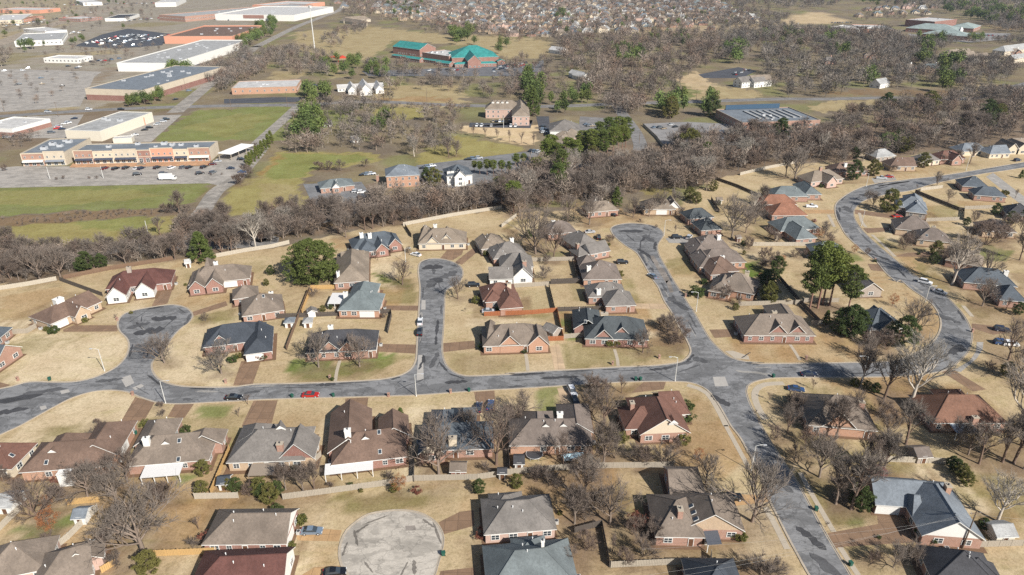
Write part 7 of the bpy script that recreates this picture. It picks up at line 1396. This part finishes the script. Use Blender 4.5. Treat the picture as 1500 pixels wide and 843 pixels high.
# ---------------------------------------------------------------- distant suburb
FARH = []
def far_house(i, rc, wc):
    r = random.Random(i*7+3); L, D, e = r.uniform(14, 19), r.uniform(10, 12), r.choice((3.2, 3.4, 5.2)); p = .7
    m = MB(); a, b = L/2, D/2; z = e
    m.add([(-a, -b, z), (a, -b, z), (a, b, z), (-a, b, z), (-a+b*.8, 0, z+p*b), (a-b*.8, 0, z+p*b)], [(0, 1, 5, 4), (1, 2, 5), (2, 3, 4, 5), (3, 0, 4)])
    gx = r.uniform(-a*.5, a*.5); gw = 3; m.add([(gx-gw, -b-1.6, z), (gx+gw, -b-1.6, z), (gx, -b-1.6, z+gw*.9), (gx, 0, z+gw*.9), (gx-gw, 0, z), (gx+gw, 0, z)], [(0, 2, 3, 4), (1, 5, 3, 2)])
    roof = m.mesh('far_roof', [R_(rc)])
    m = MB(); m.box(-a+.4, a-.4, -b+.4, b-.4, 0, z); m.box(gx-gw+.3, gx+gw-.3, -b-1.3, 0, 0, z); m.add([(gx-gw+.3, -b-1.3, z), (gx+gw-.3, -b-1.3, z), (gx, -b-1.3, z+gw*.8)], [(0, 1, 2)]); wall = m.mesh('far_wall', [W_(wc)])
    m = MB(); m.box(-.7, .7, -.6, .6, 0, z+p*b+1.2); chim = m.mesh('far_chimney', [W_('white' if i % 2 else 'brick')])
    FARH.append((roof, wall, chim, a, b, gx, rc, wc))
for i, (rc, wc) in enumerate((('grey', 'brick'), ('tan', 'cream'), ('greyblue', 'stone'), ('lightgrey', 'white'), ('greybrown', 'orange'), ('teal', 'tanbrick'), ('slate', 'cream'), ('taupe', 'pink'), ('grey', 'tanbrick'), ('greybrown', 'brick'), ('taupe', 'tanbrick'))): far_house(i, rc, wc)
CN = dict(grey='grey', tan='tan', greyblue='blue-grey', lightgrey='pale grey', greybrown='grey-brown', teal='teal', slate='slate', taupe='brown')
WN = dict(stone='stone', brick='brick', cream='cream', white='white', orange='orange brick', tanbrick='tan brick', pink='pink brick', yellow='yellow')
def put_far(x, y, rz, where, r, forms=None):
    roof, wall, chim, a, b, gx, rc, wc = r.choice(forms or FARH)
    t = thing('house', '%s-roofed house with %s walls %s' % (CN[rc], WN[wc], where), 'house', (x, y, 0), rz, '%s roofed houses with %s walls %s' % (CN[rc], WN[wc], where))
    obj('roof', roof, t); obj('wall', wall, t); obj('chimney', chim, t, (a*.5, b*.2, 0))
    for wx in (-a*.7, gx, a*.7): f = obj('window', WIN_ME, t, (wx, -b-1.32 if wx == gx else -b+.38, 1.7), 0, (1.5, 1, 1)); obj('pane', PANE_ME, f)
rf = random.Random(17); farpts = []
_pg = pts('A2 640,-20 1499,-60 A3 1000,-70 1130,-30 1250,60 1360,95 1380,120 1000,155 640,185 450,190 330,215 0,200 A2 1100,150 760,110 620,60')
_gg = [P(max(-400, a), b) for a, b in _pg]; _pp = [(p.x, p.y) for p in _gg]
y = min(p[1] for p in _pp)
row = 0
while y < max(p[1] for p in _pp):
    x = min(p[0] for p in _pp)+rf.uniform(0, 12); skew = rf.uniform(-.15, .15); face = 0 if row % 2 == 0 else math.pi
    while x < max(p[0] for p in _pp):
        yy = y+math.sin(x*.006)*14+rf.uniform(-4, 4)
        if inpoly(np.array([x]), np.array([yy]), _pp)[0]: farpts.append((x, yy, face+skew+rf.uniform(-.25, .25)+math.cos(x*.006)*.1))
        x += rf.uniform(20, 27)
    if row % 2 == 0:
        x0_, x1_ = min(p[0] for p in _pp), max(p[0] for p in _pp); ln = [Vector((xx, y-22+math.sin(xx*.006)*14)) for xx in np.arange(x0_, x1_, 20.)]; ln = [v for v in ln if inpoly(np.array([v.x]), np.array([v.y]), _pp)[0]]
        if len(ln) > 3: sm_ = MB(); strip(sm_, ln, -4.5, 4.5, -.05, .05+.002*row); struct(sm_.build('road', ROADL))
    y += 31 if row % 2 == 0 else 44; row += 1
farpts.sort(key=lambda p: p[1])
for p in farpts[:270]: put_far(*p, 'in the distant suburb at top centre', rf)
# the rest, beyond counting
mb_ = MB()
for x, y, rz in farpts[270:]:
    roof, wall, chim, a, b, gx, rc, wc = rf.choice(FARH); M = Matrix.Translation((x, y, 0)) @ Matrix.Rotation(rz, 4, 'Z')
    mi = FARH.index((roof, wall, chim, a, b, gx, rc, wc))
    mb_.add([M @ v.co for v in roof.vertices], [tuple(p.vertices) for p in roof.polygons], 2*mi); mb_.add([M @ v.co for v in wall.vertices], [tuple(p.vertices) for p in wall.polygons], 2*mi+1)
if mb_.v:
    o = mb_.build('distant_houses', [m for f in FARH for m in (R_(f[6]), W_(f[7]))]); o['kind'] = 'stuff'; tag(o, 'mass of house roofs farthest off at the top edge', 'houses')
for x, y in ((590, 95), (640, 60), (690, 90), (700, 55), (760, 80), (790, 55), (830, 80), (850, 50), (900, 75), (940, 50), (1000, 45), (960, 80), (735, 50), (880, 40)):
    q = G('A4', x, y); put_far(q.x, q.y, rf.uniform(-.3, .3), 'beyond the far school at top right', rf)
for x, y in ((470, 45), (560, 50), (640, 40), (720, 30), (430, 20), (600, 15), (1220, 20)):
    q = G('A2', x, y); put_far(q.x, q.y, rf.uniform(-.3, .3), 'near the far road at top', rf)
for x, y, lab in ((1310, 195, 'A3'), (1130, 165, 'A3'), (30, 130, 'A4'), (1440, 300, 'A4'), (1100, 320, 'A4'), (420, 350, 'A4'), (650, 320, 'A4'), (860, 390, 'A4'), (980, 400, 'A4'), (240, 165, 'A4')):
    q = G(lab, x, y); put_far(q.x, q.y, rf.uniform(-.4, .4), 'half hidden in the right-hand woods', rf)

# ---------------------------------------------------------------- each lot keeps its lawn in its own way; leaves lie under the trees
gx_, gy_ = gv[:, 0].astype(float), gv[:, 1].astype(float); rl = random.Random(3)
for lab, c, rad, W, rot, org in HOUSES:
    if org.y > 420: continue
    w0 = W[0]; L = (w0.L if w0.ax == 0 else w0.W); loc = np.abs(gx_-org.x)+np.abs(gy_-org.y) < 70
    X_, Y_ = gx_[loc]-org.x, gy_[loc]-org.y; u = rot[0][0]*X_+rot[0][1]*Y_; v = rot[1][0]*X_+rot[1][1]*Y_; colr = cc[loc, :3]
    for v0, v1 in ((-19, 0), (0, 17)):
        k = rl.choice('TTTmmdoobbtd'); s_ = rl.uniform(.2, .75); m = (np.abs(u) < L/2+4.5) & (v > v0) & (v < v1)
        a = np.clip(s_*(.8+.5*wob(X_, Y_, len(lab), 11)), 0, .85)[:, None]*(m & (colr[:, 0] > 1.12*colr[:, 1]))[:, None]
        if rl.random() < .35: a = a*(.75+.35*np.sign(np.sin(u*1.7)))[:, None]
        colr = colr*(1-a)+np.array(PAL[k])*a
    cc[loc, :3] = colr
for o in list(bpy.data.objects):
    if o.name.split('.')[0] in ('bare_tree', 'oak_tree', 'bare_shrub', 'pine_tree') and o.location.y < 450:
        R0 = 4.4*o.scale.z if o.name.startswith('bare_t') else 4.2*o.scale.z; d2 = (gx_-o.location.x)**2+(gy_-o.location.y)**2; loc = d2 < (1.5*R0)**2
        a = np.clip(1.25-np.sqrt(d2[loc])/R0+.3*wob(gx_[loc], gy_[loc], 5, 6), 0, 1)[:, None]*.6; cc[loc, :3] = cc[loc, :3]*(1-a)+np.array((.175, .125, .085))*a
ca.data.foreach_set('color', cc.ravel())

# ---------------------------------------------------------------- haze in the air
hz = MB(); hz.box(-9500, 9500, -3200, 14500, -1, CAM_H+4); m_, nt, b = newmat('haze'); nt.nodes.remove(b)
pv = nt.nodes.new('ShaderNodeVolumePrincipled'); pv.inputs['Color'].default_value = (.74, .84, 1.0, 1); pv.inputs['Density'].default_value = .00005; pv.inputs['Anisotropy'].default_value = .2
nt.links.new(pv.outputs[0], nt.nodes['Material Output'].inputs['Volume'])
hz_o = hz.build('haze', m_); hz_o['kind'] = 'stuff'; tag(hz_o, 'thin pale haze over the whole suburb', 'haze')

# ---------------------------------------------------------------- labels that single out one thing
ORD = ['leftmost', 'second', 'third', 'fourth', 'fifth', 'sixth', 'seventh']
bpy.context.view_layer.update()
def words(s): return len(s.split())
for lab, obs in list(LABELS.items()):
    if len(obs) == 1 or obs[0].get('group'): continue
    if len(obs) <= 7:
        obs.sort(key=lambda o: unproject(o.location.x, max(40, o.location.y))[0])
        n = len(obs)
        for i, o in enumerate(obs):
            pre = 'leftmost ' if i == 0 else 'rightmost ' if i == n-1 else 'middle ' if n == 3 else ORD[i]+'-from-left '
            o['label'] = pre+lab
    else:
        for o in obs: o['group'] = lab+' group'
for o in bpy.data.objects:
    l = o.get('label')
    if l and words(l) > 16: o['label'] = ' '.join(l.replace('spreading ', '').replace('in front of the', 'before the').split()[:16])
